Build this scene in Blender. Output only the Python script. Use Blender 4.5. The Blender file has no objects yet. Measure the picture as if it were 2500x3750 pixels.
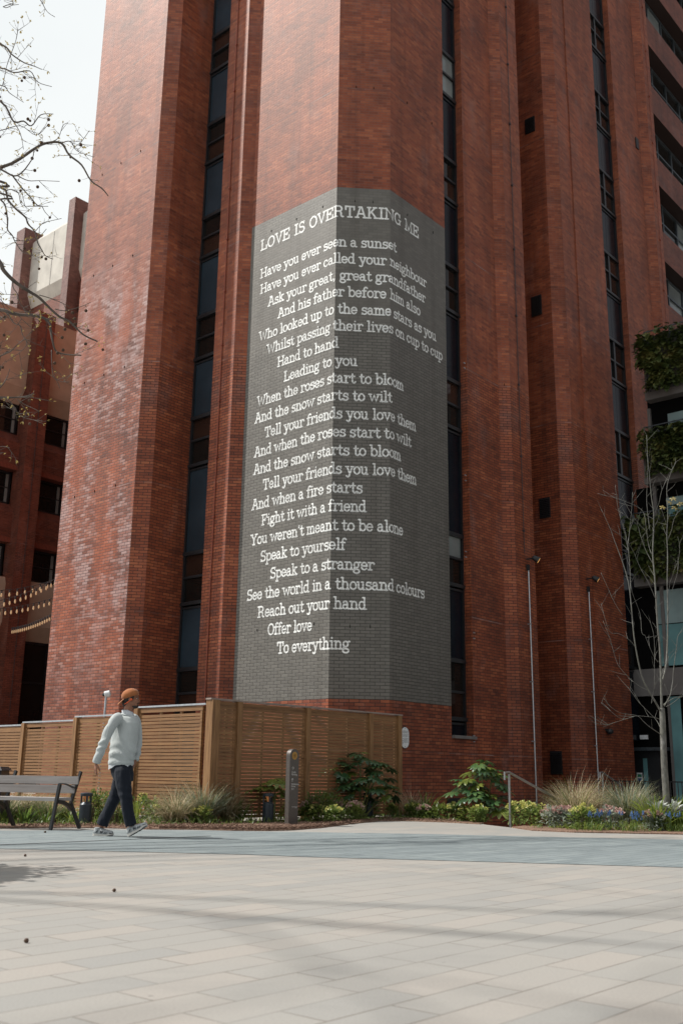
import bpy, bmesh, math, random
from math import sin, cos, pi, radians, hypot, atan2, sqrt
from mathutils import Vector, Matrix

S = bpy.context.scene
COL = S.collection
# ------------------------------------------------------------------ camera
FPX, PITCH, ROLL, HC = 3643.3, 0.25891, 0.01428, 0.80      # fitted to the photograph (2500 x 3750 px)
cam = bpy.data.cameras.new("camera")
cam.sensor_fit = 'HORIZONTAL'; cam.sensor_width = 24.0; cam.lens = FPX / 2500 * 24
cam.clip_start = 0.05; cam.clip_end = 2000
cam.dof.use_dof = True; cam.dof.focus_distance = 15.0; cam.dof.aperture_fstop = 3.2
camo = bpy.data.objects.new("camera", cam); COL.objects.link(camo)
camo.location = (0, 0, HC)
camo.rotation_mode = 'QUATERNION'
_r = Matrix.Rotation(pi / 2 + PITCH, 4, 'X') @ Matrix.Rotation(ROLL, 4, 'Z')
camo.rotation_quaternion = _r.to_quaternion()
S.camera = camo

# ------------------------------------------------------------------ sky, sun, exposure
SUN_EL, SUN_AZ = radians(51), radians(172)      # azimuth of the sun measured from +X, counter-clockwise
sdir = Vector((cos(SUN_EL) * cos(SUN_AZ), cos(SUN_EL) * sin(SUN_AZ), sin(SUN_EL)))
W = bpy.data.worlds.new("World"); S.world = W; W.use_nodes = True
nt = W.node_tree; nt.nodes.clear()
sky = nt.nodes.new('ShaderNodeTexSky'); sky.sky_type = 'NISHITA'; sky.sun_disc = False
sky.sun_elevation = SUN_EL; sky.sun_rotation = pi / 2 - SUN_AZ
sky.air_density = 1.0; sky.dust_density = 2.0
# bright thin cloud fills the sky on the sun's side (left); towards the right it thins to dull grey-blue
tc = nt.nodes.new('ShaderNodeTexCoord'); dt = nt.nodes.new('ShaderNodeVectorMath'); dt.operation = 'DOT_PRODUCT'
dt.inputs[1].default_value = Vector((-0.88, 0.16, 0.44)).normalized()
wn = nt.nodes.new('ShaderNodeTexNoise'); wn.inputs['Scale'].default_value = 2.2; wn.inputs['Detail'].default_value = 5.0
ad = nt.nodes.new('ShaderNodeMath'); ad.operation = 'MULTIPLY_ADD'; ad.inputs[1].default_value = 0.5
cr = nt.nodes.new('ShaderNodeValToRGB'); cr.color_ramp.interpolation = 'EASE'
cr.color_ramp.elements[0].position = 0.10; cr.color_ramp.elements[0].color = (0.0, 0.0, 0.0, 1)
cr.color_ramp.elements[1].position = 0.74; cr.color_ramp.elements[1].color = (0.97, 0.97, 0.97, 1)
mixn = nt.nodes.new('ShaderNodeMix'); mixn.data_type = 'RGBA'
mixn.inputs[7].default_value = (9.0, 9.4, 9.45, 1)
cw = nt.nodes.new('ShaderNodeValToRGB'); cw.color_ramp.elements[0].position = 0.35; cw.color_ramp.elements[0].color = (8.3, 8.75, 8.9, 1); cw.color_ramp.elements[1].position = 0.68; cw.color_ramp.elements[1].color = (9.3, 9.6, 9.6, 1)
nt.links.new(wn.outputs['Fac'], cw.inputs[0]); nt.links.new(cw.outputs[0], mixn.inputs[7])
nt.links.new(tc.outputs['Generated'], dt.inputs[0]); nt.links.new(tc.outputs['Generated'], wn.inputs['Vector'])
nt.links.new(wn.outputs['Fac'], ad.inputs[0]); nt.links.new(dt.outputs['Value'], ad.inputs[2])
nt.links.new(ad.outputs[0], cr.inputs[0]); nt.links.new(cr.outputs[0], mixn.inputs[0])
bg = nt.nodes.new('ShaderNodeBackground'); bg.inputs[1].default_value = 0.10
wo = nt.nodes.new('ShaderNodeOutputWorld')
hz = nt.nodes.new('ShaderNodeMix'); hz.data_type = 'RGBA'; hz.inputs[0].default_value = 0.72; hz.inputs[7].default_value = (3.6, 3.4, 3.2, 1)
nt.links.new(sky.outputs[0], hz.inputs[6]); nt.links.new(hz.outputs[2], mixn.inputs[6]); nt.links.new(mixn.outputs[2], bg.inputs[0])
nt.links.new(bg.outputs[0], wo.inputs[0])
sl = bpy.data.lights.new("sun", 'SUN'); sl.energy = 4.6; sl.angle = radians(0.8); sl.color = (1.0, 0.95, 0.88)
so = bpy.data.objects.new("sun", sl); COL.objects.link(so)
so.rotation_mode = 'QUATERNION'; so.rotation_quaternion = sdir.to_track_quat('Z', 'Y')
S.view_settings.view_transform = 'Standard'; S.view_settings.look = 'None'
S.view_settings.exposure = 0.06; S.view_settings.gamma = 1.0

# ------------------------------------------------------------------ unprojection (photo pixel -> world)
def ray(px, py):
    u = (px - 1250) / FPX; v = -(py - 1875) / FPX
    c, s = cos(ROLL), sin(ROLL)
    X = c * u - s * v; Y = s * u + c * v
    cp, sp = cos(PITCH), sin(PITCH)
    return Vector((X, cp - sp * Y, sp + cp * Y))
def G(px, py, z=0.0):
    r = ray(px, py); t = (z - HC) / r.z
    return Vector((r.x * t, r.y * t, z))
def AT(px, py, y):
    r = ray(px, py); t = y / r.y
    return Vector((r.x * t, y, HC + r.z * t))
def ATD(px, py, d):
    r = ray(px, py); t = d / hypot(r.x, r.y)
    return Vector((r.x * t, r.y * t, HC + r.z * t))
def HIT(px, py, a, d):
    r = ray(px, py)
    det = r.x * (-d[1]) + d[0] * r.y
    t = (a[0] * (-d[1]) + d[0] * a[1]) / det
    return Vector((r.x * t, r.y * t, HC + r.z * t))
TH = 0.0703848
dF = Vector((cos(TH - pi / 4), sin(TH - pi / 4), 0)); dG = Vector((cos(TH), sin(TH), 0)); dH = Vector((cos(TH + pi / 4), sin(TH + pi / 4), 0))
def nrm(d): return Vector((d.y, -d.x, 0))
nF, nG, nH = nrm(dF), nrm(dG), nrm(dH)

# ------------------------------------------------------------------ mesh + object helpers
class MB:
    def __init__(s): s.v = []; s.f = []; s.uv = []; s.m = []
    def face(s, pts, uv=None, mi=0):
        b = len(s.v); s.v += [tuple(p) for p in pts]
        s.f.append(tuple(range(b, b + len(pts)))); s.uv.append(uv if uv else [(0, 0)] * len(pts)); s.m.append(mi)
    def wall(s, a, b, z0, z1, u0=0.0, mi=0):
        L = hypot(b[0] - a[0], b[1] - a[1])
        s.face([(a[0], a[1], z0), (b[0], b[1], z0), (b[0], b[1], z1), (a[0], a[1], z1)], [(u0, z0), (u0 + L, z0), (u0 + L, z1), (u0, z1)], mi)
    def hexa(s, p, mi=0):           # 8 corners: bottom 4 ccw, top 4 ccw
        b = len(s.v); s.v += [tuple(q) for q in p]
        for f in ((3, 2, 1, 0), (4, 5, 6, 7), (0, 1, 5, 4), (1, 2, 6, 5), (2, 3, 7, 6), (3, 0, 4, 7)):
            s.f.append(tuple(b + i for i in f)); s.m.append(mi)
            a0 = Vector(p[f[0]]); L = (Vector(p[f[1]]) - a0).length; h = (Vector(p[f[3]]) - a0).length
            s.uv.append([(0, 0), (L, 0), (L, h), (0, h)])
    def box(s, c, sx, sy, sz, ax=Vector((1, 0, 0)), mi=0, ay=None, az=Vector((0, 0, 1))):
        c = Vector(c); ax = Vector(ax).normalized(); az = Vector(az)
        ay = az.cross(ax) if ay is None else Vector(ay)
        x, y, z = ax * sx / 2, ay * sy / 2, az * sz / 2
        s.hexa([c - x - y - z, c + x - y - z, c + x + y - z, c - x + y - z, c - x - y + z, c + x - y + z, c + x + y + z, c - x + y + z], mi)
    def beam(s, p0, p1, w, d, up=Vector((0, 0, 1)), mi=0):
        p0, p1 = Vector(p0), Vector(p1); ax = (p1 - p0); L = ax.length; ax.normalize()
        ay = Vector(up).cross(ax)
        if ay.length < 1e-4: ay = Vector((0, 1, 0)).cross(ax)
        ay.normalize(); az = ax.cross(ay)
        s.box((p0 + p1) / 2, L, w, d, ax, mi, ay, az)
    def tube(s, pts, rad, n=8, mi=0, cap=True):
        pts = [Vector(p) for p in pts]; m = len(pts)
        if not hasattr(rad, '__len__'): rad = [rad] * m
        b = len(s.v); pa = None
        for i, p in enumerate(pts):
            t = (pts[min(i + 1, m - 1)] - pts[max(i - 1, 0)])
            if t.length < 1e-9: t = Vector((0, 0, 1))
            t.normalize()
            if pa is None: pa = t.orthogonal().normalized()
            pa = (pa - t * pa.dot(t))
            if pa.length < 1e-6: pa = t.orthogonal()
            pa.normalize(); pb = t.cross(pa)
            for k in range(n):
                a = 2 * pi * k / n
                s.v.append(tuple(p + (pa * cos(a) + pb * sin(a)) * rad[i]))
        for i in range(m - 1):
            for k in range(n):
                k2 = (k + 1) % n
                s.f.append((b + i * n + k, b + i * n + k2, b + (i + 1) * n + k2, b + (i + 1) * n + k)); s.m.append(mi)
                s.uv.append([(k / n, i), ((k + 1) / n, i), ((k + 1) / n, i + 1), (k / n, i + 1)])
        if cap:
            s.f.append(tuple(b + k for k in reversed(range(n)))); s.uv.append([(0, 0)] * n); s.m.append(mi)
            s.f.append(tuple(b + (m - 1) * n + k for k in range(n))); s.uv.append([(0, 0)] * n); s.m.append(mi)
    def rings(s, rr, n=16, mi=0, cap=True):     # rr: (centre, axis a, axis b)
        b = len(s.v); m = len(rr)
        for c, a, bb in rr:
            c, a, bb = Vector(c), Vector(a), Vector(bb)
            for k in range(n):
                t = 2 * pi * k / n; s.v.append(tuple(c + a * cos(t) + bb * sin(t)))
        for i in range(m - 1):
            for k in range(n):
                k2 = (k + 1) % n
                s.f.append((b + i * n + k, b + i * n + k2, b + (i + 1) * n + k2, b + (i + 1) * n + k)); s.m.append(mi); s.uv.append([(0, 0)] * 4)
        if cap:
            s.f.append(tuple(b + k for k in reversed(range(n)))); s.uv.append([(0, 0)] * n); s.m.append(mi)
            s.f.append(tuple(b + (m - 1) * n + k for k in range(n))); s.uv.append([(0, 0)] * n); s.m.append(mi)
    def lathe(s, c, prof, n=20, mi=0):
        c = Vector(c)
        s.rings([(c + Vector((0, 0, z)), Vector((r, 0, 0)), Vector((0, r, 0))) for r, z in prof], n, mi)
    def ball(s, c, rx, ry=None, rz=None, n=12, mi=0, ax=Vector((1, 0, 0)), ay=Vector((0, 1, 0)), az=Vector((0, 0, 1))):
        ry = ry or rx; rz = rz or rx; c = Vector(c); rr = []; h = max(4, n // 2)
        for i in range(h + 1):
            a = -pi / 2 + pi * i / h; q = max(cos(a), 0.02)
            rr.append((c + Vector(az) * rz * sin(a), Vector(ax) * rx * q, Vector(ay) * ry * q))
        s.rings(rr, n, mi)
    def mesh(s, name, mats, org=(0, 0, 0), smooth=False):
        me = bpy.data.meshes.new(name); o = Vector(org)
        me.from_pydata([(x - o.x, y - o.y, z - o.z) for x, y, z in s.v], [], s.f)
        ul = me.uv_layers.new(name="UVMap")
        flat = []
        for u in s.uv:
            for a in u: flat += [a[0], a[1]]
        ul.data.foreach_set("uv", flat)
        me.polygons.foreach_set("material_index", s.m)
        if smooth: me.polygons.foreach_set("use_smooth", [True] * len(s.f))
        for m in (mats if isinstance(mats, (list, tuple)) else [mats]): me.materials.append(m)
        me.validate(); me.update()
        return me
    def build(s, name, mats, parent=None, org=None, smooth=False):
        if org is None: org = ORG.get(parent.name, (0, 0, 0)) if parent else (0, 0, 0)
        o = bpy.data.objects.new(name, s.mesh(name, mats, org, smooth)); COL.objects.link(o)
        if parent: o.parent = parent; ORG[o.name] = org
        else: o.location = org
        return o
ORG = {}
def tag(o, label, cat, group=None, kind=None):
    if label: o["label"] = label
    if cat: o["category"] = cat
    if group: o["group"] = group
    if kind: o["kind"] = kind
    return o
def thing(name, loc, label, cat, group=None):
    o = bpy.data.objects.new(name, None); COL.objects.link(o); o.empty_display_size = 0.2
    o.location = loc; ORG[o.name] = tuple(loc)
    return tag(o, label, cat, group)
def struct(o): o["kind"] = "structure"; return o
def copy_tree(o, loc, rotz=0.0, sc=1.0, label=None):
    c = o.copy(); COL.objects.link(c); c.location = loc; c.rotation_euler = (0, 0, rotz); c.scale = (sc, sc, sc)
    if label: c["label"] = label
    for ch in o.children:
        d = ch.copy(); COL.objects.link(d); d.parent = c
        for g in ch.children:
            e = g.copy(); COL.objects.link(e); e.parent = d
    return c
R = random.Random(7)

# ------------------------------------------------------------------ materials
class N:
    def __init__(s, name):
        s.m = bpy.data.materials.new(name); s.m.use_nodes = True; s.t = s.m.node_tree; s.t.nodes.clear()
        s.out = s.t.nodes.new('ShaderNodeOutputMaterial'); s.p = s.t.nodes.new('ShaderNodeBsdfPrincipled')
        s.t.links.new(s.p.outputs[0], s.out.inputs[0])
    def n(s, typ, **kw):
        o = s.t.nodes.new('ShaderNode' + typ)
        for k, v in kw.items():
            if k in o.inputs: o.inputs[k].default_value = v
            else: setattr(o, k, v)
        return o
    def l(s, a, b): s.t.links.new(a, b)
    def ramp(s, fac, stops):
        r = s.n('ValToRGB'); e = r.color_ramp.elements
        while len(e) < len(stops): e.new(0.5)
        for i, (p, c) in enumerate(stops): e[i].position = p; e[i].color = (c[0], c[1], c[2], 1)
        s.l(fac, r.inputs[0]); return r.outputs[0]
    def mix(s, fac, a, b, mode='MIX'):
        m = s.n('Mix', data_type='RGBA', blend_type=mode)
        for i, x in ((0, fac), (6, a), (7, b)):
            if isinstance(x, (int, float)): m.inputs[i].default_value = x
            elif isinstance(x, tuple): m.inputs[i].default_value = (x[0], x[1], x[2], 1)
            else: s.l(x, m.inputs[i])
        return m.outputs[2]
    def math(s, op, a, b=0.0, c=None):
        m = s.n('Math', operation=op)
        for i, x in enumerate((a, b, c)):
            if x is None: continue
            if isinstance(x, (int, float)): m.inputs[i].default_value = x
            else: s.l(x, m.inputs[i])
        return m.outputs[0]
    def noise(s, vec, scale, detail=4.0, rough=0.55):
        t = s.n('TexNoise', Scale=scale, Detail=detail, Roughness=rough)
        if vec is not None: s.l(vec, t.inputs['Vector'])
        return t.outputs['Fac']
    def mapping(s, vec, scale=(1, 1, 1), rot=(0, 0, 0), loc=(0, 0, 0)):
        m = s.n('Mapping'); m.inputs['Scale'].default_value = scale; m.inputs['Rotation'].default_value = rot; m.inputs['Location'].default_value = loc
        s.l(vec, m.inputs['Vector']); return m.outputs[0]
    def bump(s, h, strength, dist):
        b = s.n('Bump', Strength=strength, Distance=dist); s.l(h, b.inputs['Height']); s.l(b.outputs[0], s.p.inputs['Normal'])
    def geo(s): return s.n('NewGeometry').outputs['Position']
    def uvc(s): return s.n('TexCoord').outputs['UV']
def setp(n, base=None, rough=None, metal=None, spec=None, **kw):
    if base is not None: n.p.inputs['Base Color'].default_value = (*base, 1)
    if rough is not None: n.p.inputs['Roughness'].default_value = rough
    if metal is not None: n.p.inputs['Metallic'].default_value = metal
    if spec is not None: n.p.inputs['Specular IOR Level'].default_value = spec
    for k, v in kw.items(): n.p.inputs[k].default_value = v
def plain(name, base, rough=0.6, metal=0.0, var=0.25, scale=12.0, spec=0.5, bump=0.0):
    n = N(name); g = n.n('TexCoord').outputs['Object']
    f = n.noise(g, scale)
    lo = tuple(c * (1 - var) for c in base); hi = tuple(min(1, c * (1 + var)) for c in base)
    n.l(n.ramp(f, [(0.3, lo), (0.7, hi)]), n.p.inputs['Base Color'])
    setp(n, rough=rough, metal=metal, spec=spec)
    if bump: n.bump(f, bump, 0.01)
    return n.m

def brick_mat(name, paint=None, stain=False, lo=(0.115, 0.029, 0.015), mid=(0.285, 0.069, 0.028), hi=(0.44, 0.138, 0.058), joints=True, letter=None):
    n = N(name); uv = n.uvc()
    sep = n.n('SeparateXYZ'); n.l(uv, sep.inputs[0]); U, V = sep.outputs[0], sep.outputs[1]
    # slightly wandering courses: nobody lays two thousand bricks to a ruler
    wob = n.n('Combine' + 'XYZ'); n.l(n.math('ADD', U, n.math('MULTIPLY', n.math('SUBTRACT', n.noise(uv, 1.7, 2.0), 0.5), 0.03)), wob.inputs[0])
    n.l(n.math('ADD', V, n.math('MULTIPLY', n.math('SUBTRACT', n.noise(uv, 2.6, 2.0), 0.5), 0.012)), wob.inputs[1])
    bt = n.n('TexBrick', offset=0.5, offset_frequency=2, squash=1.0)
    for k, v in (('Scale', 1.0), ('Mortar Size', 0.0068), ('Mortar Smooth', 0.2), ('Bias', 0.0), ('Brick Width', 0.225), ('Row Height', 0.075)): bt.inputs[k].default_value = v
    bt.inputs['Color1'].default_value = (0, 0, 0, 1); bt.inputs['Color2'].default_value = (1, 1, 1, 1); bt.inputs['Mortar'].default_value = (0.5, 0.5, 0.5, 1)
    n.l(wob.outputs[0], bt.inputs['Vector'])
    fac = bt.outputs['Fac']; rnd = bt.outputs['Color']
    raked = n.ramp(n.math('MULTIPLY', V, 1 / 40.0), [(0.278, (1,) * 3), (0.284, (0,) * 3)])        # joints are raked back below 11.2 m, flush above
    big = n.noise(n.mapping(uv, (0.45, 0.13, 1)), 1.0, 5.0, 0.6)
    patch = n.noise(n.mapping(uv, (0.55, 0.8, 1), loc=(5.2, 1.1, 0)), 1.0, 5.0, 0.65)
    streak = n.noise(n.mapping(uv, (3.2, 0.10, 1), loc=(1.7, 4.0, 0)), 1.0, 4.0, 0.6)
    med = n.noise(uv, 3.0, 4.0, 0.6); fine = n.noise(uv, 60.0, 3.0, 0.6)
    crs = n.n('TexWhiteNoise', noise_dimensions='1D'); n.l(n.math('FLOOR', n.math('MULTIPLY', V, 1 / 0.225)), crs.inputs['W'])
    if paint is None:
        v = n.math('ADD', n.math('MULTIPLY', n.math('ADD', n.math('MULTIPLY', n.math('POWER', n.math('ABSOLUTE', n.math('SUBTRACT', rnd, 0.5)), 1.6), n.math('MULTIPLY', n.math('SIGN', n.math('SUBTRACT', rnd, 0.5)), 1.5)), 0.5), 0.56), n.math('ADD', n.math('MULTIPLY', med, 0.42), n.math('MULTIPLY', crs.outputs['Value'], 0.14)))
        col = n.ramp(v, [(0.12, lo), (0.52, mid), (0.96, hi)])
        col = n.mix(n.math('MULTIPLY', fine, 0.30), col, tuple(c * 0.95 for c in mid))
        col = n.mix(1.0, col, n.ramp(big, [(0.33, (0.64, 0.62, 0.66)), (0.52, (1, 1, 1)), (0.72, (1.16, 1.12, 1.06))]), 'MULTIPLY')
        col = n.mix(1.0, col, n.ramp(patch, [(0.36, (0.74, 0.74, 0.78)), (0.50, (1, 1, 1)), (0.66, (1.12, 1.15, 1.18))]), 'MULTIPLY')
        col = n.mix(1.0, col, n.ramp(streak, [(0.36, (0.78, 0.76, 0.78)), (0.50, (1, 1, 1))]), 'MULTIPLY')
        bloom = n.ramp(n.noise(n.mapping(uv, (0.9, 0.5, 1), loc=(2.2, 9.0, 0)), 1.0, 6.0, 0.65), [(0.56, (0,) * 3), (0.72, (0.30,) * 3)])
        col = n.mix(bloom, col, (0.33, 0.22, 0.20))
        if stain:      # lime bloom washed down the sheltered bricks, in patches with an outline of their own
            s1 = n.noise(n.mapping(uv, (1.1, 0.34, 1), loc=(3.1, 0.7, 0)), 1.0, 7.0, 0.66)
            m1 = n.ramp(n.math('ADD', s1, n.math('MULTIPLY', n.math('SUBTRACT', rnd, 0.5), 0.16)), [(0.46, (0, 0, 0)), (0.64, (1, 1, 1))])
            lim = n.ramp(n.math('MULTIPLY', V, 1 / 30.0), [(0.05, (0.10,) * 3), (0.17, (0.85,) * 3), (0.44, (1,) * 3), (0.50, (0.12,) * 3)])
            s2 = n.math('MULTIPLY', n.math('MULTIPLY', m1, lim), n.math('ADD', 0.30, n.math('MULTIPLY', rnd, 0.34)))
            col = n.mix(s2, col, (0.46, 0.37, 0.375), 'MIX')
            o1 = n.ramp(n.noise(n.mapping(uv, (1.3, 0.33, 1), loc=(8.4, 2.2, 0)), 1.0, 5.0), [(0.51, (0, 0, 0)), (0.64, (1, 1, 1))])
            col = n.mix(n.math('MULTIPLY', n.math('MULTIPLY', o1, lim), 0.55), col, (0.40, 0.090, 0.03), 'MIX')
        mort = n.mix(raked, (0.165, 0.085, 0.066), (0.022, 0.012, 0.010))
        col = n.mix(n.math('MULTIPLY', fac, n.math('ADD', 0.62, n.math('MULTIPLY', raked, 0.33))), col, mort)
        if joints:     # bed joint under each floor's support angle, pale where the sealant shows
            md = n.math('ABSOLUTE', n.math('SUBTRACT', n.math('MODULO', n.math('ADD', V, 3.3 - 1.30), 3.3), 0.02))
            jm = n.math('MULTIPLY', n.math('LESS_THAN', md, 0.011), n.ramp(n.noise(uv, 1.3, 3.0), [(0.35, (0.15,) * 3), (0.6, (0.75,) * 3)]))
            col = n.mix(jm, col, n.mix(n.ramp(n.noise(uv, 0.9, 2.0), [(0.45, (0,) * 3), (0.6, (1,) * 3)]), (0.07, 0.035, 0.03), (0.30, 0.25, 0.24)))
        setp(n, rough=0.6, spec=0.45)
    else:
        w = n.ramp(n.math('ADD', n.math('MULTIPLY', rnd, 0.45), n.math('ADD', n.math('MULTIPLY', med, 0.30), n.math('MULTIPLY', patch, 0.30))), [(0.22, tuple(c * 0.84 for c in paint)), (0.80, tuple(c * 1.13 for c in paint))])
        w = n.mix(1.0, w, n.ramp(streak, [(0.36, (0.86, 0.85, 0.84)), (0.52, (1, 1, 1))]), 'MULTIPLY')
        if letter:
            m_ = n.math('MULTIPLY', fac, n.math('ADD', 0.12, n.math('MULTIPLY', raked, 0.42)))
            col = n.mix(m_, w, (0.16, 0.16, 0.16))
            col = n.mix(n.ramp(n.noise(uv, 16.0, 4.0, 0.7), [(0.60, (0,) * 3), (0.74, (0.25,) * 3)]), col, (0.22, 0.22, 0.21))
        else:
            col = n.mix(n.math('MULTIPLY', fac, n.math('ADD', 0.22, n.math('MULTIPLY', raked, 0.52))), w, tuple(c * 0.14 for c in paint))
        setp(n, rough=0.5, spec=0.45)
    n.l(col, n.p.inputs['Base Color'])
    h = n.math('ADD', n.math('MULTIPLY', n.math('SUBTRACT', 1.0, fac), n.math('ADD', 0.45, n.math('MULTIPLY', raked, 0.75))), n.math('ADD', n.math('MULTIPLY', fine, 0.25), n.math('MULTIPLY', rnd, 0.25)))
    n.bump(h, 0.6, 0.009)
    return n.m
M = {}
M['brick'] = brick_mat("red_brick")
M['brick_stain'] = brick_mat("red_brick_lime_bloom", stain=True)
M['brick_far'] = brick_mat("dark_red_brick", lo=(0.07, 0.022, 0.015), mid=(0.17, 0.046, 0.026), hi=(0.25, 0.075, 0.042))
M['brick_block'] = brick_mat("weathered_pink_brick", lo=(0.12, 0.065, 0.058), mid=(0.22, 0.115, 0.098), hi=(0.32, 0.18, 0.155))
M['mural'] = brick_mat("grey_painted_brick", paint=(0.152, 0.144, 0.129))
M['letter'] = brick_mat("white_lettering_paint", paint=(0.86, 0.88, 0.87), letter=True)
def glass(name, base, rough=0.04, spec=0.5):
    n = N(name); f = n.noise(n.n('TexCoord').outputs['Object'], 0.8, 3.0)
    n.l(n.ramp(f, [(0.3, tuple(c * 0.7 for c in base)), (0.7, tuple(c * 1.2 for c in base))]), n.p.inputs['Base Color'])
    setp(n, rough=rough, spec=spec); return n.m
M['glass'] = glass("dark_window_glass", (0.012, 0.011, 0.010), 0.03, 0.35)
M['glass_brown'] = glass("brown_window_glass", (0.035, 0.018, 0.013), 0.05, 0.4)
M['spandrel'] = glass("navy_spandrel_sky_sheen", (0.024, 0.042, 0.058), 0.22, 0.45)  # own navy plus the blue of reflected sky, put into the base colour
M['spandrel_dark'] = glass("navy_spandrel_no_sheen", (0.007, 0.010, 0.016), 0.22, 0.22)  # same panels for right-facing strips, colour darkened to leave out the sky reflection
M['glass_teal'] = glass("teal_blind_behind_glass", (0.16, 0.34, 0.36), 0.08)
M['blind'] = glass("pale_roller_blind_behind_glass", (0.30, 0.42, 0.43), 0.08)
M['curtain'] = glass("pale_curtain_behind_glass", (0.22, 0.25, 0.25), 0.08)
M['frame'] = plain("black_window_frame", (0.016, 0.018, 0.021), 0.4, 0.0, 0.2)
M['black'] = plain("black_metal", (0.018, 0.02, 0.023), 0.45)
M['dark'] = plain("dark_interior", (0.004, 0.004, 0.004), 0.9, spec=0.1)
M['grey_frame'] = plain("grey_aluminium", (0.10, 0.12, 0.135), 0.4, 0.6)
M['concrete'] = plain("beige_concrete", (0.60, 0.58, 0.53), 0.85, 0, 0.14, 1.3, 0.3, 0.1)
M['concrete_brown'] = plain("tan_concrete", (0.44, 0.34, 0.26), 0.85, 0, 0.16, 1.1, 0.3, 0.1)
M['slab'] = plain("grey_balcony_slab", (0.17, 0.16, 0.155), 0.7, 0, 0.12, 3)
M['steel'] = plain("galvanised_steel", (0.50, 0.53, 0.56), 0.38, 0.85, 0.15, 20)
M['handrail'] = plain("brushed_steel", (0.36, 0.36, 0.36), 0.35, 0.9, 0.1, 20)
M['white'] = plain("white_enamel", (0.78, 0.81, 0.83), 0.4, 0, 0.05)
M['bollard'] = plain("blue_grey_powder_coat", (0.030, 0.042, 0.055), 0.35, 0.2, 0.12, 30)
M['sign'] = plain("bronze_grey_metal", (0.105, 0.093, 0.085), 0.45, 0.3, 0.1, 25)
M['ochre'] = plain("ochre_disc", (0.40, 0.215, 0.045), 0.5, 0, 0.08)
M['ochre_dark'] = plain("ochre_line", (0.22, 0.12, 0.03), 0.5, 0, 0.05)
M['pewhite'] = plain("white_print", (0.62, 0.62, 0.60), 0.5, 0, 0.02)
M['print'] = plain("dark_print", (0.12, 0.13, 0.14), 0.6, 0, 0.02)
M['green'] = plain("sign_green", (0.02, 0.22, 0.13), 0.5, 0, 0.03)
M['blue'] = plain("sign_blue", (0.02, 0.09, 0.25), 0.5, 0, 0.03)
M['copper'] = plain("copper_tape", (0.28, 0.075, 0.045), 0.45, 0.3, 0.15)
M['conduit'] = plain("dark_conduit", (0.05, 0.035, 0.035), 0.5)
def emit(name, col, st):
    n = N(name); setp(n, base=tuple(c * 0.45 for c in col), rough=0.4); n.p.inputs['Emission Color'].default_value = (*col, 1); n.p.inputs['Emission Strength'].default_value = st; return n.m
M['bulb'] = emit("warm_bulb", (1.0, 0.66, 0.36), 0.22)
M['lamp_lens'] = emit("warm_lamp_lens", (1.0, 0.50, 0.14), 1.3)
M['boll_glow'] = emit("bollard_lamp", (0.9, 0.36, 0.13), 0.16)
def wood(name, lo, hi, rough=0.6, axis='X'):
    n = N(name); g = n.geo()
    sp = n.n('SeparateXYZ'); n.l(g, sp.inputs[0])
    # rings stretched along the slat: fine in z, long in plan
    vec = n.mapping(g, (1.2, 1.2, 26.0))
    f = n.noise(vec, 2.0, 5.0, 0.65)
    f2 = n.noise(n.mapping(g, (0.15, 0.15, 17.0)), 1.0, 1.0)
    col = n.ramp(n.math('ADD', n.math('MULTIPLY', f, 0.65), n.math('MULTIPLY', f2, 0.45)), [(0.32, lo), (0.72, hi)])
    n.l(col, n.p.inputs['Base Color']); setp(n, rough=rough, spec=0.4); n.bump(f, 0.25, 0.004); return n.m
M['timber'] = wood("brown_timber_slat", (0.11, 0.052, 0.022), (0.34, 0.185, 0.082))
def woodv(name, lo, hi):
    n = N(name); f = n.noise(n.mapping(n.geo(), (14, 14, 1.0)), 2.0, 5.0, 0.6)
    n.l(n.ramp(f, [(0.3, lo), (0.72, hi)]), n.p.inputs['Base Color']); setp(n, rough=0.6, spec=0.4); n.bump(f, 0.2, 0.004); return n.m
M['timber_post'] = woodv("brown_timber_post", (0.16, 0.08, 0.033), (0.36, 0.20, 0.088))
M['timber_grey'] = wood("weathered_grey_timber", (0.21, 0.19, 0.18), (0.38, 0.36, 0.35), 0.7)
M['coping'] = plain("pale_timber_coping", (0.30, 0.24, 0.21), 0.6, 0, 0.2, 8)
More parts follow.
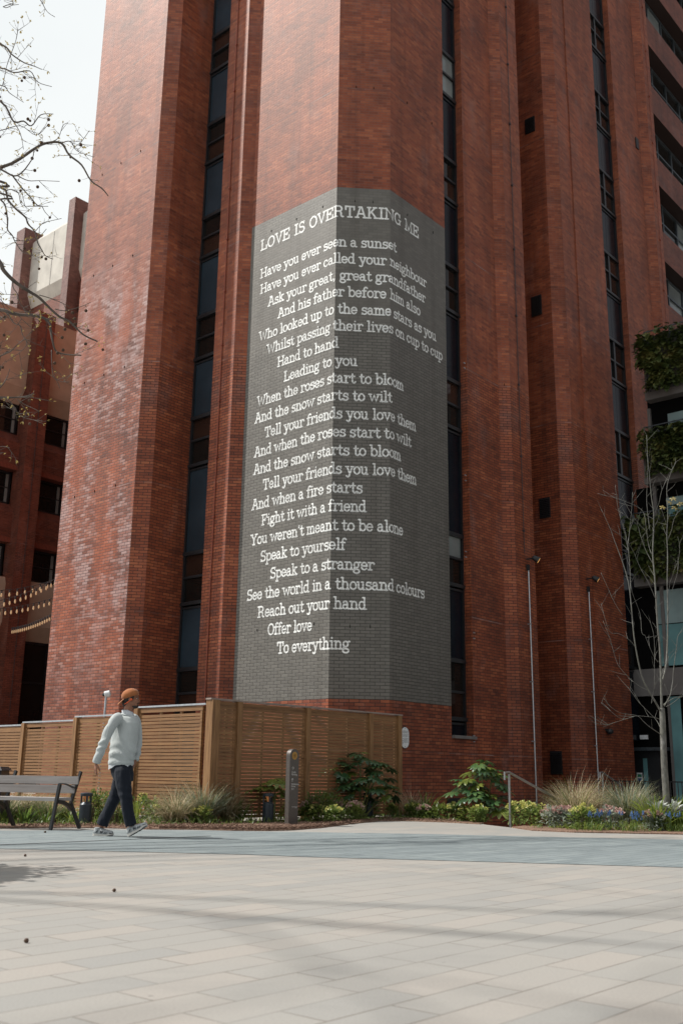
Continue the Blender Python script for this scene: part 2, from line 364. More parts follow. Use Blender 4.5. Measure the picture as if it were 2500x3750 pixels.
# ================================================================== SETTING
def poly_sheet(name, pts, z, mat, skirt=0.0):
    me = bpy.data.meshes.new(name); bm = bmesh.new()
    vs = [bm.verts.new((p[0], p[1], z)) for p in pts]; f = bm.faces.new(vs)
    f.normal_update()
    if f.normal.z < 0: f.normal_flip()
    if skirt:
        n = len(vs); lo = [bm.verts.new((p[0], p[1], z - skirt)) for p in pts]
        for i in range(n): bm.faces.new((vs[i], vs[(i + 1) % n], lo[(i + 1) % n], lo[i]))
    bmesh.ops.recalc_face_normals(bm, faces=bm.faces[:]) if skirt else None
    bmesh.ops.triangulate(bm, faces=[f]); bm.to_mesh(me); bm.free()
    me.materials.append(mat); o = bpy.data.objects.new(name, me); COL.objects.link(o); return o
def paver(name, cols, mort, scale=(0.55, 0.22), rough=0.75):
    n = N(name); g = n.mapping(n.geo(), rot=(0, 0, -(TH + pi / 4)))
    g2 = n.geo()
    bt = n.n('TexBrick', offset=0.37, offset_frequency=2, squash=1.25, squash_frequency=3)
    for k, v in (('Scale', 1.0), ('Mortar Size', 0.0042), ('Mortar Smooth', 0.1), ('Bias', 0.0), ('Brick Width', scale[0]), ('Row Height', scale[1])): bt.inputs[k].default_value = v
    bt.inputs['Color1'].default_value = (0, 0, 0, 1); bt.inputs['Color2'].default_value = (1, 1, 1, 1)
    n.l(g, bt.inputs['Vector'])
    f1 = n.noise(g2, 1.4, 5.0); f2 = n.noise(g2, 90.0, 3.0); f3 = n.noise(g2, 0.35, 3.0)
    col = n.ramp(n.math('ADD', n.math('MULTIPLY', bt.outputs['Color'], 0.6), n.math('MULTIPLY', f1, 0.4)), [(0.15, cols[0]), (0.5, cols[1]), (0.85, cols[2])])
    col = n.mix(n.math('MULTIPLY', n.ramp(f2, [(0.35, (1,) * 3), (0.6, (0,) * 3)]), 0.22), col, tuple(c * 0.55 for c in cols[0]))
    col = n.mix(n.ramp(f3, [(0.4, (0,) * 3), (0.75, (0.22,) * 3)]), col, tuple(c * 0.75 for c in cols[0]))
    jv = n.math('MULTIPLY', bt.outputs['Fac'], n.ramp(n.noise(g2, 2.1, 2.0), [(0.35, (0.35,) * 3), (0.6, (1,) * 3)]))
    col = n.mix(jv, col, mort)
    v_ = n.n('TexVoronoi', Scale=2.3); n.l(g2, v_.inputs['Vector'])          # gum and tyre spots, rust-brown drips
    col = n.mix(n.ramp(v_.outputs['Distance'], [(0.018, (0.55,) * 3), (0.030, (0,) * 3)]), col, tuple(c * 0.4 for c in cols[0]))
    col = n.mix(n.ramp(n.noise(n.mapping(g2, (0.9, 1.6, 1)), 1.0, 6.0, 0.7), [(0.52, (0,) * 3), (0.72, (0.30,) * 3)]), col, tuple(c * 0.72 for c in cols[0]))
    n.l(col, n.p.inputs['Base Color']); setp(n, rough=rough, spec=0.35)
    n.bump(n.math('ADD', n.math('SUBTRACT', 1.0, bt.outputs['Fac']), n.math('MULTIPLY', f2, 0.2)), 0.35, 0.004)
    return n.m
M['plaza'] = paver("sandstone_pavers", ((0.310, 0.306, 0.292), (0.345, 0.333, 0.310), (0.380, 0.350, 0.318)), (0.165, 0.145, 0.125))
M['band'] = paver("blue_grey_pavers", ((0.19, 0.225, 0.235), (0.225, 0.262, 0.272), (0.262, 0.30, 0.305)), (0.045, 0.055, 0.065), (0.42, 0.14))
M['low'] = plain("lower_paving", (0.25, 0.23, 0.21), 0.85, 0, 0.15, 4)  # even dull grey-brown for the lower ground and the retaining wall
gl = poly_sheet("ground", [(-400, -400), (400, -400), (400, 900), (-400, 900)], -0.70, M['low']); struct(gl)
# raised plaza: its right-hand edge steps down to the sunken path by the tower
plaza_pts = [(-40, -30), (40, -30), (40, 15.3), (9.0, 15.6), (5.3, 15.85), (3.6, 16.0), (3.05, 16.35), (2.86, 17.35), (2.60, 18.15), (2.55, 18.6), (1.75, 24.5), (1.75, 60), (-40, 60)]
pl = poly_sheet("plaza", plaza_pts, 0.0, M['plaza'], 0.69); struct(pl)
bu = [(-22, 9.3), (-8, 13.3), (-4.6, 14.30), (-3.6, 14.72), (-2.77, 14.95), (-2.1, 15.02), (-1.2, 15.0), (-0.13, 15.0), (1.43, 14.93), (2.73, 14.68), (4.79, 14.45), (9, 13.9), (30, 11)]
bl = [(30, 4), (9, 8.9), (3.27, 9.93), (0.99, 10.34), (-0.2, 10.52), (-0.93, 10.74), (-3.54, 11.05), (-8, 11.2), (-22, 5.6)]
struct(poly_sheet("blue_stone_path", bu + bl, 0.004, M['band']))
# mulch beds
mn = N("bark_mulch"); g = mn.geo(); v1 = mn.n('TexVoronoi', Scale=55.0); mn.l(g, v1.inputs['Vector'])
mn.l(mn.mix(0.55, mn.ramp(v1.outputs['Color'], [(0.2, (0.12, 0.07, 0.05)), (0.5, (0.27, 0.165, 0.12)), (0.85, (0.46, 0.31, 0.235))]), mn.ramp(mn.noise(g, 20.0), [(0.3, (0.13, 0.08, 0.058)), (0.7, (0.34, 0.22, 0.16))])), mn.p.inputs['Base Color'])
setp(mn, rough=0.9, spec=0.2); mn.bump(v1.outputs['Distance'], 0.9, 0.02); M['mulch'] = mn.m
def bed(name, pts):
    o = poly_sheet(name, pts, 0.016, M['mulch'], 0.03); return struct(o)
bedL = [(-9, 13.15), (-4.75, 14.95), (-3.9, 15.3), (-3.2, 15.25), (-2.75, 15.12), (-2.1, 15.22), (-1.5, 15.10), (-1.0, 15.16), (-0.67, 15.4), (-0.27, 16.15), (0.19, 17.5), (0.77, 18.95), (1.4, 19.05), (1.95, 18.8), (2.50, 18.25), (2.62, 18.55), (2.2, 21.2), (1.3, 21.2), (-2.3, 17.1), (-3.6, 18.2), (-9, 21)]
bed("mulch_bed", bedL)
bedR = [(2.88, 17.20), (3.05, 16.30), (3.62, 15.94), (5.3, 15.78), (9, 15.5), (20, 15.2), (20, 20), (9, 20), (4.6, 18.6), (3.2, 17.75)]
bo = bed("mulch_bed", bedR)
me = bpy.data.meshes.new("bed_wall")
rw = MB()
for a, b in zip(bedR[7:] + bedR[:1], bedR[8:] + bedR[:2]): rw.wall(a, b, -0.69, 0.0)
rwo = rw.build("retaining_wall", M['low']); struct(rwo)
# steps down to the sunken path
st = MB()
for i in range(3):
    p = Vector((2.66, 17.85, 0)) + dH * (0.15 + 0.32 * i)
    st.box((p.x, p.y, -0.17 * (i + 1) - 0.26), 0.34, 1.1, 0.52 - 0.004 * i, dH)
sto = st.build("stone_steps", M['plaza']); tag(sto, "pale stone steps going down beside the tower at the steel handrail", "steps")

# ================================================================== THE BRICK TOWER
P2 = lambda x, y: Vector((x, y, 0))
E0, E1, E2, E3, E4, E5, E6, E7, E8, E9, E10, E11, E12, E13, E14 = [P2(*p) for p in ((-7.657, 26.274), (-5.239, 24.174), (-4.81, 24.205), (-4.006, 25.13), (-3.428, 24.297), (-2.832, 23.78), (-2.502, 23.803), (-0.227, 21.828), (1.101, 21.922), (2.637, 23.691), (3.254, 24.402), (4.261, 25.562), (4.605, 25.586), (5.105, 26.162), (5.297, 26.383))]
E15, E16, E17, E18, E19, E20, E21, E22 = [P2(*p) for p in ((6.461, 28.337), (6.92, 28.37), (7.455, 28.986), (8.802, 30.537), (9.841, 31.734), (11.246, 33.352), (11.653, 33.381), (12.069, 33.86))]
TOP, BOT = 40.0, -0.70
tower = thing("brick_tower", (0, 23, 0), "tall faceted red brick tower with a grey poem mural and dark vertical window strips", "tower")
w = MB()
def seg(a, b, z0=BOT, z1=TOP, u0=None):
    w.wall(a, b, z0, z1, 0.0 if u0 is None else u0)
dW = 0.28
g3 = E4 - nF * 0.25                       # glass line of the left window strip
seg(E1, E2); seg(E2, E3)
seg(g3, E4); seg(E4, E5); seg(E5, E6)
seg(E6, E7); seg(E7, E8)
seg(E8, E9); 
j9, j10 = E9 - nH * dW, E10 - nH * dW
ZB2 = 1.67                                  # sill of the middle strip: flush brickwork below it
LH = (E9 - E8).length
seg(E9, E10, BOT, ZB2, LH); seg(E9, j9, ZB2); seg(j10, E10, ZB2)
w.face([(E9.x, E9.y, ZB2), (E10.x, E10.y, ZB2), (j10.x, j10.y, ZB2), (j9.x, j9.y, ZB2)])
seg(E10, E11, u0=(E10 - E8).length); seg(E11, E12); seg(E12, E13)
o13 = E13 - nH * 0.05; o14 = E14 - nH * 0.05
seg(E13, o13); seg(o13, o14)
M0 = E15 - dF * 2.2
seg(o14, M0); seg(M0, E15); seg(E15, E16); seg(E16, E17)
o17 = E17 + nH * 0.035; o18 = E18 + nH * 0.035
seg(E17, o17, u0=0); seg(o17, o18)
ZB3 = 1.9
j18, j19 = o18 - nH * dW, E19 + nH * 0.035 - nH * dW; o19 = E19 + nH * 0.035; o20 = E20 + nH * 0.035
seg(o18, j18); seg(j19, o19); seg(o19, o20); seg(o20, E20); seg(E20, E21); seg(E21, E22)
back = [E22 + dF * -0.3 + dH * 0.3, P2(9, 48), P2(-12, 48), E0 + P2(-0.4, 3.2)]
seg(E22, back[0]); seg(back[0], back[1]); seg(back[1], back[2]); seg(back[2], back[3])
w.build("wall", M['brick'], tower)
w2 = MB(); w2.wall(back[3], E0, BOT, TOP, 0); w2.wall(E0, E1, BOT, TOP, 0.3)
w2.build("wall", M['brick_stain'], tower)
rf = MB(); rf.face([(p.x, p.y, TOP - 0.05) for p in (E0, E1, E2, E3, g3, E4, E5, E6, E7, E8, E9, E10, E11, E12, E13, E14, M0, E15, E16, E17, E18, E19, E20, E21, E22, *back)])
rf.build("roof", M['slab'], tower)

# ---- window strips: frame with panes and spandrel panels as sub-parts
def strip(a, b, n, sills, zb, zt, cols, broken=None, panes=None):
    """a,b: plan ends on the glass line; n outward; sills: list of (head, transom, sill) bottom up"""
    d = (b - a); L = d.length; d = d.normalized()
    fr = MB(); sub = []
    def rail(z, h, dep=0.07):
        fr.box((a + b) / 2 + n * dep / 2 + Vector((0, 0, z)), L, dep, h, d, 0, -n)
    def post(s, z0, z1, wd, dep=0.07):
        fr.box(a + d * s + n * dep / 2 + Vector((0, 0, (z0 + z1) / 2)), wd, dep + 0.004, z1 - z0, d, 0, -n)
    edges = [L * i / cols for i in range(cols + 1)]
    z = zb
    for (h, t, s) in sills:
        if s > z + 0.1: sub.append(('spandrel_panel', z, s - 0.12))
        rail(s - 0.03, 0.09, 0.10); rail(s - 0.14, 0.05, 0.06); rail(t, 0.06); rail(h + 0.03, 0.10, 0.09)
        sub.append(('pane', s, t)); sub.append(('pane', t, h))
        for i in range(1, cols): post(edges[i], s, h, 0.10)
        z = h + 0.08
    if zt > z: sub.append(('spandrel_panel', z, zt))
    for i in (0, cols): post(edges[i] + (0.03 if i == 0 else -0.03), zb, zt, 0.06)
    fo = fr.build("window_strip", M['frame'], tower)
    k = 0
    for kind, z0, z1 in sub:
        for i in range(cols):
            q = MB(); s0, s1 = edges[i] + 0.035, edges[i + 1] - 0.035
            off = 0.03 if kind == 'spandrel_panel' else 0.012
            if kind == 'spandrel_panel' and cols > 1: s0, s1 = edges[i] + 0.006, edges[i + 1] - 0.006
            c = a + d * (s0 + s1) / 2 + n * off / 2 + Vector((0, 0, (z0 + z1) / 2))
            q.box(c, s1 - s0, off, z1 - z0, d, 0, -n)
            mt = M['spandrel'] if n is nF else M['spandrel_dark']  # left-facing strip gets the copy with sky sheen in its colour
            if kind == 'pane':
                mt = M['glass_brown'] if (k * 7 + i * 3) % 5 < 2 else M['glass']
                if panes and k in panes: mt = panes[k]
            po = q.build(kind, mt, fo)
        if kind == 'pane': k += 1
    return fo
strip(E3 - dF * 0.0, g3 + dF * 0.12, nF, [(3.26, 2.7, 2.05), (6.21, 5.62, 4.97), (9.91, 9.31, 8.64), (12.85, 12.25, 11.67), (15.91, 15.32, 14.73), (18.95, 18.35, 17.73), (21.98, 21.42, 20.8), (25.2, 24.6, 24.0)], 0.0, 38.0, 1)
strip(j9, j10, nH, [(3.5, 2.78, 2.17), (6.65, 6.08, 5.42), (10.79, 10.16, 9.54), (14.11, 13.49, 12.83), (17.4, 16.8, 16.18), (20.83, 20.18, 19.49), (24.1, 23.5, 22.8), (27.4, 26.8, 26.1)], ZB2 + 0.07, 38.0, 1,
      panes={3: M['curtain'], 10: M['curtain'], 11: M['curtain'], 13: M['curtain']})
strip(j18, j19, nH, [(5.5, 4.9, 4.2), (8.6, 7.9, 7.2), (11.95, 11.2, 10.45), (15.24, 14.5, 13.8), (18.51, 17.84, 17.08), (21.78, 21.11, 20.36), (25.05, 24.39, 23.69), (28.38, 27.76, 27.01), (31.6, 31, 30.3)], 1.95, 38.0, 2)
sb = MB(); sb.box((j9 + j10) / 2 + nH * 0.17 + Vector((0, 0, ZB2 + 0.035)), (E10 - E9).length - 0.02, 0.40, 0.07, dH, 0, -nH); sb.build("window_sill", M['slab'], tower)
# ---- louvred vents in the shaded re-entrant wall
for s, z0, z1 in ((-0.50, 21.5, 22.07), (-0.52, 14.88, 15.56), (-0.51, 8.29, 8.91), (-0.47, 0.91, 1.54)):
    q = MB(); c = E15 + dF * s + nF * 0.02
    q.box(c + Vector((0, 0, (z0 + z1) / 2)), 0.36, 0.03, z1 - z0, dF, 0, -nF)
    k = int((z1 - z0) / 0.055)
    for i in range(k):
        q.box(c + nF * 0.02 + Vector((0, 0, z0 + 0.03 + i * 0.055)), 0.33, 0.045, 0.012, dF, 0, (-nF + Vector((0, 0, 0.6))).normalized(), Vector((0, 0, 1)))
    q.build("louvre_vent", M['black'], tower)
q = MB(); q.box(E8 + dH * 2.42 + nH * 0.02 + Vector((0, 0, 0.20)), 0.62, 0.04, 0.26, dH, 0, -nH)
for i in range(4): q.box(E8 + dH * 2.42 + nH * 0.045 + Vector((0, 0, 0.11 + i * 0.06)), 0.58, 0.03, 0.012, dH, 0, -nH)
q.build("louvre_vent", M['black'], tower)
q = MB(); q.box(E20 - dH * 0.32 + nH * 0.05 + Vector((0, 0, 24.3)), 0.22, 0.05, 0.45, dH, 0, -nH); q.build("louvre_vent", M['black'], tower)
# ---- lightning tape running down two of the piers
def tape(base, n, d, z0, z1, mat, step=1.55, r=0.014):
    q = MB(); q.tube([base + n * 0.025 + Vector((0, 0, z)) for z in (z0, (z0 + z1) / 2, z1)], r, 6)
    z = z0 + 0.6
    while z < z1: q.box(base + n * 0.025 + Vector((0, 0, z)), 0.06, 0.05, 0.05, d, 0, -n); z += step
    return q.build("lightning_conductor", mat, tower)
tape(E4 + dF * 0.34, nF, dF, 0.2, 36, M['copper'])
tape(E12 + dH * 0.40, nH, dH, 6.6, 36, M['conduit'], 2.1, 0.010)
tape(E21 + dH * 0.30, nH, dH, 1, 36, M['copper'], 2.1, 0.010)
# pairs of small metal ties left in the wall
for s, z in ((2.9, 1.6 + 0.02), (3.0, 4.1), (2.75, 8.1), (2.8, 11.2), (2.7, 6.1)):
    for k in range(2):
        q = MB(); q.box(E8 + dH * (s + 0.35) + nH * 0.012 + Vector((0, 0, z + k * 0.14)), 0.07, 0.02, 0.022, dH, 0, -nH); q.build("wall_tie", M['steel'], tower)
# weep slots (open perpends)
q = MB()
for a, d, n, ss, zs in ((E6, dF, nF, (0.75, 1.65, 2.55), (4.07, 7.97, 11.27, 14.57)), (E7, dG, nG, (0.45, 0.9), (3.98, 14.57, 17.87)), (E0, dF, nF, (0.6, 1.5, 2.4), (7.97, 11.27, 14.57, 17.87)), (E8, dH, nH, (0.7, 1.8), (14.57, 17.87)), (E11, dG, nG, (0.17,), (7.97, 11.27))):
    for s in ss:
        for z in zs: q = MB(); q.box(a + d * s + n * 0.004 + Vector((0, 0, z)), 0.014, 0.02, 0.06, d, 0, -n); q.build("weep_slot", M['dark'], tower)
# broken-off looped cable showing above the fence
q = MB(); c = E7 + dG * 0.55 + nG * 0.05
q.tube([c + dG * (0.11 * cos(t)) + Vector((0, 0, 1.98 + 0.17 * sin(t))) for t in [pi * i / 10 for i in range(11)]], 0.02, 6); q.build("cable_loop", M['black'], tower)

# ---- the mural: grey paint over the bricks of three faces, white lettering on top
PZ0, PZ1 = 2.405, 14.94
LF, LG = (E7 - E6).length, (E8 - E7).length
def wrap(u, v, off):
    if u < LF - 1e-5: p = E6 + dF * u + nF * off
    elif u < LF + 1e-5: p = E7 + (nF + nG) * (off / (1 + nF.dot(nG)))
    elif u < LF + LG - 1e-5: p = E7 + dG * (u - LF) + nG * off
    elif u < LF + LG + 1e-5: p = E8 + (nG + nH) * (off / (1 + nG.dot(nH)))
    else: p = E8 + dH * (u - LF - LG) + nH * off
    return (p.x, p.y, v)
mm = MB()
cuts = [0.012, LF, LF + LG, LF + LG + LH - 0.002]
for i in range(3):
    u0, u1 = cuts[i], cuts[i + 1]
    a, b = wrap(u0, 0, 0.004), wrap(u1, 0, 0.004)
    uo = (0, LF, LF + LG)[i]
    mm.face([(a[0], a[1], PZ0), (b[0], b[1], PZ0), (b[0], b[1], PZ1), (a[0], a[1], PZ1)], [(u0 - uo, PZ0), (u1 - uo, PZ0), (u1 - uo, PZ1), (u0 - uo, PZ1)])
mural = mm.build("mural", M['mural'], tower)
mural["label"] = "grey painted panel with a white poem"
# ---- a slab-serif, typewriter-like stroke alphabet (x-height = 1)
def arc(cx, cy, rx, ry, a0, a1, n=12):
    return [(cx + rx * cos(radians(a0 + (a1 - a0) * i / n)), cy + ry * sin(radians(a0 + (a1 - a0) * i / n))) for i in range(n + 1)]
def sf(x, y=0.0, l=0.22, r=0.22): return [(x - l, y), (x + r, y)]
C = 1.48; A_ = 1.56; D = -0.50
def bowl(cx, rx): return arc(cx, 0.5, rx, 0.5, 0, 360, 22)
GL = {
 'a': (1.12, [[(0.14, 0.80)] + arc(0.44, 0.66, 0.30, 0.34, 140, 0, 9) + [(0.74, 0.20)] + arc(0.94, 0.20, 0.20, 0.20, 180, 290, 6), arc(0.40, 0.28, 0.30, 0.28, 60, 330, 14) + [(0.74, 0.26)], [(0.50, 0.57), (0.74, 0.58)]]),
 'b': (1.18, [[(0.24, A_), (0.24, 0.02)], [(0.0, A_), (0.24, A_)], bowl(0.64, 0.42)]),
 'c': (1.05, [arc(0.52, 0.5, 0.42, 0.5, 40, 325, 18), [(0.84, 0.82), (0.85, 0.72)]]),
 'd': (1.22, [[(0.88, A_), (0.88, 0.0)], [(0.64, A_), (0.88, A_)], sf(0.92, 0, 0.04, 0.22), bowl(0.50, 0.40)]),
 'e': (1.08, [[(0.10, 0.52), (0.92, 0.52)] + arc(0.51, 0.52, 0.41, 0.48, 0, 180, 12) + arc(0.51, 0.5, 0.41, 0.5, 180, 325, 10)]),
 'f': (0.82, [[(0.32, 0)] + [(0.32, 1.15)] + arc(0.60, 1.20, 0.28, 0.36, 180, 35, 8), sf(0.32), [(0.04, 0.98), (0.66, 0.98)]]),
 'g': (1.12, [arc(0.46, 0.64, 0.34, 0.36, 0, 360, 18), [(0.74, 0.92)] + arc(0.98, 0.86, 0.16, 0.14, 150, 60, 4), [(0.24, 0.34), (0.16, 0.20), (0.22, 0.06), (0.50, 0.03)], arc(0.48, -0.23, 0.42, 0.27, 0, 360, 20)]),
 'h': (1.26, [[(0.26, A_), (0.26, 0)], [(0.03, A_), (0.26, A_)], sf(0.26), [(0.26, 0.60)] + arc(0.62, 0.62, 0.34, 0.38, 170, 0, 10) + [(0.96, 0)], sf(0.96)]),
 'i': (0.66, [[(0.34, 1.0), (0.34, 0)], [(0.10, 1.0), (0.34, 1.0)], sf(0.34), [(0.33, 1.40), (0.331, 1.44)]]),
 'k': (1.22, [[(0.26, A_), (0.26, 0)], [(0.03, A_), (0.26, A_)], sf(0.26), [(0.28, 0.42), (0.86, 1.0)], sf(0.84, 1.0), [(0.50, 0.62), (0.96, 0.0)], sf(0.96, 0, 0.2, 0.2)]),
 'l': (0.66, [[(0.34, A_), (0.34, 0)], [(0.10, A_), (0.34, A_)], sf(0.34, 0, 0.24, 0.24)]),
 'm': (1.72, [[(0.24, 1.0), (0.24, 0)], [(0.02, 1.0), (0.24, 1.0)], sf(0.24, 0, 0.2, 0.2), [(0.24, 0.64)] + arc(0.54, 0.66, 0.29, 0.34, 170, 0, 9) + [(0.83, 0)], sf(0.83, 0, 0.19, 0.19), [(0.83, 0.64)] + arc(1.13, 0.66, 0.29, 0.34, 170, 0, 9) + [(1.42, 0)], sf(1.42, 0, 0.2, 0.2)]),
 'n': (1.26, [[(0.26, 1.0), (0.26, 0)], [(0.03, 1.0), (0.26, 1.0)], sf(0.26), [(0.26, 0.60)] + arc(0.62, 0.62, 0.34, 0.38, 170, 0, 10) + [(0.96, 0)], sf(0.96)]),
 'o': (1.10, [bowl(0.54, 0.44)]),
 'p': (1.20, [[(0.26, 1.0), (0.26, D)], [(0.03, 1.0), (0.26, 1.0)], sf(0.26, D), bowl(0.66, 0.42)]),
 'r': (0.98, [[(0.30, 1.0), (0.30, 0)], [(0.06, 1.0), (0.30, 1.0)], sf(0.30, 0, 0.24, 0.28), [(0.30, 0.62)] + arc(0.66, 0.62, 0.34, 0.38, 165, 40, 8) + [(0.90, 0.80)]]),
 's': (0.98, [[(0.82, 0.98), (0.81, 0.80)] + arc(0.48, 0.74, 0.32, 0.26, 40, 215, 9) + arc(0.48, 0.26, 0.36, 0.27, 60, -150, 12) + [(0.13, 0.20), (0.12, 0.0)]]),
 't': (0.86, [[(0.34, 1.36), (0.34, 0.28)] + arc(0.60, 0.28, 0.26, 0.28, 180, 335, 8), [(0.06, 0.98), (0.70, 0.98)]]),
 'u': (1.24, [[(0.24, 1.0), (0.24, 0.40)] + arc(0.54, 0.38, 0.30, 0.38, 180, 345, 9), [(0.90, 1.0), (0.90, 0.0)], [(0.02, 1.0), (0.24, 1.0)], [(0.68, 1.0), (0.90, 1.0)], [(0.90, 0.0), (1.12, 0.0)]]),
 'v': (1.16, [[(0.18, 1.0), (0.58, 0.0), (0.98, 1.0)], sf(0.18, 1.0, 0.2, 0.2), sf(0.98, 1.0, 0.2, 0.18)]),
 'w': (1.66, [[(0.18, 1.0), (0.50, 0.0), (0.83, 0.92), (1.16, 0.0), (1.48, 1.0)], sf(0.18, 1.0, 0.2, 0.2), sf(1.48, 1.0, 0.2, 0.18)]),
 'y': (1.16, [[(0.18, 1.0), (0.58, 0.02)], [(0.98, 1.0), (0.52, -0.22)] + arc(0.30, -0.20, 0.24, 0.26, 340, 210, 7), sf(0.18, 1.0, 0.2, 0.2), sf(0.98, 1.0, 0.2, 0.18)]),
 'A': (1.62, [[(0.26, 0), (0.72, C)], [(0.90, C), (1.36, 0)], [(0.50, C), (0.90, C)], sf(0.26), sf(1.36), [(0.46, 0.52), (1.16, 0.52)]]),
 'E': (1.46, [[(0.30, 0), (0.30, C)], [(0.06, C), (1.24, C), (1.24, 1.08)], [(0.06, 0), (1.28, 0), (1.28, 0.42)], [(0.30, 0.76), (0.88, 0.76)], [(0.88, 0.94), (0.88, 0.58)]]),
 'F': (1.36, [[(0.30, 0), (0.30, C)], [(0.06, C), (1.20, C), (1.20, 1.06)], sf(0.30, 0, 0.24, 0.28), [(0.30, 0.74), (0.86, 0.74)], [(0.86, 0.92), (0.86, 0.56)]]),
 'G': (1.56, [arc(0.74, 0.74, 0.60, 0.74, 45, 320, 20), [(1.22, C), (1.20, 1.10)], [(1.24, 0.62), (1.24, 0.06)], sf(1.20, 0.64)]),
 'H': (1.70, [[(0.32, 0), (0.32, C)], [(1.36, 0), (1.36, C)], sf(0.32), sf(1.36), sf(0.32, C), sf(1.36, C), [(0.32, 0.74), (1.36, 0.74)]]),
 'I': (0.84, [[(0.42, 0), (0.42, C)], sf(0.42, 0, 0.28, 0.28), sf(0.42, C, 0.28, 0.28)]),
 'K': (1.60, [[(0.32, 0), (0.32, C)], sf(0.32), sf(0.32, C), [(0.34, 0.58), (1.14, C)], sf(1.12, C), [(0.64, 0.88), (1.28, 0)], sf(1.28)]),
 'L': (1.38, [[(0.30, 0), (0.30, C)], sf(0.30, C, 0.24, 0.26), [(0.06, 0), (1.20, 0), (1.20, 0.46)]]),
 'M': (1.92, [[(0.30, 0), (0.34, C), (0.94, 0.10), (1.54, C), (1.58, 0)], sf(0.30), sf(1.58), [(0.10, C), (0.34, C)], [(1.54, C), (1.78, C)]]),
 'N': (1.70, [[(0.32, 0), (0.32, C), (1.34, 0.04), (1.34, C)], sf(0.32), [(0.10, C), (0.32, C)], sf(1.34, C)]),
 'O': (1.54, [arc(0.76, 0.74, 0.62, 0.74, 0, 360, 26)]),
 'R': (1.60, [[(0.32, 0), (0.32, C)], [(0.08, C), (0.80, C)] + arc(0.80, 1.11, 0.38, 0.37, 90, -90, 10) + [(0.32, 0.74)], sf(0.32), [(0.80, 0.74)] + arc(0.82, 0.46, 0.28, 0.28, 90, 0, 6) + [(1.10, 0.22)] + arc(1.32, 0.22, 0.22, 0.22, 180, 290, 5)]),
 'S': (1.30, [[(1.06, C), (1.05, 1.12)] + arc(0.64, 1.09, 0.44, 0.38, 35, 220, 10) + arc(0.64, 0.39, 0.48, 0.39, 65, -150, 12) + [(0.18, 0.34), (0.16, 0.0)]]),
 'T': (1.46, [[(0.72, 0), (0.72, C)], [(0.14, 1.06), (0.14, C), (1.30, C), (1.30, 1.06)], sf(0.72, 0, 0.28, 0.28)]),
 'V': (1.60, [[(0.26, C), (0.80, 0.0), (1.34, C)], sf(0.26, C), sf(1.34, C)]),
 'W': (2.06, [[(0.22, C), (0.62, 0.0), (1.03, 1.30), (1.44, 0.0), (1.84, C)], sf(0.22, C), sf(1.84, C)]),
 'Y': (1.54, [[(0.24, C), (0.76, 0.70), (1.30, C)], [(0.76, 0.70), (0.76, 0)], sf(0.24, C), sf(1.30, C), sf(0.76, 0, 0.26, 0.26)]),
 ',': (0.55, [[(0.26, 0.06), (0.27, 0.0), (0.16, -0.24)]]),
 "'": (0.50, [[(0.28, 1.50), (0.24, 1.22)]]),
 ' ': (0.72, []),
}
def ribbon(pts, hw):
    """one polyline -> (verts, faces) strip with mitred joins and round ends, no overlaps"""
    P = [Vector((x, y)) for x, y in pts]
    Q = [P[0]]
    for p in P[1:]:
        if (p - Q[-1]).length > 1e-3: Q.append(p)
    P = Q
    closed = len(P) > 3 and (P[0] - P[-1]).length < 0.02
    if closed: P = P[:-1]
    n = len(P); L = []; Rr = []
    if n == 1: P = [P[0], P[0] + Vector((0.002, 0))]; n = 2
    for i in range(n):
        if closed: a, b = P[i] - P[i - 1], P[(i + 1) % n] - P[i]
        else:
            a = P[i] - P[i - 1] if i else P[1] - P[0]
            b = P[i + 1] - P[i] if i < n - 1 else a
        a.normalize(); b.normalize()
        na, nb = Vector((-a.y, a.x)), Vector((-b.y, b.x)); m = na + nb
        k = max(0.38, 1 + na.dot(nb))
        m = m / k
        L.append(P[i] + m * hw); Rr.append(P[i] - m * hw)
    V = []; F = []
    for l, r in zip(L, Rr): V += [l, r]
    for i in range(n - 1 + (1 if closed else 0)):
        j = (i + 1) % n; F.append((2 * i + 1, 2 * j + 1, 2 * j, 2 * i))
    if not closed:
        for end in (0, n - 1):
            c = P[end]; s = L[end] - c; k0 = len(V); idx = [2 * end if end == 0 else 2 * end + 1]
            st = s if end == 0 else -s
            for q in range(1, 5):
                a = pi * q / 5; V.append(c + Vector((st.x * cos(a) - st.y * sin(a), st.x * sin(a) + st.y * cos(a)))); idx.append(len(V) - 1)
            idx.append(2 * end + 1 if end == 0 else 2 * end)
            F.append(tuple(idx))
    return V, F
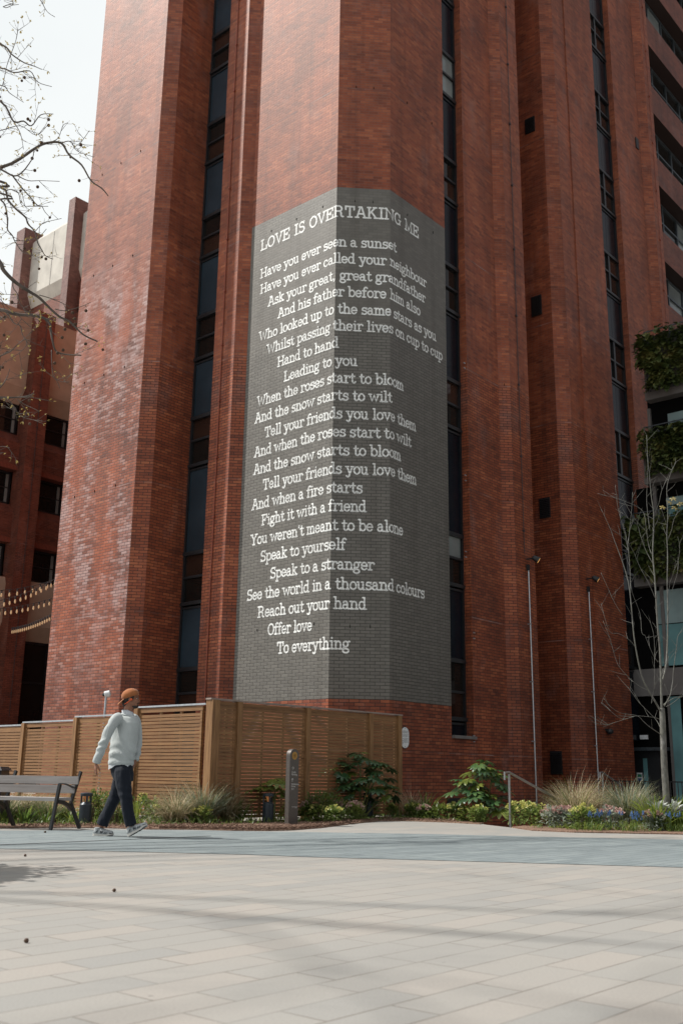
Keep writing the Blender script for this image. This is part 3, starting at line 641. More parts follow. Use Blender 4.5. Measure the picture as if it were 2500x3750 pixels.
POEM = [("LOVE IS OVERTAKING ME", 0.38, 5.52, 14.12, 1), ("Have you ever seen a sunset", 0.40, 4.59, 13.31), ("Have you ever called your neighbour", 0.42, 5.83, 12.86), ("Ask your great, great grandfather", 0.72, 5.78, 12.41), ("And his father before him also", 1.09, 5.56, 11.97), ("Who looked up to the same stars as you", 0.44, 6.23, 11.52), ("Whilst passing their lives on cup to cup", 0.74, 6.50, 11.08), ("Hand to hand", 1.13, 3.12, 10.63), ("Leading to you", 1.38, 3.57, 10.18), ("When the roses start to bloom", 0.46, 4.86, 9.74), ("And the snow starts to wilt", 0.40, 4.42, 9.30), ("Tell your friends you love them", 0.77, 5.35, 8.85), ("And when the roses start to wilt", 0.42, 5.16, 8.40), ("And the snow starts to bloom", 0.42, 4.75, 7.95), ("Tell your friends you love them", 0.77, 5.36, 7.50), ("And when a fire starts", 0.41, 3.72, 7.05), ("Fight it with a friend", 0.77, 3.81, 6.61), ("You weren't meant to be alone", 0.42, 4.83, 6.16), ("Speak to yourself", 0.77, 3.35, 5.71), ("Speak to a stranger", 1.12, 4.00, 5.26), ("See the world in a thousand colours", 0.36, 5.65, 4.81), ("Reach out your hand", 0.75, 3.83, 4.37), ("Offer love", 1.10, 2.50, 3.93), ("To everything", 1.42, 3.47, 3.48)]
bm = bmesh.new(); zoff = bm.verts.layers.float.new("zo")
for ln in POEM:
    txt, u0, u1, v0 = ln[:4]; big = len(ln) > 4
    xh = 0.194 if big else 0.166; hw = 0.122
    ws = 0.60 if not big else 0.8
    tot = sum((GL[c][0] if c != ' ' else ws) for c in txt); sx = (u1 - u0) / tot
    x = 0.0
    for ci, c in enumerate(txt):
        adv, strokes = GL[c]
        for si, stv in enumerate(strokes):
            pts = [((x + p[0]) * sx, p[1] * xh) for p in stv]
            V, F = ribbon(pts, hw * (xh + sx) / 2)
            bv = []
            for p in V:
                b_ = bm.verts.new((u0 + p.x, v0 + p.y, 0)); b_[zoff] = 0.0004 * si + 0.0002 * (ci % 2); bv.append(b_)
            for f in F:
                try: bm.faces.new([bv[i] for i in f])
                except ValueError: pass
        x += ws if c == ' ' else adv
for cut in (LF, LF + LG):
    bmesh.ops.bisect_plane(bm, geom=bm.verts[:] + bm.edges[:] + bm.faces[:], plane_co=(cut, 0, 0), plane_no=(1, 0, 0), dist=1e-6)
uvl = bm.loops.layers.uv.new("UVMap")
for f in bm.faces:
    cu = f.calc_center_median().x; uo = 0 if cu < LF else (LF if cu < LF + LG else LF + LG)
    for lp in f.loops: lp[uvl].uv = (lp.vert.co.x - uo, lp.vert.co.y)
for v in bm.verts:
    v.co = Vector(wrap(v.co.x, v.co.y, 0.0075 + v[zoff])) - Vector((0, 23, 0))
bmesh.ops.recalc_face_normals(bm, faces=bm.faces[:])
me = bpy.data.meshes.new("lettering"); bm.to_mesh(me); bm.free(); me.materials.append(M['letter'])
lo_ = bpy.data.objects.new("lettering", me); COL.objects.link(lo_); lo_.parent = mural
# ================================================================== RIBBON-WINDOW WING (right, behind the tower's last pier)
wing = thing("brick_office_wing", (15, 37, 0), "dark red brick wing with slanting rows of ribbon windows, top right", "office wing")
A0 = E22 + nH * 0.0; 
lev = [(17.96, 19.76), (21.03, 23.02), (24.25, 26.25), (27.52, 29.46), (30.8, 32.7), (34.1, 36.0)]
wl = MB(); Lw = 14.0; A1 = A0 + dH * Lw
zz = BOT
rec = 0.55
for (zs, zh) in lev + [(TOP, TOP)]:
    wl.wall(A0, A1, zz, zs, 0)
    if zs < TOP:
        wl.face([(A0.x, A0.y, zs), (A1.x, A1.y, zs), (A1.x - nH.x * rec, A1.y - nH.y * rec, zs + 0.15), (A0.x - nH.x * rec, A0.y - nH.y * rec, zs + 0.15)])
        wl.face([(A0.x - nH.x * rec, A0.y - nH.y * rec, zh), (A1.x - nH.x * rec, A1.y - nH.y * rec, zh), (A1.x, A1.y, zh), (A0.x, A0.y, zh)])
    zz = zh
a_, b_ = A0 - nH * rec, A1 - nH * rec
B1 = A1 + P2(2, 10); B0 = A0 + P2(-3, 12)
wl.wall(A1, B1, BOT, TOP); wl.wall(B1, B0, BOT, TOP); wl.wall(a_ - nH * 3, a_, BOT, TOP)
wl.face([(p.x, p.y, TOP) for p in (A0, A1, B1, B0)])
wl.build("wall", M['brick_far'], wing)
for li, (zs, zh) in enumerate(lev):
    fr = MB(); nW = 10
    for k in range(nW + 1):
        fr.box(a_ + dH * (Lw * k / nW) + nH * 0.03 + P2(0, 0) + Vector((0, 0, (zs + zh) / 2 + 0.07)), 0.09, 0.08, zh - zs - 0.16, dH, 0, -nH)
    for z in (zs + 0.20, (zs + zh) / 2 + 0.12, zh - 0.06): fr.box((a_ + b_) / 2 + nH * 0.034 + Vector((0, 0, z)), Lw, 0.08, 0.07, dH, 0, -nH)
    fo = fr.build("window_band", M['grey_frame'], wing)
    for k in range(nW):
        q = MB(); s = Lw * (k + 0.5) / nW
        q.box(a_ + dH * s + Vector((0, 0, (zs + zh) / 2 + 0.06)), Lw / nW - 0.1, 0.02, zh - zs - 0.3, dH, 0, -nH)
        q.build("pane", M['curtain'] if (k * 5 + li * 3) % 4 == 1 else M['glass'], fo)

# ================================================================== BLOCK WITH PLANTED BALCONIES (right)
grb = thing("planted_balcony_block", (11, 30, 0), "grey balcony block with green planted walls on its balcony fronts, right edge", "balcony block")
R1 = P2(9.863, 30.442)
Lb = 8.0
ply = MB()
gp0 = R1 - dF * 1.6 - nF * 0.42; gp1 = R1 + dF * Lb - nF * 0.42       # recessed glazing line
ply.wall(gp0, gp1, BOT, 6.7); ply.wall(R1 - dF * 0.70 - nF * 0.42, gp1, 6.7, 9.97); ply.wall(R1 - dF * 0.12 - nF * 0.42, gp1, 9.97, 13.0); ply.wall(gp0 - nF * 6, gp0, BOT, 6.7)
ply.build("wall", M['dark'], grb)
lm_ = N("living_wall_leaves"); g = lm_.geo(); f1 = lm_.noise(g, 1.6, 4.0); f2 = lm_.noise(g, 9.0, 3.0)
lm_.l(lm_.ramp(lm_.math('ADD', lm_.math('MULTIPLY', f1, 0.6), lm_.math('MULTIPLY', f2, 0.4)), [(0.36, (0.025, 0.045, 0.014)), (0.5, (0.065, 0.09, 0.024)), (0.6, (0.15, 0.155, 0.045)), (0.7, (0.19, 0.125, 0.05))]), lm_.p.inputs['Base Color']); setp(lm_, rough=0.55, spec=0.35); M['living'] = lm_.m
def leafquad(mb, p, d, up, w, l, mi=0, bend=0.25):
    """pointed folded leaf: 4 faces"""
    p = Vector(p); d = Vector(d).normalized(); s = d.cross(Vector(up))
    if s.length < 1e-3: s = d.orthogonal()
    s.normalize(); u = s.cross(d)
    m1 = p + d * l * 0.35 + u * bend * l * 0.12; m2 = p + d * l * 0.72 + u * bend * l * 0.05; t = p + d * l - u * bend * l * 0.25
    mb.face([p, m1 - s * w * 0.5 + u * w * 0.12, m1], None, mi); mb.face([p, m1, m1 + s * w * 0.5 + u * w * 0.12], None, mi)
    mb.face([m1, m1 - s * w * 0.5 + u * w * 0.12, m2 - s * w * 0.42 + u * w * 0.1, m2], None, mi); mb.face([m1, m2, m2 + s * w * 0.42 + u * w * 0.1, m1 + s * w * 0.5 + u * w * 0.12], None, mi)
    mb.face([m2, m2 - s * w * 0.42 + u * w * 0.1, t], None, mi); mb.face([m2, t, m2 + s * w * 0.42 + u * w * 0.1], None, mi)
levs = [(12.77, 13.03, 14.95, 15.15, 0.0), (9.96, 10.16, 11.6, 11.86, -0.22), (6.68, 6.93, 8.8, 9.05, -0.78)]
for bi, (z0, z1, zg, zr, s0) in enumerate(levs):
    b = MB(); c0 = R1 + dF * s0
    b.box(c0 + dF * (Lb - s0) / 2 - nF * 0.19 + Vector((0, 0, (z0 + z1) / 2)), Lb - s0, 0.38, z1 - z0, dF, 0, -nF)
    b.box(c0 + dF * 0.10 - nF * 0.07 + Vector((0, 0, (z1 + zg) / 2)), 0.16, 0.12, zg - z1, dF, 0, -nF)
    b.box(c0 + dF * (Lb - s0) / 2 - nF * 0.10 + Vector((0, 0, (z1 + zg) / 2)), Lb - s0 - 0.4, 0.1, zg - z1 - 0.01, dF, 0, -nF)
    b.box(c0 + dF * 0.06 - nF * 0.27 + Vector((0, 0, (z1 + zg) / 2)), 0.1, 0.28, zg - z1 - 0.02, dF, 0, -nF)
    bo_ = b.build("balcony", M['slab'], grb)
    rl = MB(); rp = c0 + dF * 0.1
    for zq in (zr, zr - 0.22): rl.beam(rp + Vector((0, 0, zq)), rp + dF * (Lb - 0.5) + Vector((0, 0, zq)), 0.035, 0.035)
    for k in range(9): rl.beam(rp + dF * (0.02 + k * 0.85) + Vector((0, 0, z1)), rp + dF * (0.02 + k * 0.85) + Vector((0, 0, zr)), 0.03, 0.03)
    rl.build("railing", M['grey_frame'], bo_)
    lv = MB(); rr = random.Random(40 + bi)
    hh = zg - z1
    for k in range(3000):
        s = rr.uniform(0.02, 4.0) if k % 3 else rr.uniform(0.02, 1.9 - s0); z = z1 + rr.random() ** 0.9 * hh
        if z < z1 + hh * 0.42 and s < 0.22 + 0.1 * sin(z * 9): continue
        clump = 0.10 + 0.10 * sin(s * 3.1 + z * 2.3) + 0.06 * sin(s * 7 - z * 5)
        p = c0 + dF * s + nF * (rr.uniform(0.0, 0.16) + max(0, clump)) + Vector((0, 0, z))
        if rr.random() < 0.03: p.z = zg + rr.random() * 0.15
        L = rr.uniform(0.10, 0.30) * (1.3 if sin(s * 2 + z) > 0.3 else 0.8)
        leafquad(lv, p, nF * rr.uniform(0.2, 1) + dF * rr.uniform(-0.9, 0.9) + Vector((0, 0, rr.uniform(-1.1, 0.3))), Vector((0, 0, 1)) + nF * 0.5, L * rr.uniform(0.35, 0.8), L)
    lv.build("green_wall", M['living'], bo_)
# glazing of the block: blinds behind glass, mullions
def glaz(z0, z1, s0, s1, mat, name="window", off=0.02):
    q = MB(); q.box(gp0 + dF * (1.6 + (s0 + s1) / 2) + nF * off + Vector((0, 0, (z0 + z1) / 2)), s1 - s0, 0.02, z1 - z0, dF, 0, -nF); return q.build(name, mat, grb)
for (zt, zb, zbl, ss) in ((12.3, 10.3, 11.9, 0.55), (9.5, 7.2, 9.25, 0.30), (6.55, 4.2, 5.5, -0.25)):
    for k in range(4):
        a1, a2 = ss + k * 1.45, ss + k * 1.45 + 1.38
        glaz(zbl, zt, a1, a2, M['blind']); glaz(zb, zbl - 0.03, a1, a2, M['glass_teal'] if k % 2 == 0 else M['glass'])
fr = MB()
for k in range(6): fr.box(gp0 + dF * (1.6 - 0.05 + k * 1.45) + nF * 0.05 + Vector((0, 0, 6.0)), 0.10, 0.10, 13.2, dF, 0, -nF)
fr.box(gp0 + dF * 5 + nF * 0.16 + Vector((0, 0, 3.7)), 9.2, 0.14, 0.82, dF, 0, -nF)
fr.build("window_frame", M['slab'], grb)
glaz(0.2, 3.25, 0.02, 0.34, M['glass_teal'], "window", 0.16); glaz(0.0, 3.25, 0.45, 1.6, M['glass'], "window", 0.03)
# exit door below the third window strip
dr = thing("exit_door", (8.9, 30.2, BOT), "dark glazed exit door with a small green and blue notice at the foot of the tower", "door")
db = R1 - dF * 1.28 - nF * 0.30
q = MB(); q.box(db + dF * 0.55 + Vector((0, 0, 1.70)), 1.2, 0.5, 0.10, dF, 0, -nF); q.build("canopy", M['grey_frame'], dr)
q = MB()
q.box(db + dF * 0.5 - nF * 0.05 + Vector((0, 0, 0.5)), 1.1, 0.05, 2.3, dF, 0, -nF); q.build("door_leaf", M['black'], dr)
q = MB(); q.box(db + dF * 0.36 - nF * 0.015 + Vector((0, 0, 0.75)), 0.13, 0.02, 1.35, dF, 0, -nF); q.build("vision_panel", M['glass_teal'], dr)
q = MB(); q.box(db + dF * 0.16 + nF * 0.002 + Vector((0, 0, 0.86)), 0.17, 0.012, 0.28, dF, 0, -nF); no = q.build("notice", M['white'], dr)
q = MB(); q.box(db + dF * 0.165 + nF * 0.010 + Vector((0, 0, 0.915)), 0.125, 0.006, 0.085, dF, 0, -nF); q.build("green_panel", M['green'], no)
q = MB(); q.box(db + dF * 0.165 + nF * 0.010 + Vector((0, 0, 0.80)), 0.125, 0.006, 0.085, dF, 0, -nF); q.build("blue_panel", M['blue'], no)
el = MB(); el.box(R1 - dF * 0.90 - nF * 0.30 + Vector((0, 0, 2.06)), 0.24, 0.07, 0.13, dF, 0, -nF)
elo = el.build("exit_sign_light", M['white']); tag(elo, "small white light box over the exit door", "light")

# ================================================================== LOWER LEFT BUILDING (concrete panels, brick piers, windows)
lb = thing("concrete_panelled_building", (-16, 42, 0), "brick and tan concrete office building with dark windows left of the tower", "building")
Q = Vector((-14.108, 43.783, 0))
def LP(s, out, z): return Q + dH * s + nH * out + Vector((0, 0, z))
pq = MB()
for s0, s1 in ((-0.90, 0.0), (-4.6, -3.7)):
    pq.box(LP((s0 + s1) / 2, 0.10, 10.5), s1 - s0, 0.9, 22.1 + 0.3, dH, 0, -nH)
pq.build("brick_pier", M['brick_far'], lb)
def bay(s0, s1, nm=True):
    c = (s0 + s1) / 2; L = s1 - s0
    b = MB()
    for (zt, zb, zc) in ((21.62, 17.92, 17.2),):
        b.hexa([LP(s0, -0.5, zc), LP(s1, -0.5, zc), LP(s1, -0.51, zc), LP(s0, -0.51, zc), LP(s0, -0.5, zc + .01), LP(s1, -0.5, zc + .01), LP(s1, -0.51, zc + .01), LP(s0, -0.51, zc + .01)])
    def prof(pts, mat, name):
        m = MB(); n = len(pts)
        for i in range(n - 1):
            (o0, z0), (o1, z1) = pts[i], pts[i + 1]
            a, b2, c2, d2 = LP(s0, o1, z1), LP(s1, o1, z1), LP(s1, o0, z0), LP(s0, o0, z0)
            m.face([a, b2, c2, d2], [(s0, z1), (s1, z1), (s1, z0), (s0, z0)])
        return m.build(name, mat, lb)
    prof([(-2.5, 21.66), (0.0, 21.66), (0.0, 17.92), (-0.42, 17.19), (-0.55, 17.19)], M['concrete_brown'], "concrete_panel")
    prof([(-0.55, 15.72), (-0.34, 15.70), (0.0, 15.26), (0.0, 13.94), (-0.55, 13.94)], M['brick_far'], "spandrel_wall")
    prof([(-0.55, 12.42), (-0.34, 12.40), (0.0, 11.96), (0.0, 10.59), (-0.55, 10.59)], M['brick_far'], "spandrel_wall")
    prof([(-0.55, 9.10), (-0.1, 9.05), (0.0, 8.75), (0.0, 7.04), (-0.42, 6.41), (-0.55, 6.41)], M['concrete'] if False else M['concrete_brown'], "concrete_panel")
    # soldier courses over the window heads
    for zt in (13.94, 10.59):
        sc = MB(); sc.box(LP(c, 0.004, zt + 0.12), L - 0.01, 0.01, 0.22, dH, 0, -nH)
        sc.build("soldier_course", M['soldier'], lb)
    for (zh, zs, nn) in ((17.19, 15.72, 2), (13.94, 12.42, 2), (10.59, 9.10, 2), (6.41, -0.6, 2)):
        fr = MB()
        for zz_ in (zh - 0.05, zs + 0.05, (zh + zs) / 2 if zh > 7 else 4.6): fr.box(LP(c, -0.50, zz_), L, 0.08, 0.09 if zz_ != (zh + zs) / 2 else 0.05, dH, 0, -nH)
        for k in range(nn + 1): fr.box(LP(s0 + 0.05 + (L - 0.1) * k / nn, -0.502, (zh + zs) / 2), 0.11, 0.08, zh - zs, dH, 0, -nH)
        fo = fr.build("window", M['frame'], lb)
        for k in range(nn):
            q = MB(); q.box(LP(s0 + L * (k + 0.5) / nn, -0.53, (zh + zs) / 2), L / nn - 0.1, 0.02, zh - zs - 0.1, dH, 0, -nH); q.build("pane", M['glass'], fo)
            if zh > 7:
                q = MB(); q.box(LP(s0 + L * (k + 1) / nn - 0.17, -0.495, (zh + zs) / 2 - 0.02), 0.14, 0.02, zh - zs - 0.2, dH, 0, -nH); q.build("blind_edge", M['curtain'], fo)
n_ = N("soldier_bricks"); uvx = n_.mapping(n_.geo(), rot=(0, 0, -(TH + pi / 4)))
wv = n_.n('TexWave', wave_type='BANDS', bands_direction='X', Scale=4.4); n_.l(uvx, wv.inputs['Vector'])
n_.l(n_.ramp(wv.outputs['Fac'], [(0.05, (0.05, 0.02, 0.016)), (0.2, (0.19, 0.045, 0.026)), (0.9, (0.24, 0.06, 0.034))]), n_.p.inputs['Base Color']); setp(n_, rough=0.7); M['soldier'] = n_.m
bay(0.0, 3.6); bay(-3.7, -0.90)
q = MB(); bk = [LP(-4.6, -0.4, 0), LP(-4.6, -9, 0), LP(3.6, -9, 0), LP(3.6, -0.4, 0)]
for i in range(3): q.wall(bk[i + 1], bk[i], -0.6, 21.6)
q.face([(p.x, p.y, 21.6) for p in bk]); q.build("back_wall", M['concrete_brown'], lb)
q = MB(); q.tube([LP(-0.45, 0.58, 3), LP(-0.45, 0.58, 21.4)], 0.014, 6)
for z in range(4, 21, 2): q.box(LP(-0.45, 0.58, z), 0.06, 0.05, 0.05, dH)
q.build("lightning_conductor", M['conduit'], lb)

# ================================================================== TALL CONCRETE-PANELLED BLOCK BEHIND IT
tb = thing("concrete_topped_block", (-15, 50, 0), "tall block with pale concrete parapet panels between brick piers against the sky", "building")
Qf = Vector((-15.206, 49.727, 0))
def TP(s, out, z): return Qf + dF * s + nF * out + Vector((0, 0, z))
q = MB()
for s0 in (-5.50, -0.30, 4.9):
    q.box(TP(s0 + 0.3 + 0.14, -0.3, 15.5), 0.88 if s0 < -1 else 0.60, 1.2, 32.7, dF, 0, -nF)
q.build("brick_pier", M['brick_block'] if 'brick_block' in M else M['brick_far'], tb)
for s0, s1 in ((-4.62, -0.30), (0.30, 4.9)):
    def prof(pts, mat, name):
        m = MB()
        for i in range(len(pts) - 1):
            (o0, z0), (o1, z1) = pts[i], pts[i + 1]
            m.face([TP(s0, o1, z1), TP(s1, o1, z1), TP(s1, o0, z0), TP(s0, o0, z0)], [(s0, z1), (s1, z1), (s1, z0), (s0, z0)])
        return m.build(name, mat, tb)
    prof([(-6, 31.40), (-0.55, 31.40), (-0.30, 31.05), (-0.30, 27.6), (-0.62, 26.85), (-0.9, 26.85)], M['concrete'], "concrete_panel")
    if s0 < 0: prof([(-0.6, 26.9), (-0.6, 0)], M['brick_far'], "wall")
    else:
        prof([(-0.9, 25.3), (-0.55, 25.2), (-0.3, 24.9), (-0.3, 0)], M['brick_far'], "wall")
        fr = MB()
        for z in (26.8, 26.05, 25.3): fr.box(TP((s0 + s1) / 2 + 0.3, -0.8, z), s1 - s0 - 0.8, 0.08, 0.08, dF, 0, -nF)
        for k in range(4): fr.box(TP(1.0 + k * 1.25, -0.802, 26.05), 0.1, 0.08, 1.5, dF, 0, -nF)
        fo = fr.build("window", M['frame'], tb)
        q = MB(); q.box(TP(2.9, -0.84, 26.05), 3.9, 0.02, 1.5, dF, 0, -nF); q.build("pane", M['glass'], fo)
        q = MB(); q.box(TP(0.65, -0.65, 26.05), 0.7, 0.6, 1.56, dF, 0, -nF); q.build("wall", M['brick_far'], tb)
q = MB()
for s in (-2.38,): q.box(TP(s, -0.296, 29.3), 0.03, 0.012, 3.4, dF, 0, -nF)
q.build("panel_joint", M['slab'], tb)
q = MB(); bk = [TP(-5.5, -0.9, 0), TP(-5.5, -9, 0), TP(5.4, -9, 0), TP(5.4, -0.9, 0)]
for i in range(3): q.wall(bk[i + 1], bk[i], -0.6, 31.3)
q.build("back_wall", M['brick_far'], tb)
# ================================================================== SLATTED TIMBER FENCES
FC = ATD(776, 2562, 17.5); FC.z = 0
def fence_panel(parent, a, b, zt, z0=0.06, sh=0.048):
    d = (b - a); L = d.length; d.normalize(); n = nrm(d)
    if n.y > 0: n = -n
    m = MB(); z = z0 + 0.03; rr = random.Random(int(a.x * 100) + 5)
    while z < zt - 0.10:
        m.box((a + b) / 2 + n * 0.022 + Vector((0, 0, z)), L, 0.018, sh, d, 0, -n); z += 0.0605
    m.box((a + b) / 2 + n * 0.0215 + Vector((0, 0, zt - 0.055)), L, 0.018, 0.075, d, 0, -n)
    k = max(2, int(L / 0.75) + 1)
    for i in range(k + 1):
        m.box(a + d * (0.03 + (L - 0.06) * i / k) - n * 0.006 + Vector((0, 0, (z0 + zt) / 2)), 0.05, 0.035, zt - z0 - 0.04, d, 0, -n)
    # near edge frame
    m.box(a + d * 0.025 + n * 0.024 + Vector((0, 0, (z0 + zt - 0.1) / 2)), 0.05, 0.024, zt - z0 - 0.1, d, 0, -n)
    m.box(b - d * 0.025 + n * 0.024 + Vector((0, 0, (z0 + zt - 0.1) / 2)), 0.05, 0.024, zt - z0 - 0.1, d, 0, -n)
    return m.build("slat_panel", M['timber'], parent)
def fence_post(parent, p, d, zt, w=0.10, dep=0.12):
    n = nrm(d); n = -n if n.y > 0 else n
    m = MB(); m.box(p + n * 0.02 + Vector((0, 0, zt / 2)), w, dep, zt, d, 0, -n); return m.build("post", M['timber_post'], parent)
def coping(parent, a, b, z, mat, w=0.11):
    d = (b - a).normalized(); m = MB(); m.box((a + b) / 2 + Vector((0, 0, z + 0.014)), (b - a).length, w, 0.028, d); return m.build("coping", mat, parent)
f1 = thing("slatted_fence", FC, "brown slatted timber fence running right from the corner post to the white plaque", "fence")
f2 = thing("slatted_fence", FC - dF * 1.0, "stepped brown slatted timber fence with grey coping behind the bench and the man", "fence")
FE = Vector((1.279, 21.344, 0)); dR = (FE - FC).normalized(); LR = (FE - FC).length
zc = 2.025
px_posts = [(868, 2640), (1120, 2640), (1350, 2640), (1455, 2640)]
ps = [(HIT(px, py, FC, dR) - FC) for px, py in px_posts]; ps = [Vector((p.x, p.y, 0)).length for p in ps]
fence_post(f1, FC + dR * 0.02, dR, zc - 0.004, 0.17, 0.17)
prev = 0.10
for i, s in enumerate(ps):
    fence_panel(f1, FC + dR * (prev + 0.06), FC + dR * (s - 0.06), zc, 0.06, 0.0525)
    fence_post(f1, FC + dR * s, dR, zc - 0.004, 0.11)
    prev = s
coping(f1, FC - dR * 0.08, FE + dR * 0.03, zc, M['coping'], 0.14)
lefts = [((510, 2600), 1.935), ((287, 2640), 1.835), ((95, 2660), 1.775), ((-150, 2680), 1.715), ((-420, 2690), 1.66)]
prev = 0.14; 
for i, ((px, py), zt) in enumerate(lefts):
    h = HIT(px, py, FC, dF); s = (Vector((h.x, h.y, 0)) - FC).length
    zt = HC + ray(px, (2590, 2624, 2645, 2664, 2680)[i]).z / hypot(ray(px, py).x, ray(px, py).y) * hypot(h.x, h.y) - 0.02
    fence_panel(f2, FC - dF * (s - 0.05), FC - dF * (prev + 0.05), zt)
    fence_post(f2, FC - dF * s, dF, zt - 0.004, 0.11)
    coping(f2, FC - dF * (s + 0.06), FC - dF * (prev - 0.05 if i else 0.10), zt, M['steel'], 0.10)
    prev = s

# ================================================================== BENCH
bo = Vector((-3.95, 14.52, 0)); bd = Vector((0.975, -0.222, 0)).normalized(); bb = Vector((0.222, 0.975, 0)).normalized()
bench = thing("park_bench", bo, "grey timber bench with black metal legs and armrest beside the man", "bench")
def BP(s, t, z): return bo + bd * s + bb * t + Vector((0, 0, z))
def frame(s):
    f = MB()
    f.beam(BP(s - 0.035, 0, 0), BP(s + 0.02, 0.06, 0.625), 0.055, 0.035, bd); f.build("leg", M['black'], bench)
    f = MB(); f.beam(BP(s + 0.07, 0.66, 0), BP(s - 0.02, 0.50, 0.36), 0.055, 0.035, bd); f.beam(BP(s - 0.02, 0.495, 0.34), BP(s + 0.045, 0.62, 0.80), 0.05, 0.033, bd); f.build("leg", M['black'], bench)
    f = MB(); pts = [BP(s + 0.01, 0.06, 0.385), BP(s + 0.01, 0.22, 0.372), BP(s + 0.0, 0.38, 0.33), BP(s - 0.01, 0.50, 0.27)]
    for p, q2 in zip(pts, pts[1:]): f.beam(p, q2, 0.05, 0.036, bd)
    f.build("seat_bracket", M['black'], bench)
for s in (0.0, -1.05, -2.3): frame(s)
f = MB(); pts = [BP(0.02, 0.06, 0.632), BP(0.02, 0.2, 0.628), BP(0.015, 0.36, 0.60), BP(0.01, 0.54, 0.56)]
for p, q2 in zip(pts, pts[1:]): f.beam(p, q2, 0.012, 0.045, bd)
f.build("armrest", M['black'], bench)
f = MB()
for t in (0.05, 0.19, 0.33): f.box(BP(-1.27, t + 0.05, 0.415), 2.56, 0.125, 0.045, bd, 0, bb)
f.build("seat", M['timber_grey'], bench)
f = MB(); upb = (BP(0.06, 0.12, 0.46) - BP(0, 0, 0)).normalized()
for z, t in ((0.55, 0.50), (0.675, 0.545)): f.box(BP(-1.275 + (t - 0.5) * 0.6, t, z), 2.60, 0.03, 0.115, bd, 0, bb)
f.build("backrest", M['timber_grey'], bench)

# ================================================================== BOLLARD LIGHTS
def bollard(loc, label, h=0.46, r=0.095):
    b = thing("bollard_light", loc, label, "bollard light", "low bollard lights in the planting bed"); L = Vector(loc)
    m = MB(); m.lathe(L, [(r, -0.05), (r, h * 0.60), (r * 0.62, h * 0.68), (r * 0.56, h * 0.685)], 48); m.build("post", M['bollard'], b, smooth=False)
    m = MB(); m.lathe(L, [(r * 0.99, h * 0.875), (r, h * 0.885), (r, h * 0.965), (r * 0.9, h * 0.98), (0.005, h)], 48); m.build("cap", M['bollard'], b)
    for a in (0.35, 2.45, 4.54):
        m = MB(); p = L + Vector((cos(a + 2.6) * r * 0.86, sin(a + 2.6) * r * 0.86, h * 0.735)); m.box(p, 0.016, 0.03, h * 0.30, Vector((cos(a + 2.6), sin(a + 2.6), 0)))
        m.build("rib", M['bollard'], b)
    m = MB(); m.lathe(L, [(r * 0.20, h * 0.68), (r * 0.24, h * 0.76), (r * 0.5, h * 0.86), (r * 0.55, h * 0.878)], 14); m.build("lamp", M['boll_glow'], b, smooth=True)
    return b
b1 = G(980, 3014); bollard((b1.x, b1.y, 0.03), "blue grey bollard light standing in bark between the grass and the signpost")
b0 = G(309, 3023); bollard((b0.x, b0.y, 0.03), "blue grey bollard light half hidden behind the end of the bench")
b2 = G(1348, 2997); bollard((b2.x, b2.y, 0.03), "blue grey bollard light under the big dark fatsia")

# ================================================================== WAYFINDING SIGN
sg = G(1072, 3024); dS = Vector((cos(radians(-24 + 62)), sin(radians(-24 + 62)), 0))
dS = Vector((0.66, 0.75, 0)).normalized(); nS = Vector((dS.y, -dS.x, 0))
sign = thing("wayfinding_sign", (sg.x, sg.y, 0.0), "slim bronze grey wayfinding post with an ochre disc and white arrows", "sign")
SW, SH, SD = 0.215, 1.21, 0.085
org = Vector((sg.x, sg.y, 0)) 
def SP(u, z, o=0.0): return org + dS * u + nS * o + Vector((0, 0, z))
def slab2d(poly, o0, o1, mat, name, parent, ofn=SP):
    m = MB(); n = len(poly)
    m.face([ofn(u, z, o1) for u, z in poly]); m.face([ofn(u, z, o0) for u, z in reversed(poly)])
    for i in range(n):
        (u0, z0), (u1, z1) = poly[i], poly[(i + 1) % n]; m.face([ofn(u0, z0, o0), ofn(u1, z1, o0), ofn(u1, z1, o1), ofn(u0, z0, o1)])
    return m.build(name, mat, parent)
hw = SW / 2
slab2d([(-hw, -0.05), (hw, -0.05), (hw, SH - hw)] + [(hw * cos(radians(a)), SH - hw + hw * sin(radians(a))) for a in range(10, 180, 10)] + [(-hw, SH - hw)], -SD, 0, M['sign'], "post", sign)
disc = slab2d([(0.062 * cos(radians(a)), SH - hw + 0.0 + 0.062 * 1.28 * 0.8 * sin(radians(a))) for a in range(0, 360, 12)], 0.0005, 0.004, M['ochre'], "disc", sign)
q = MB()
for rad in (0.016, 0.028):
    pts = [SP(rad * cos(a), SH - hw + rad * sin(a), 0.0055) for a in [2 * pi * i / 16 for i in range(17)]]
    for p, p2 in zip(pts, pts[1:]): q.beam(p, p2, 0.002, 0.002)
for a in range(0, 180, 45): q.beam(SP(-0.036 * cos(radians(a)), SH - hw - 0.036 * sin(radians(a)), 0.006), SP(0.036 * cos(radians(a)), SH - hw + 0.036 * sin(radians(a)), 0.006), 0.002, 0.002)
q.build("emblem", M['ochre_dark'], disc)
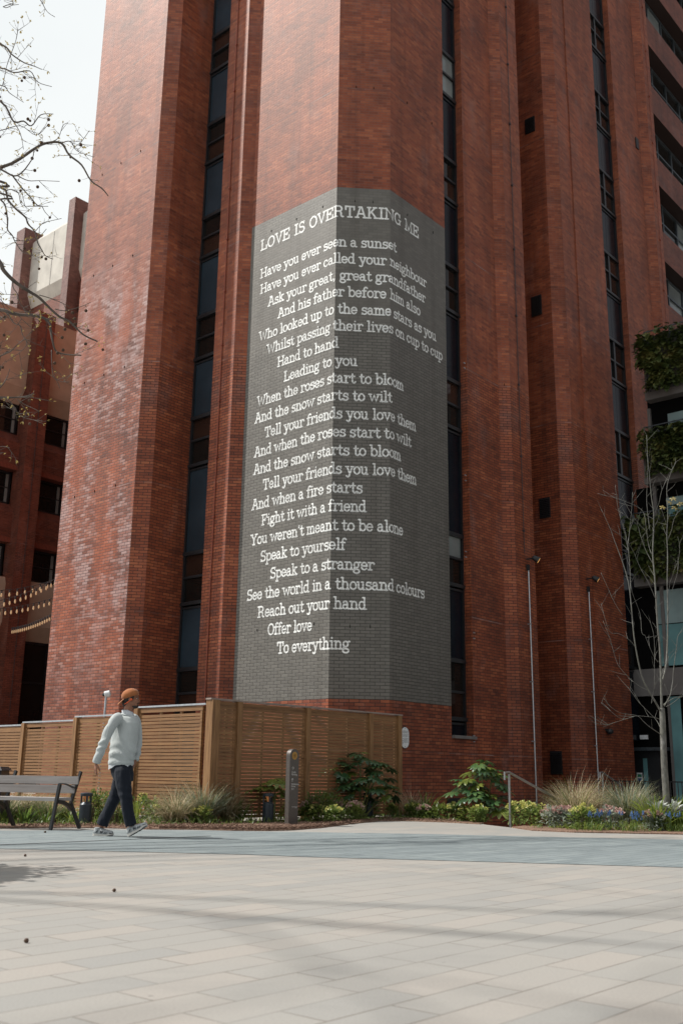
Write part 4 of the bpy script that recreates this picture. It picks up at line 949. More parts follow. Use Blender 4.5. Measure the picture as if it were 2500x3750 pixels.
def text_mesh(name, body, size, pos, ax, n, mat, parent, align='LEFT', line=1.0):
    cu = bpy.data.curves.new(name, 'FONT'); cu.body = body; cu.size = size; cu.align_x = align; cu.space_line = line; cu.extrude = 0.0004
    t = bpy.data.objects.new("tmp", cu); COL.objects.link(t)
    dg = bpy.context.evaluated_depsgraph_get(); dg.update()
    me = bpy.data.meshes.new_from_object(t.evaluated_get(dg)); bpy.data.objects.remove(t)
    up = Vector((0, 0, 1)); mt = Matrix((( ax.x, up.x, n.x, 0), (ax.y, up.y, n.y, 0), (ax.z, up.z, n.z, 0), (0, 0, 0, 1)))
    o0 = Vector(ORG.get(parent.name, (0, 0, 0)))
    me.transform(Matrix.Translation(Vector(pos) - o0) @ mt); me.materials.clear(); me.materials.append(mat); me.name = name
    o = bpy.data.objects.new(name, me); COL.objects.link(o); o.parent = parent; return o
def arrow(u, z, right):
    m = MB(); t = 0.006
    if right: m.beam(SP(u, z, 0.003), SP(u + 0.045, z, 0.003), t, 0.004); m.beam(SP(u + 0.025, z + 0.022, 0.004), SP(u + 0.046, z, 0.004), t, 0.004); m.beam(SP(u + 0.025, z - 0.022, 0.005), SP(u + 0.046, z, 0.005), t, 0.004)
    else: m.beam(SP(u + 0.02, z - 0.03, 0.003), SP(u + 0.02, z + 0.025, 0.003), t, 0.004); m.beam(SP(u, z + 0.004, 0.004), SP(u + 0.02, z + 0.026, 0.004), t, 0.004); m.beam(SP(u + 0.04, z + 0.004, 0.005), SP(u + 0.02, z + 0.026, 0.005), t, 0.004)
    return m.build("arrow", M['pewhite'], sign)
arrow(-0.062, 0.905, True); arrow(-0.062, 0.715, False)
text_mesh("wording", "Cycle\nParking", 0.044, SP(-0.062, 0.825, 0.002), dS, nS, M['pewhite'], sign, 'LEFT', 0.85)
text_mesh("wording", "Wellington\nStreet", 0.040, SP(-0.062, 0.635, 0.002), dS, nS, M['pewhite'], sign, 'LEFT', 0.85)
text_mesh("wording", "SKY", 0.040, SP(-0.062, 0.555, 0.002), dS, nS, M['pewhite'], sign)
text_mesh("wording", "WELLINGTON\nPLACE", 0.019, SP(0.085, 0.285, 0.002), dS, nS, M['pewhite'], sign, 'RIGHT', 0.8)

# ================================================================== PLAQUE
pc = E8 + dH * 0.515 + nH * 0.012
plq = thing("oval_plaque", (pc.x, pc.y, 1.615), "white oval information plaque on the red brick beside the fence end", "plaque")
def PQ(u, z, o=0.0): return pc + dH * u + nH * o + Vector((0, 0, 1.615 + z))
def stadium(w_, h_): return [(w_ * cos(radians(a)), (h_ - w_) + w_ * sin(radians(a))) for a in range(0, 181, 12)] + [(w_ * cos(radians(a)), -(h_ - w_) + w_ * sin(radians(a))) for a in range(180, 361, 12)]
slab2d(stadium(0.148, 0.235), -0.01, 0.012, M['black'], "rim", plq, PQ)
slab2d(stadium(0.136, 0.223), 0.0125, 0.020, M['white'], "panel", plq, PQ)
m = MB(); rr = random.Random(3)
for k in range(17):
    z = 0.145 - k * 0.0155
    if k in (4, 9): continue
    u0, u1 = -0.10 if k < 9 else -0.055, 0.10 - (0.03 if k in (3, 8, 12) else 0) 
    u = u0
    while u < u1:
        l = rr.uniform(0.012, 0.03); m.box(PQ(min(u + l / 2, u1), z, 0.0205), l, 0.0012, 0.0055, dH, 0, -nH); u += l + 0.006
for k in range(3): m.box(PQ(-0.085, -0.025 - k * 0.045, 0.0208), 0.022, 0.0012, 0.02, dH, 0, -nH)
m.build("print", M['print'], plq)
m = MB()
for z in (0.195, -0.195): m.box(PQ(0, z, 0.0205), 0.016, 0.0015, 0.016, dH, 0, -nH)
m.build("screw", M['grey_frame'], plq)

# ================================================================== WALL FLOODLIGHTS ON CONDUITS
def flood(base, n, d, z0, z1, zl, label):
    t = thing("wall_floodlight", (base.x, base.y, zl), label, "floodlight", "floodlights on steel conduits")
    m = MB(); p = base + n * 0.07
    m.tube([p + Vector((0, 0, z0)), p + Vector((0, 0, z1))], 0.017, 8); m.build("conduit", M['steel'], t)
    z = z0 + 0.5
    while z < z1: m = MB(); m.box(base + n * 0.045 + Vector((0, 0, z)), 0.05, 0.09, 0.03, d, 0, -n); m.build("clamp", M['steel'], t); z += 1.5
    m = MB(); m.box(base + n * 0.06 + Vector((0, 0, z1 + 0.06)), 0.07, 0.07, 0.16, d, 0, -n); m.build("bracket", M['black'], t)
    m = MB(); m.beam(base + n * 0.02 + Vector((0, 0, zl + 0.02)), base + n * 0.22 + Vector((0, 0, zl + 0.02)), 0.035, 0.035); m.build("arm", M['black'], t)
    hd = (n * 0.75 + d * 0.55 + Vector((0, 0, -0.55))).normalized(); c = base + n * 0.28 + d * 0.06 + Vector((0, 0, zl))
    a = hd.orthogonal().normalized(); b = hd.cross(a)
    m = MB(); m.rings([(c - hd * 0.12, a * 0.04, b * 0.04), (c - hd * 0.09, a * 0.068, b * 0.068), (c + hd * 0.06, a * 0.09, b * 0.09), (c + hd * 0.075, a * 0.095, b * 0.095)], 18); m.build("lamp_head", M['black'], t)
    m = MB(); m.rings([(c + hd * 0.076, a * 0.075, b * 0.075), (c + hd * 0.082, a * 0.06, b * 0.06)], 18); m.build("lens", M['lamp_lens'], t)
flood(E12 + dH * 0.50, nH, dH, -0.3, 6.15, 6.42, "black floodlight on a steel conduit, on the pier beside the shaded re-entrant")
flood(E16 + dH * 0.42, nH, dH, -0.3, 6.10, 6.45, "black floodlight on a steel conduit, on the farther brick pier")
dm = E16 + dH * 1.19 + nH * 0.06
t = thing("dome_light", (dm.x, dm.y, 2.15), "small black dome wall light on the brick left of the exit door", "wall light")
m = MB(); m.ball(dm + nH * 0.06 + Vector((0, 0, 2.12)), 0.10, 0.10, 0.085, 14); m.build("dome", M['black'], t, smooth=True)
m = MB(); m.box(dm + Vector((0, 0, 2.17)), 0.26, 0.07, 0.06, dH, 0, -nH); m.build("bracket", M['black'], t)

# ================================================================== CCTV CAMERA ON A POLE
cp = AT(389, 2546, 22.3)
t = thing("security_camera", (cp.x, cp.y, 0), "white dome security camera on a thin pole behind the fence", "camera")
m = MB(); m.tube([Vector((cp.x - 0.02, cp.y, 0)), Vector((cp.x, cp.y, cp.z - 0.05))], 0.025, 10); m.build("pole", M['steel'], t)
m = MB(); a = Vector((1, 0.1, 0.25)).normalized(); c = cp + Vector((0, 0, 0.02)); u_ = a.orthogonal().normalized(); v_ = a.cross(u_)
m.rings([(c + a * 0.09, u_ * 0.045, v_ * 0.045), (c + a * 0.075, u_ * 0.07, v_ * 0.07), (c - a * 0.03, u_ * 0.07, v_ * 0.07), (c - a * 0.04, u_ * 0.056, v_ * 0.056)], 18); m.build("housing", M['white'], t)
m = MB(); m.ball(c - a * 0.04, 0.05, 0.05, 0.05, 14, 0, u_, v_, a); m.build("dome", M['glass'], t, smooth=True)

# ================================================================== HANDRAILS AND RAILING
def handrail(base, d, label, run=1.35, drop=0.42, h=0.86):
    t = thing("handrail", base, label, "handrail"); B = Vector(base); q = nrm(d)
    m = MB(); m.tube([B + Vector((0, 0, -0.05)), B + Vector((0, 0, h))], 0.022, 10); m.build("post", M['handrail'], t)
    e = B + d * run
    m = MB(); m.tube([e + Vector((0, 0, -0.6)), e + Vector((0, 0, h - drop - 0.02))], 0.022, 10); m.build("post", M['handrail'], t)
    m = MB(); pts = [B - d * 0.12 + Vector((0, 0, h - 0.10)), B - d * 0.12 + Vector((0, 0, h + 0.025)), B + Vector((0, 0, h + 0.03)), e + Vector((0, 0, h - drop)), e + d * 0.28 + Vector((0, 0, h - drop - 0.01)), e + d * 0.29 + Vector((0, 0, h - drop - 0.13))]
    m.tube(pts, 0.021, 10); m.build("rail", M['handrail'], t)
hp = HIT(1865, 3000, P2(2.62, 18.0), dH); hp = ATD(1866, 2950, 18.2); handrail(Vector((hp.x, hp.y, 0)), (dH * 0.9 + dG * 0.2).normalized(), "steel handrail on two posts at the top of the steps by the fatsia")
hp2 = ATD(2208, 2900, 24.6); handrail(Vector((hp2.x, hp2.y, 0)), dH, "steel handrail showing above the tall ornamental grasses", 1.4, 0.40, 0.92)
ra, rb = ATD(2180, 2870, 25.0), ATD(2680, 2870, 22.5); ra.z = rb.z = 0
t = thing("metal_railing", ra, "black metal railing of upright bars behind the young tree", "railing")
d_ = (rb - ra).normalized(); Lr = (rb - ra).length
m = MB(); m.beam(ra + Vector((0, 0, 0.76)), rb + Vector((0, 0, 0.76)), 0.05, 0.025); m.beam(ra + Vector((0, 0, -0.45)), rb + Vector((0, 0, -0.45)), 0.05, 0.012); m.build("rail", M['frame'], t)
m = MB(); k = 0.0
while k < Lr: m.tube([ra + d_ * k + Vector((0, 0, -0.68)), ra + d_ * k + Vector((0, 0, 0.75))], 0.009, 6); k += 0.105
m.build("bars", M['frame'], t)
# ================================================================== BLACK BIN BEHIND THE BENCH, DRAIN SLOT
bp = G(0, 3022); 
t = thing("litter_bin", (bp.x - 0.30, bp.y + 0.5, 0), "black slope-topped litter bin behind the bench at the left edge", "bin"); B = Vector((bp.x - 0.30, bp.y + 0.5, 0))
m = MB(); m.hexa([B + Vector(v) for v in ((-0.3, -0.25, 0), (0.22, -0.25, 0), (0.22, 0.25, 0), (-0.3, 0.25, 0), (-0.3, -0.2, 0.80), (0.14, -0.2, 0.80), (0.14, 0.2, 0.80), (-0.3, 0.2, 0.80))]); m.build("body", M['frame'], t)
m = MB(); m.hexa([B + Vector(v) for v in ((-0.32, -0.26, 0.80), (0.17, -0.26, 0.80), (0.17, 0.26, 0.80), (-0.32, 0.26, 0.80), (-0.32, -0.2, 0.86), (0.12, -0.2, 0.86), (0.12, 0.2, 0.86), (-0.32, 0.2, 0.86))]); m.build("lid", M['frame'], t)
da, db_ = G(-40, 3099), G(770, 3064.5)
m = MB(); m.box((da + db_) / 2 + Vector((0, 0, 0.0065)), (db_ - da).length, 0.03, 0.003, (db_ - da).normalized()); o = m.build("drain_slot", M['black']); tag(o, "thin dark drainage slot across the blue paving near the man's feet", "drain")

# ================================================================== FESTOON LIGHTS
def festoon(p0, p1, nb, sag, label):
    t = thing("festoon_lights", p0, label, "string lights", "festoon strings between the buildings")
    P = [p0.lerp(p1, i / 24) - Vector((0, 0, sag * 4 * (i / 24) * (1 - i / 24))) for i in range(25)]
    m = MB(); m.tube(P, 0.011, 5); m.build("cable", M['black'], t)
    for i in range(nb):
        f = (i + 0.5) / nb; c = p0.lerp(p1, f) - Vector((0, 0, sag * 4 * f * (1 - f)))
        m = MB(); m.tube([c, c - Vector((0, 0, 0.10))], 0.026, 8); h = m.build("lamp_holder", M['black'], t)
        m = MB(); m.lathe(c - Vector((0, 0, 0.235)), [(0.006, 0), (0.026, 0.03), (0.032, 0.06), (0.022, 0.105), (0.02, 0.135)], 10); m.build("bulb", M['bulb'], h, smooth=True)
festoon(ATD(-160, 2150, 33), ATD(215, 2117, 36), 13, 0.25, "string of warm bulbs, topmost of the four strings left of the tower")
festoon(ATD(-170, 2210, 31), ATD(215, 2112, 36), 19, 0.30, "string of warm bulbs, second from the top, rising steeply to the tower")
festoon(ATD(-200, 2225, 32), ATD(210, 2185, 37), 19, 0.22, "string of warm bulbs, third from the top, crossing the tan panel")
festoon(ATD(42, 2300, 42), ATD(205, 2240, 38), 20, 0.10, "short string of closely spaced bulbs, lowest of the four strings")
# ================================================================== THE WALKING MAN
YP = 13.35
def Z(zx, zy, dy=0.0):
    return AT(300 + zx / 3.919, 2480 + zy / 3.92, YP + dy)
feet = Z(500, 2262); PO = Vector((feet.x, YP, 0))
man = thing("person", PO, "walking man in pale grey sweatshirt, dark jeans and backwards orange cap, looking up", "person")
DROP = -Z(300, 2268).z      # stand the soles on the paving
def Zp(zx, zy, dy=0.0):
    p = Z(zx, zy, dy); p.z += DROP * 1.0; return p
def limb(m, pts, rad, n=14):
    # pts smoothed along a Catmull-Rom so elbows and knees bend softly
    Pn = [Vector(p) for p in pts]; out = []; rr = []
    for i in range(len(Pn) - 1):
        p0 = Pn[max(i - 1, 0)]; p1 = Pn[i]; p2 = Pn[i + 1]; p3 = Pn[min(i + 2, len(Pn) - 1)]
        for k in range(5):
            t = k / 5; out.append(0.5 * ((2 * p1) + (p2 - p0) * t + (2 * p0 - 5 * p1 + 4 * p2 - p3) * t * t + (3 * p1 - p0 - 3 * p2 + p3) * t ** 3))
            rr.append(rad[i] * (1 - t) + rad[i + 1] * t)
    out.append(Pn[-1]); rr.append(rad[-1]); m.tube(out, rr, n)
def fuse(m, name, mat, parent, vox=0.009, smooth=3, fac=0.5, disp=None):
    me = m.mesh(name, mat); tmp = bpy.data.objects.new("tmp", me); COL.objects.link(tmp)
    r = tmp.modifiers.new("r", 'REMESH'); r.mode = 'VOXEL'; r.voxel_size = vox
    if smooth:
        s = tmp.modifiers.new("s", 'SMOOTH'); s.factor = fac; s.iterations = smooth
    dg = bpy.context.evaluated_depsgraph_get(); dg.update()
    out = bpy.data.meshes.new_from_object(tmp.evaluated_get(dg)); bpy.data.objects.remove(tmp)
    if disp:
        for v in out.vertices: v.co = Vector(v.co) + Vector(disp(v.co, v.normal))
    o0 = Vector(ORG.get(parent.name, (0, 0, 0))); out.transform(Matrix.Translation(-o0))
    out.polygons.foreach_set("use_smooth", [True] * len(out.polygons)); out.materials.clear(); out.materials.append(mat); out.name = name
    o = bpy.data.objects.new(name, out); COL.objects.link(o); o.parent = parent; ORG[o.name] = tuple(o0); return o
def cloth(name, base, rough, fold, wscale=9.0, spec=0.2, sheen=0.2):
    n = N(name); g = n.geo(); f = n.noise(n.mapping(g, (1, 1, 0.55)), wscale, 3.0, 0.5); f2 = n.noise(g, 420.0, 2.0)
    n.l(n.ramp(f, [(0.3, tuple(c * 0.88 for c in base)), (0.7, tuple(c * 1.08 for c in base))]), n.p.inputs['Base Color']); setp(n, rough=rough, spec=spec)
    n.p.inputs['Sheen Weight'].default_value = sheen
    n.bump(n.math('ADD', n.math('MULTIPLY', f, 1.0), n.math('MULTIPLY', f2, 0.03)), fold, 0.03); return n.m
skin = N("brown_skin"); fsk = skin.noise(skin.geo(), 30.0)
skin.l(skin.ramp(fsk, [(0.3, (0.24, 0.105, 0.062)), (0.7, (0.33, 0.155, 0.095))]), skin.p.inputs['Base Color']); setp(skin, rough=0.5, spec=0.4)
skin.p.inputs['Subsurface Weight'].default_value = 0.08; skin.p.inputs['Subsurface Radius'].default_value = (0.02, 0.008, 0.005)
M['skin'] = skin.m
M['sweat'] = cloth("pale_grey_sweatshirt", (0.46, 0.495, 0.495), 0.85, 0.35)
M['jean'] = cloth("dark_navy_jeans", (0.009, 0.013, 0.022), 0.75, 0.7, 14.0, 0.25, 0.05)
M['cap'] = cloth("orange_brown_cap", (0.37, 0.135, 0.05), 0.85, 0.15, 20.0)
M['hair'] = plain("black_hair", (0.018, 0.013, 0.011), 0.6)
M['shoe'] = plain("grey_trainer", (0.36, 0.38, 0.39), 0.6, 0, 0.25, 40)
M['sole'] = plain("off_white_sole", (0.60, 0.58, 0.54), 0.6, 0, 0.08)
M['shoe_dark'] = plain("dark_grey_rubber", (0.04, 0.045, 0.055), 0.6, 0, 0.15)
M['earbud'] = plain("orange_earphone", (0.75, 0.10, 0.02), 0.4, 0, 0.05)
sn = N("striped_shirt"); sw = sn.n('TexWave', wave_type='BANDS', bands_direction='X', Scale=11.0); sn.l(sn.geo(), sw.inputs['Vector'])
sn.l(sn.ramp(sw.outputs['Fac'], [(0.90, (0.58, 0.61, 0.64)), (0.99, (0.40, 0.44, 0.50))]), sn.p.inputs['Base Color']); setp(sn, rough=0.8); M['shirt'] = sn.m

# --- body (head, neck, hands, inner trunk and legs in one continuous skin)
b = MB()
# skull and face, profile to the right (+X), turned very slightly away
fx = Vector((0.985, 0.17, 0)); fy = Vector((-0.17, 0.985, 0)); up = Vector((0, 0, 1))
hc = Zp(702, 292, 0.0); s_ = 0.00092
def HD(x, z, y=0.0): return hc + fx * x + fy * y + up * z
b.ball(HD(-0.012, 0.030), 0.098, 0.077, 0.098, 18, 0, fx, fy, up)          # cranium
b.ball(HD(0.040, -0.030), 0.062, 0.062, 0.085, 16, 0, fx, fy, up)          # face
b.ball(HD(0.052, -0.088), 0.040, 0.044, 0.036, 14, 0, fx, fy, up)          # jaw / chin
b.ball(HD(0.085, 0.024), 0.022, 0.052, 0.020, 12, 0, fx, fy, up)           # brow
b.rings([(HD(0.092, 0.012), fy * 0.009, up * 0.008), (HD(0.112, -0.014), fy * 0.013, up * 0.012), (HD(0.122, -0.030), fy * 0.014, up * 0.010), (HD(0.098, -0.040), fy * 0.016, up * 0.008)], 10)
b.ball(HD(0.098, -0.058), 0.012, 0.024, 0.008, 10, 0, fx, fy, up); b.ball(HD(0.096, -0.073), 0.012, 0.022, 0.008, 10, 0, fx, fy, up)
for sg_ in (-1, 1):
    b.ball(HD(-0.006, -0.012, sg_ * 0.074), 0.020, 0.010, 0.032, 10, 0, fx, fy, up)       # ears
    b.ball(HD(0.066, -0.030, sg_ * 0.040), 0.03, 0.022, 0.026, 10, 0, fx, fy, up)
limb(b, [HD(-0.012, -0.03), HD(-0.022, -0.12), Zp(664, 530), Zp(632, 640)], [0.064, 0.057, 0.060, 0.070])
sh = Zp(632, 575); hip = Zp(575, 1290)
b.rings([(Zp(630, 600), Vector((0.10, -0.05, 0)), Vector((0.03, 0.06, 0))), (Zp(618, 740), Vector((0.12, -0.06, 0)), Vector((0.04, 0.08, 0))), (Zp(590, 1020), Vector((0.12, -0.06, 0)), Vector((0.05, 0.09, 0))), (Zp(572, 1240), Vector((0.11, -0.04, 0)), Vector((0.03, 0.08, 0)))], 16)
RS, RE, RW = Zp(455, 575, -0.17), Zp(330, 885, -0.22), Zp(208, 1205, -0.20)
LS, LE, LW = Zp(785, 590, 0.14), Zp(806, 890, 0.18), Zp(770, 1165, 0.10)
limb(b, [Zp(560, 640, -0.02), Zp(462, 640, -0.165), RE, RW], [0.042, 0.040, 0.034, 0.027]); limb(b, [Zp(690, 650, 0.03), Zp(778, 660, 0.13), LE, LW], [0.042, 0.040, 0.034, 0.027])
RH, RK, RA = Zp(590, 1290, -0.05), Zp(632, 1700, -0.11), Zp(712, 2130, -0.09)
LHp, LK, LA = Zp(585, 1290, 0.05), Zp(452, 1750, 0.10), Zp(270, 2130, 0.09)
limb(b, [RH, RK, RA], [0.060, 0.048, 0.034]); limb(b, [LHp, LK, LA], [0.060, 0.048, 0.034])
def hand(m, wrist, dirn, palm_n, thumb_side, curl, scale=1.0):
    d = Vector(dirn).normalized(); pn = Vector(palm_n); pn = (pn - d * pn.dot(d)).normalized(); ts = d.cross(pn) * thumb_side
    s = scale; c = Vector(wrist)
    m.rings([(c - d * 0.01, ts * 0.026 * s, pn * 0.018 * s), (c + d * 0.025 * s, ts * 0.036 * s, pn * 0.017 * s), (c + d * 0.06 * s, ts * 0.042 * s, pn * 0.016 * s), (c + d * 0.088 * s, ts * 0.040 * s, pn * 0.013 * s)], 12)
    for k, (off, L, cu) in enumerate(((0.030, 0.072, 0.7), (0.010, 0.082, 0.85), (-0.011, 0.076, 1.0), (-0.031, 0.060, 1.15))):
        p = c + d * 0.082 * s + ts * off * s; dd = d.copy(); pts = [p]; ang = curl * cu
        for j, fl in enumerate((0.45, 0.32, 0.23)):
            dd = (dd * cos(ang * (0.5 if j == 0 else 1)) + pn * sin(ang * (0.5 if j == 0 else 1))).normalized(); p = p + dd * L * fl * s; pts.append(p)
        m.tube(pts, [0.0098 * s, 0.0092 * s, 0.0082 * s, 0.0066 * s], 8)
    p = c + d * 0.02 * s + ts * 0.030 * s; t1 = (d * 0.7 + ts * 0.75 + pn * 0.35).normalized(); t2 = (d * 0.9 + ts * 0.25 + pn * 0.45).normalized()
    m.tube([p, p + t1 * 0.035 * s, p + t1 * 0.035 * s + t2 * 0.032 * s, p + t1 * 0.033 * s + t2 * 0.058 * s], [0.014 * s, 0.012 * s, 0.0105 * s, 0.008 * s], 8)
hd = (Zp(192, 1360, -0.18) - RW); hand(b, RW + hd.normalized() * 0.012, hd, Vector((0.75, 0.55, 0.1)), 1, 0.34, 0.98)
hand(b, LW, Vector((-0.25, -0.25, -1)), Vector((-0.6, 0.2, 0)), -1, 0.5, 0.95)
fuse(b, "body", M['skin'], man, 0.0048, 2, 0.4)
# --- face details
m = MB()
for sg_ in (-1, 1): m.ball(HD(0.079, 0.004, sg_ * 0.034), 0.009, 0.012, 0.006, 10, 0, fx, fy, up)
m.build("eye", M['pewhite'], man, smooth=True)
m = MB()
for sg_ in (-1, 1):
    m.ball(HD(0.085, 0.004, sg_ * 0.034), 0.0052, 0.008, 0.006, 8, 0, fx, fy, up); m.ball(HD(0.096, 0.022, sg_ * 0.034), 0.007, 0.022, 0.006, 8, 0, fx, fy, up)
m.build("eyebrow", M['hair'], man, smooth=True)
m = MB()
m.ball(HD(0.060, -0.100), 0.038, 0.0425, 0.026, 14, 0, fx, fy, up); m.ball(HD(0.092, -0.094), 0.016, 0.022, 0.022, 12, 0, fx, fy, up)
m.ball(HD(0.104, -0.0475), 0.009, 0.026, 0.006, 10, 0, fx, fy, up); m.ball(HD(0.098, -0.060, -0.022), 0.008, 0.008, 0.016, 8, 0, fx, fy, up); m.ball(HD(0.098, -0.060, 0.022), 0.008, 0.008, 0.016, 8, 0, fx, fy, up)
for sg_ in (-1, 1): m.ball(HD(0.048, -0.094, sg_ * 0.034), 0.030, 0.012, 0.016, 10, 0, fx, fy, up)
fuse(m, "beard", M['hair'], man, 0.005, 1)
m = MB(); m.ball(HD(-0.030, 0.012), 0.088, 0.0805, 0.075, 16, 0, fx, fy, up)
for sg_ in (-1, 1): m.ball(HD(0.012, 0.020, sg_ * 0.070), 0.034, 0.010, 0.045, 10, 0, fx, fy, up)
m.ball(HD(-0.065, -0.055), 0.045, 0.055, 0.05, 12, 0, fx, fy, up)
fuse(m, "hair", M['hair'], man, 0.006, 1)
# --- cap worn backwards
m = MB(); tl = 0.34
ca = (fx * cos(tl) + up * sin(tl)).normalized(); cu_ = (up * cos(tl) - fx * sin(tl)).normalized()
cc = HD(-0.012, 0.052); rr_ = []
for i in range(9):
    a = (pi / 2) * i / 8; rr_.append((cc + cu_ * 0.085 * sin(a) + cu_ * 0.0, ca * max(0.116 * cos(a), 0.002), fy * max(0.090 * cos(a), 0.002)))
rr_ = [(cc - cu_ * 0.032, ca * 0.114, fy * 0.089)] + rr_
m.rings(rr_, 22)
cap = m.build("cap", M['cap'], man, smooth=True)
m = MB()
b0_ = cc - cu_ * 0.020 - ca * 0.085; dd = (-ca * 0.93 - up * 0.40).normalized()
gr = []
for i in range(6):
    t = i / 5; wdt = 0.078 * sqrt(max(0.0, 1 - (t * 0.93) ** 2.4)); c_ = b0_ + dd * (0.098 * t) - up * 0.012 * t
    gr.append([c_ + fy * (wdt * k / 4) - up * 0.018 * (k / 4) ** 2 for k in range(-4, 5)])
for i in range(5):
    for k in range(8):
        m.face([gr[i][k], gr[i][k + 1], gr[i + 1][k + 1], gr[i + 1][k]]); o_ = up * 0.006
        m.face([gr[i + 1][k] + o_, gr[i + 1][k + 1] + o_, gr[i][k + 1] + o_, gr[i][k] + o_])
m.build("peak", M['cap'], cap, smooth=True)
m = MB(); m.ball(cc + cu_ * 0.086, 0.009, 0.009, 0.006, 8); m.build("button", M['cap'], cap)
m = MB(); m.ball(HD(0.012, -0.010, -0.086), 0.014, 0.008, 0.015, 10, 0, fx, fy, up)
m.tube([HD(0.006, -0.012, -0.088), HD(-0.012, -0.03, -0.085), HD(-0.04, -0.052, -0.074), HD(-0.075, -0.072, -0.045)], 0.0055, 8); m.build("earphone", M['earbud'], man, smooth=True)
# --- sweatshirt
b = MB()
axr = lambda w, d: (Vector((w * 0.93, -w * 0.38, 0)), Vector((d * 0.38, d * 0.93, 0)))
tor = [(655, 505, 0.068, 0.066), (650, 530, 0.105, 0.085), (638, 565, 0.172, 0.115), (628, 640, 0.205, 0.138), (622, 760, 0.205, 0.145), (605, 900, 0.198, 0.145), (590, 1030, 0.196, 0.146), (572, 1130, 0.192, 0.146), (562, 1185, 0.182, 0.138), (560, 1228, 0.176, 0.132)]
b.rings([(Zp(x, y), *axr(w * (0.95 if y > 540 else 1), d * 0.92)) for x, y, w, d in tor], 26)
limb(b, [Zp(545, 568, -0.10), Zp(470, 610, -0.16), RE, RW + (RE - RW) * 0.10, RW], [0.074, 0.071, 0.062, 0.053, 0.043], 18)
limb(b, [Zp(720, 570, 0.08), Zp(778, 625, 0.13), LE, LW + (LE - LW) * 0.1, LW], [0.070, 0.066, 0.058, 0.049, 0.042], 18)
def wr(co, no):
    x, y, z = co
    q = max(0.0, 1 - abs(z - 1.02) / 0.20); arm = 1.0 if x < PO.x - 0.16 else 0.0
    a = 0.011 * q * sin((x * 0.55 + z) * 52 + 3 * sin(x * 14)) * (1 - arm) + 0.009 * arm * sin((z - x * 0.4) * 58 + 2 * sin(z * 17)) * (0.4 + 0.6 * max(0.0, sin(z * 7.5 - 1.5)))
    a += 0.005 * (1 - arm) * max(0.0, sin(x * 17 + 0.6)) * sin(z * 13 - x * 22)
    return Vector(no) * a
fuse(b, "sweatshirt", M['sweat'], man, 0.0070, 6, 0.5, wr)
sw_o = bpy.data.objects[man.name]
def band(cn, ax, ay, h, thick, mat, name, parent=man, dirv=Vector((0, 0, 1))):
    m = MB(); rr = []
    for t, k in ((0, 1.0), (0.1, 1.03), (0.5, 1.045), (0.9, 1.03), (1, 1.0)): rr.append((Vector(cn) + dirv * h * t, Vector(ax) * k, Vector(ay) * k))
    m.rings(rr, 26, 0, False); return m.build(name, mat, parent, smooth=True)
a1, a2 = axr(0.171, 0.125); band(Zp(560, 1236), a1, a2, 0.055, 0.01, M['sweat'], "hem_band")
ud = (RE - RW).normalized(); oa = ud.orthogonal().normalized(); ob = ud.cross(oa)
band(RW - ud * 0.006, oa * 0.047, ob * 0.047, 0.06, 0.01, M['sweat'], "cuff", man, ud)
ud = (LE - LW).normalized(); oa = ud.orthogonal().normalized(); ob = ud.cross(oa)
band(LW - ud * 0.006, oa * 0.045, ob * 0.045, 0.06, 0.01, M['sweat'], "cuff", man, ud)
# collar of the shirt under the sweatshirt, and the crew neck rib
m = MB(); c0 = Zp(655, 500); a1, a2 = axr(0.072, 0.068)
m.rings([(c0 + Vector((0.012, 0, -0.02)), a1 * 1.15, a2 * 1.12), (c0 + Vector((0, 0, 0.012)), a1 * 1.02, a2 * 1.02), (c0 + Vector((-0.012, 0, 0.045)), a1 * 0.93, a2 * 0.93), (c0 + Vector((-0.010, 0, 0.02)), a1 * 0.90, a2 * 0.90)], 22, 0, False); m.build("shirt_collar", M['shirt'], man, smooth=True)
m = MB(); pts = [c0 + Vector((0.014, 0, -0.022)) + (a1 * 1.28 * cos(t) + a2 * 1.25 * sin(t)) + Vector((0, 0, -0.02 * cos(t))) for t in [2 * pi * i / 24 for i in range(25)]]
m.tube(pts, 0.011, 8); m.build("neck_rib", M['sweat'], man, smooth=True)
# shirt tails below the hem
m = MB(); a1, a2 = axr(0.167, 0.122); top = Zp(560, 1225); cols_ = 40; g0 = []; g1 = []
for i in range(cols_ + 1):
    t = 2 * pi * i / cols_; d_ = 0.042 + 0.034 * cos(2 * (t - 0.5)) + 0.004 * sin(9 * t)
    g0.append(top + a1 * cos(t) + a2 * sin(t)); g1.append(top + (a1 * cos(t) + a2 * sin(t)) * (0.985 + 0.012 * sin(7 * t)) - Vector((0, 0, d_)))
for i in range(cols_): m.face([g0[i], g1[i], g1[i + 1], g0[i + 1]])
m.build("shirt_tail", M['shirt'], man, smooth=True)
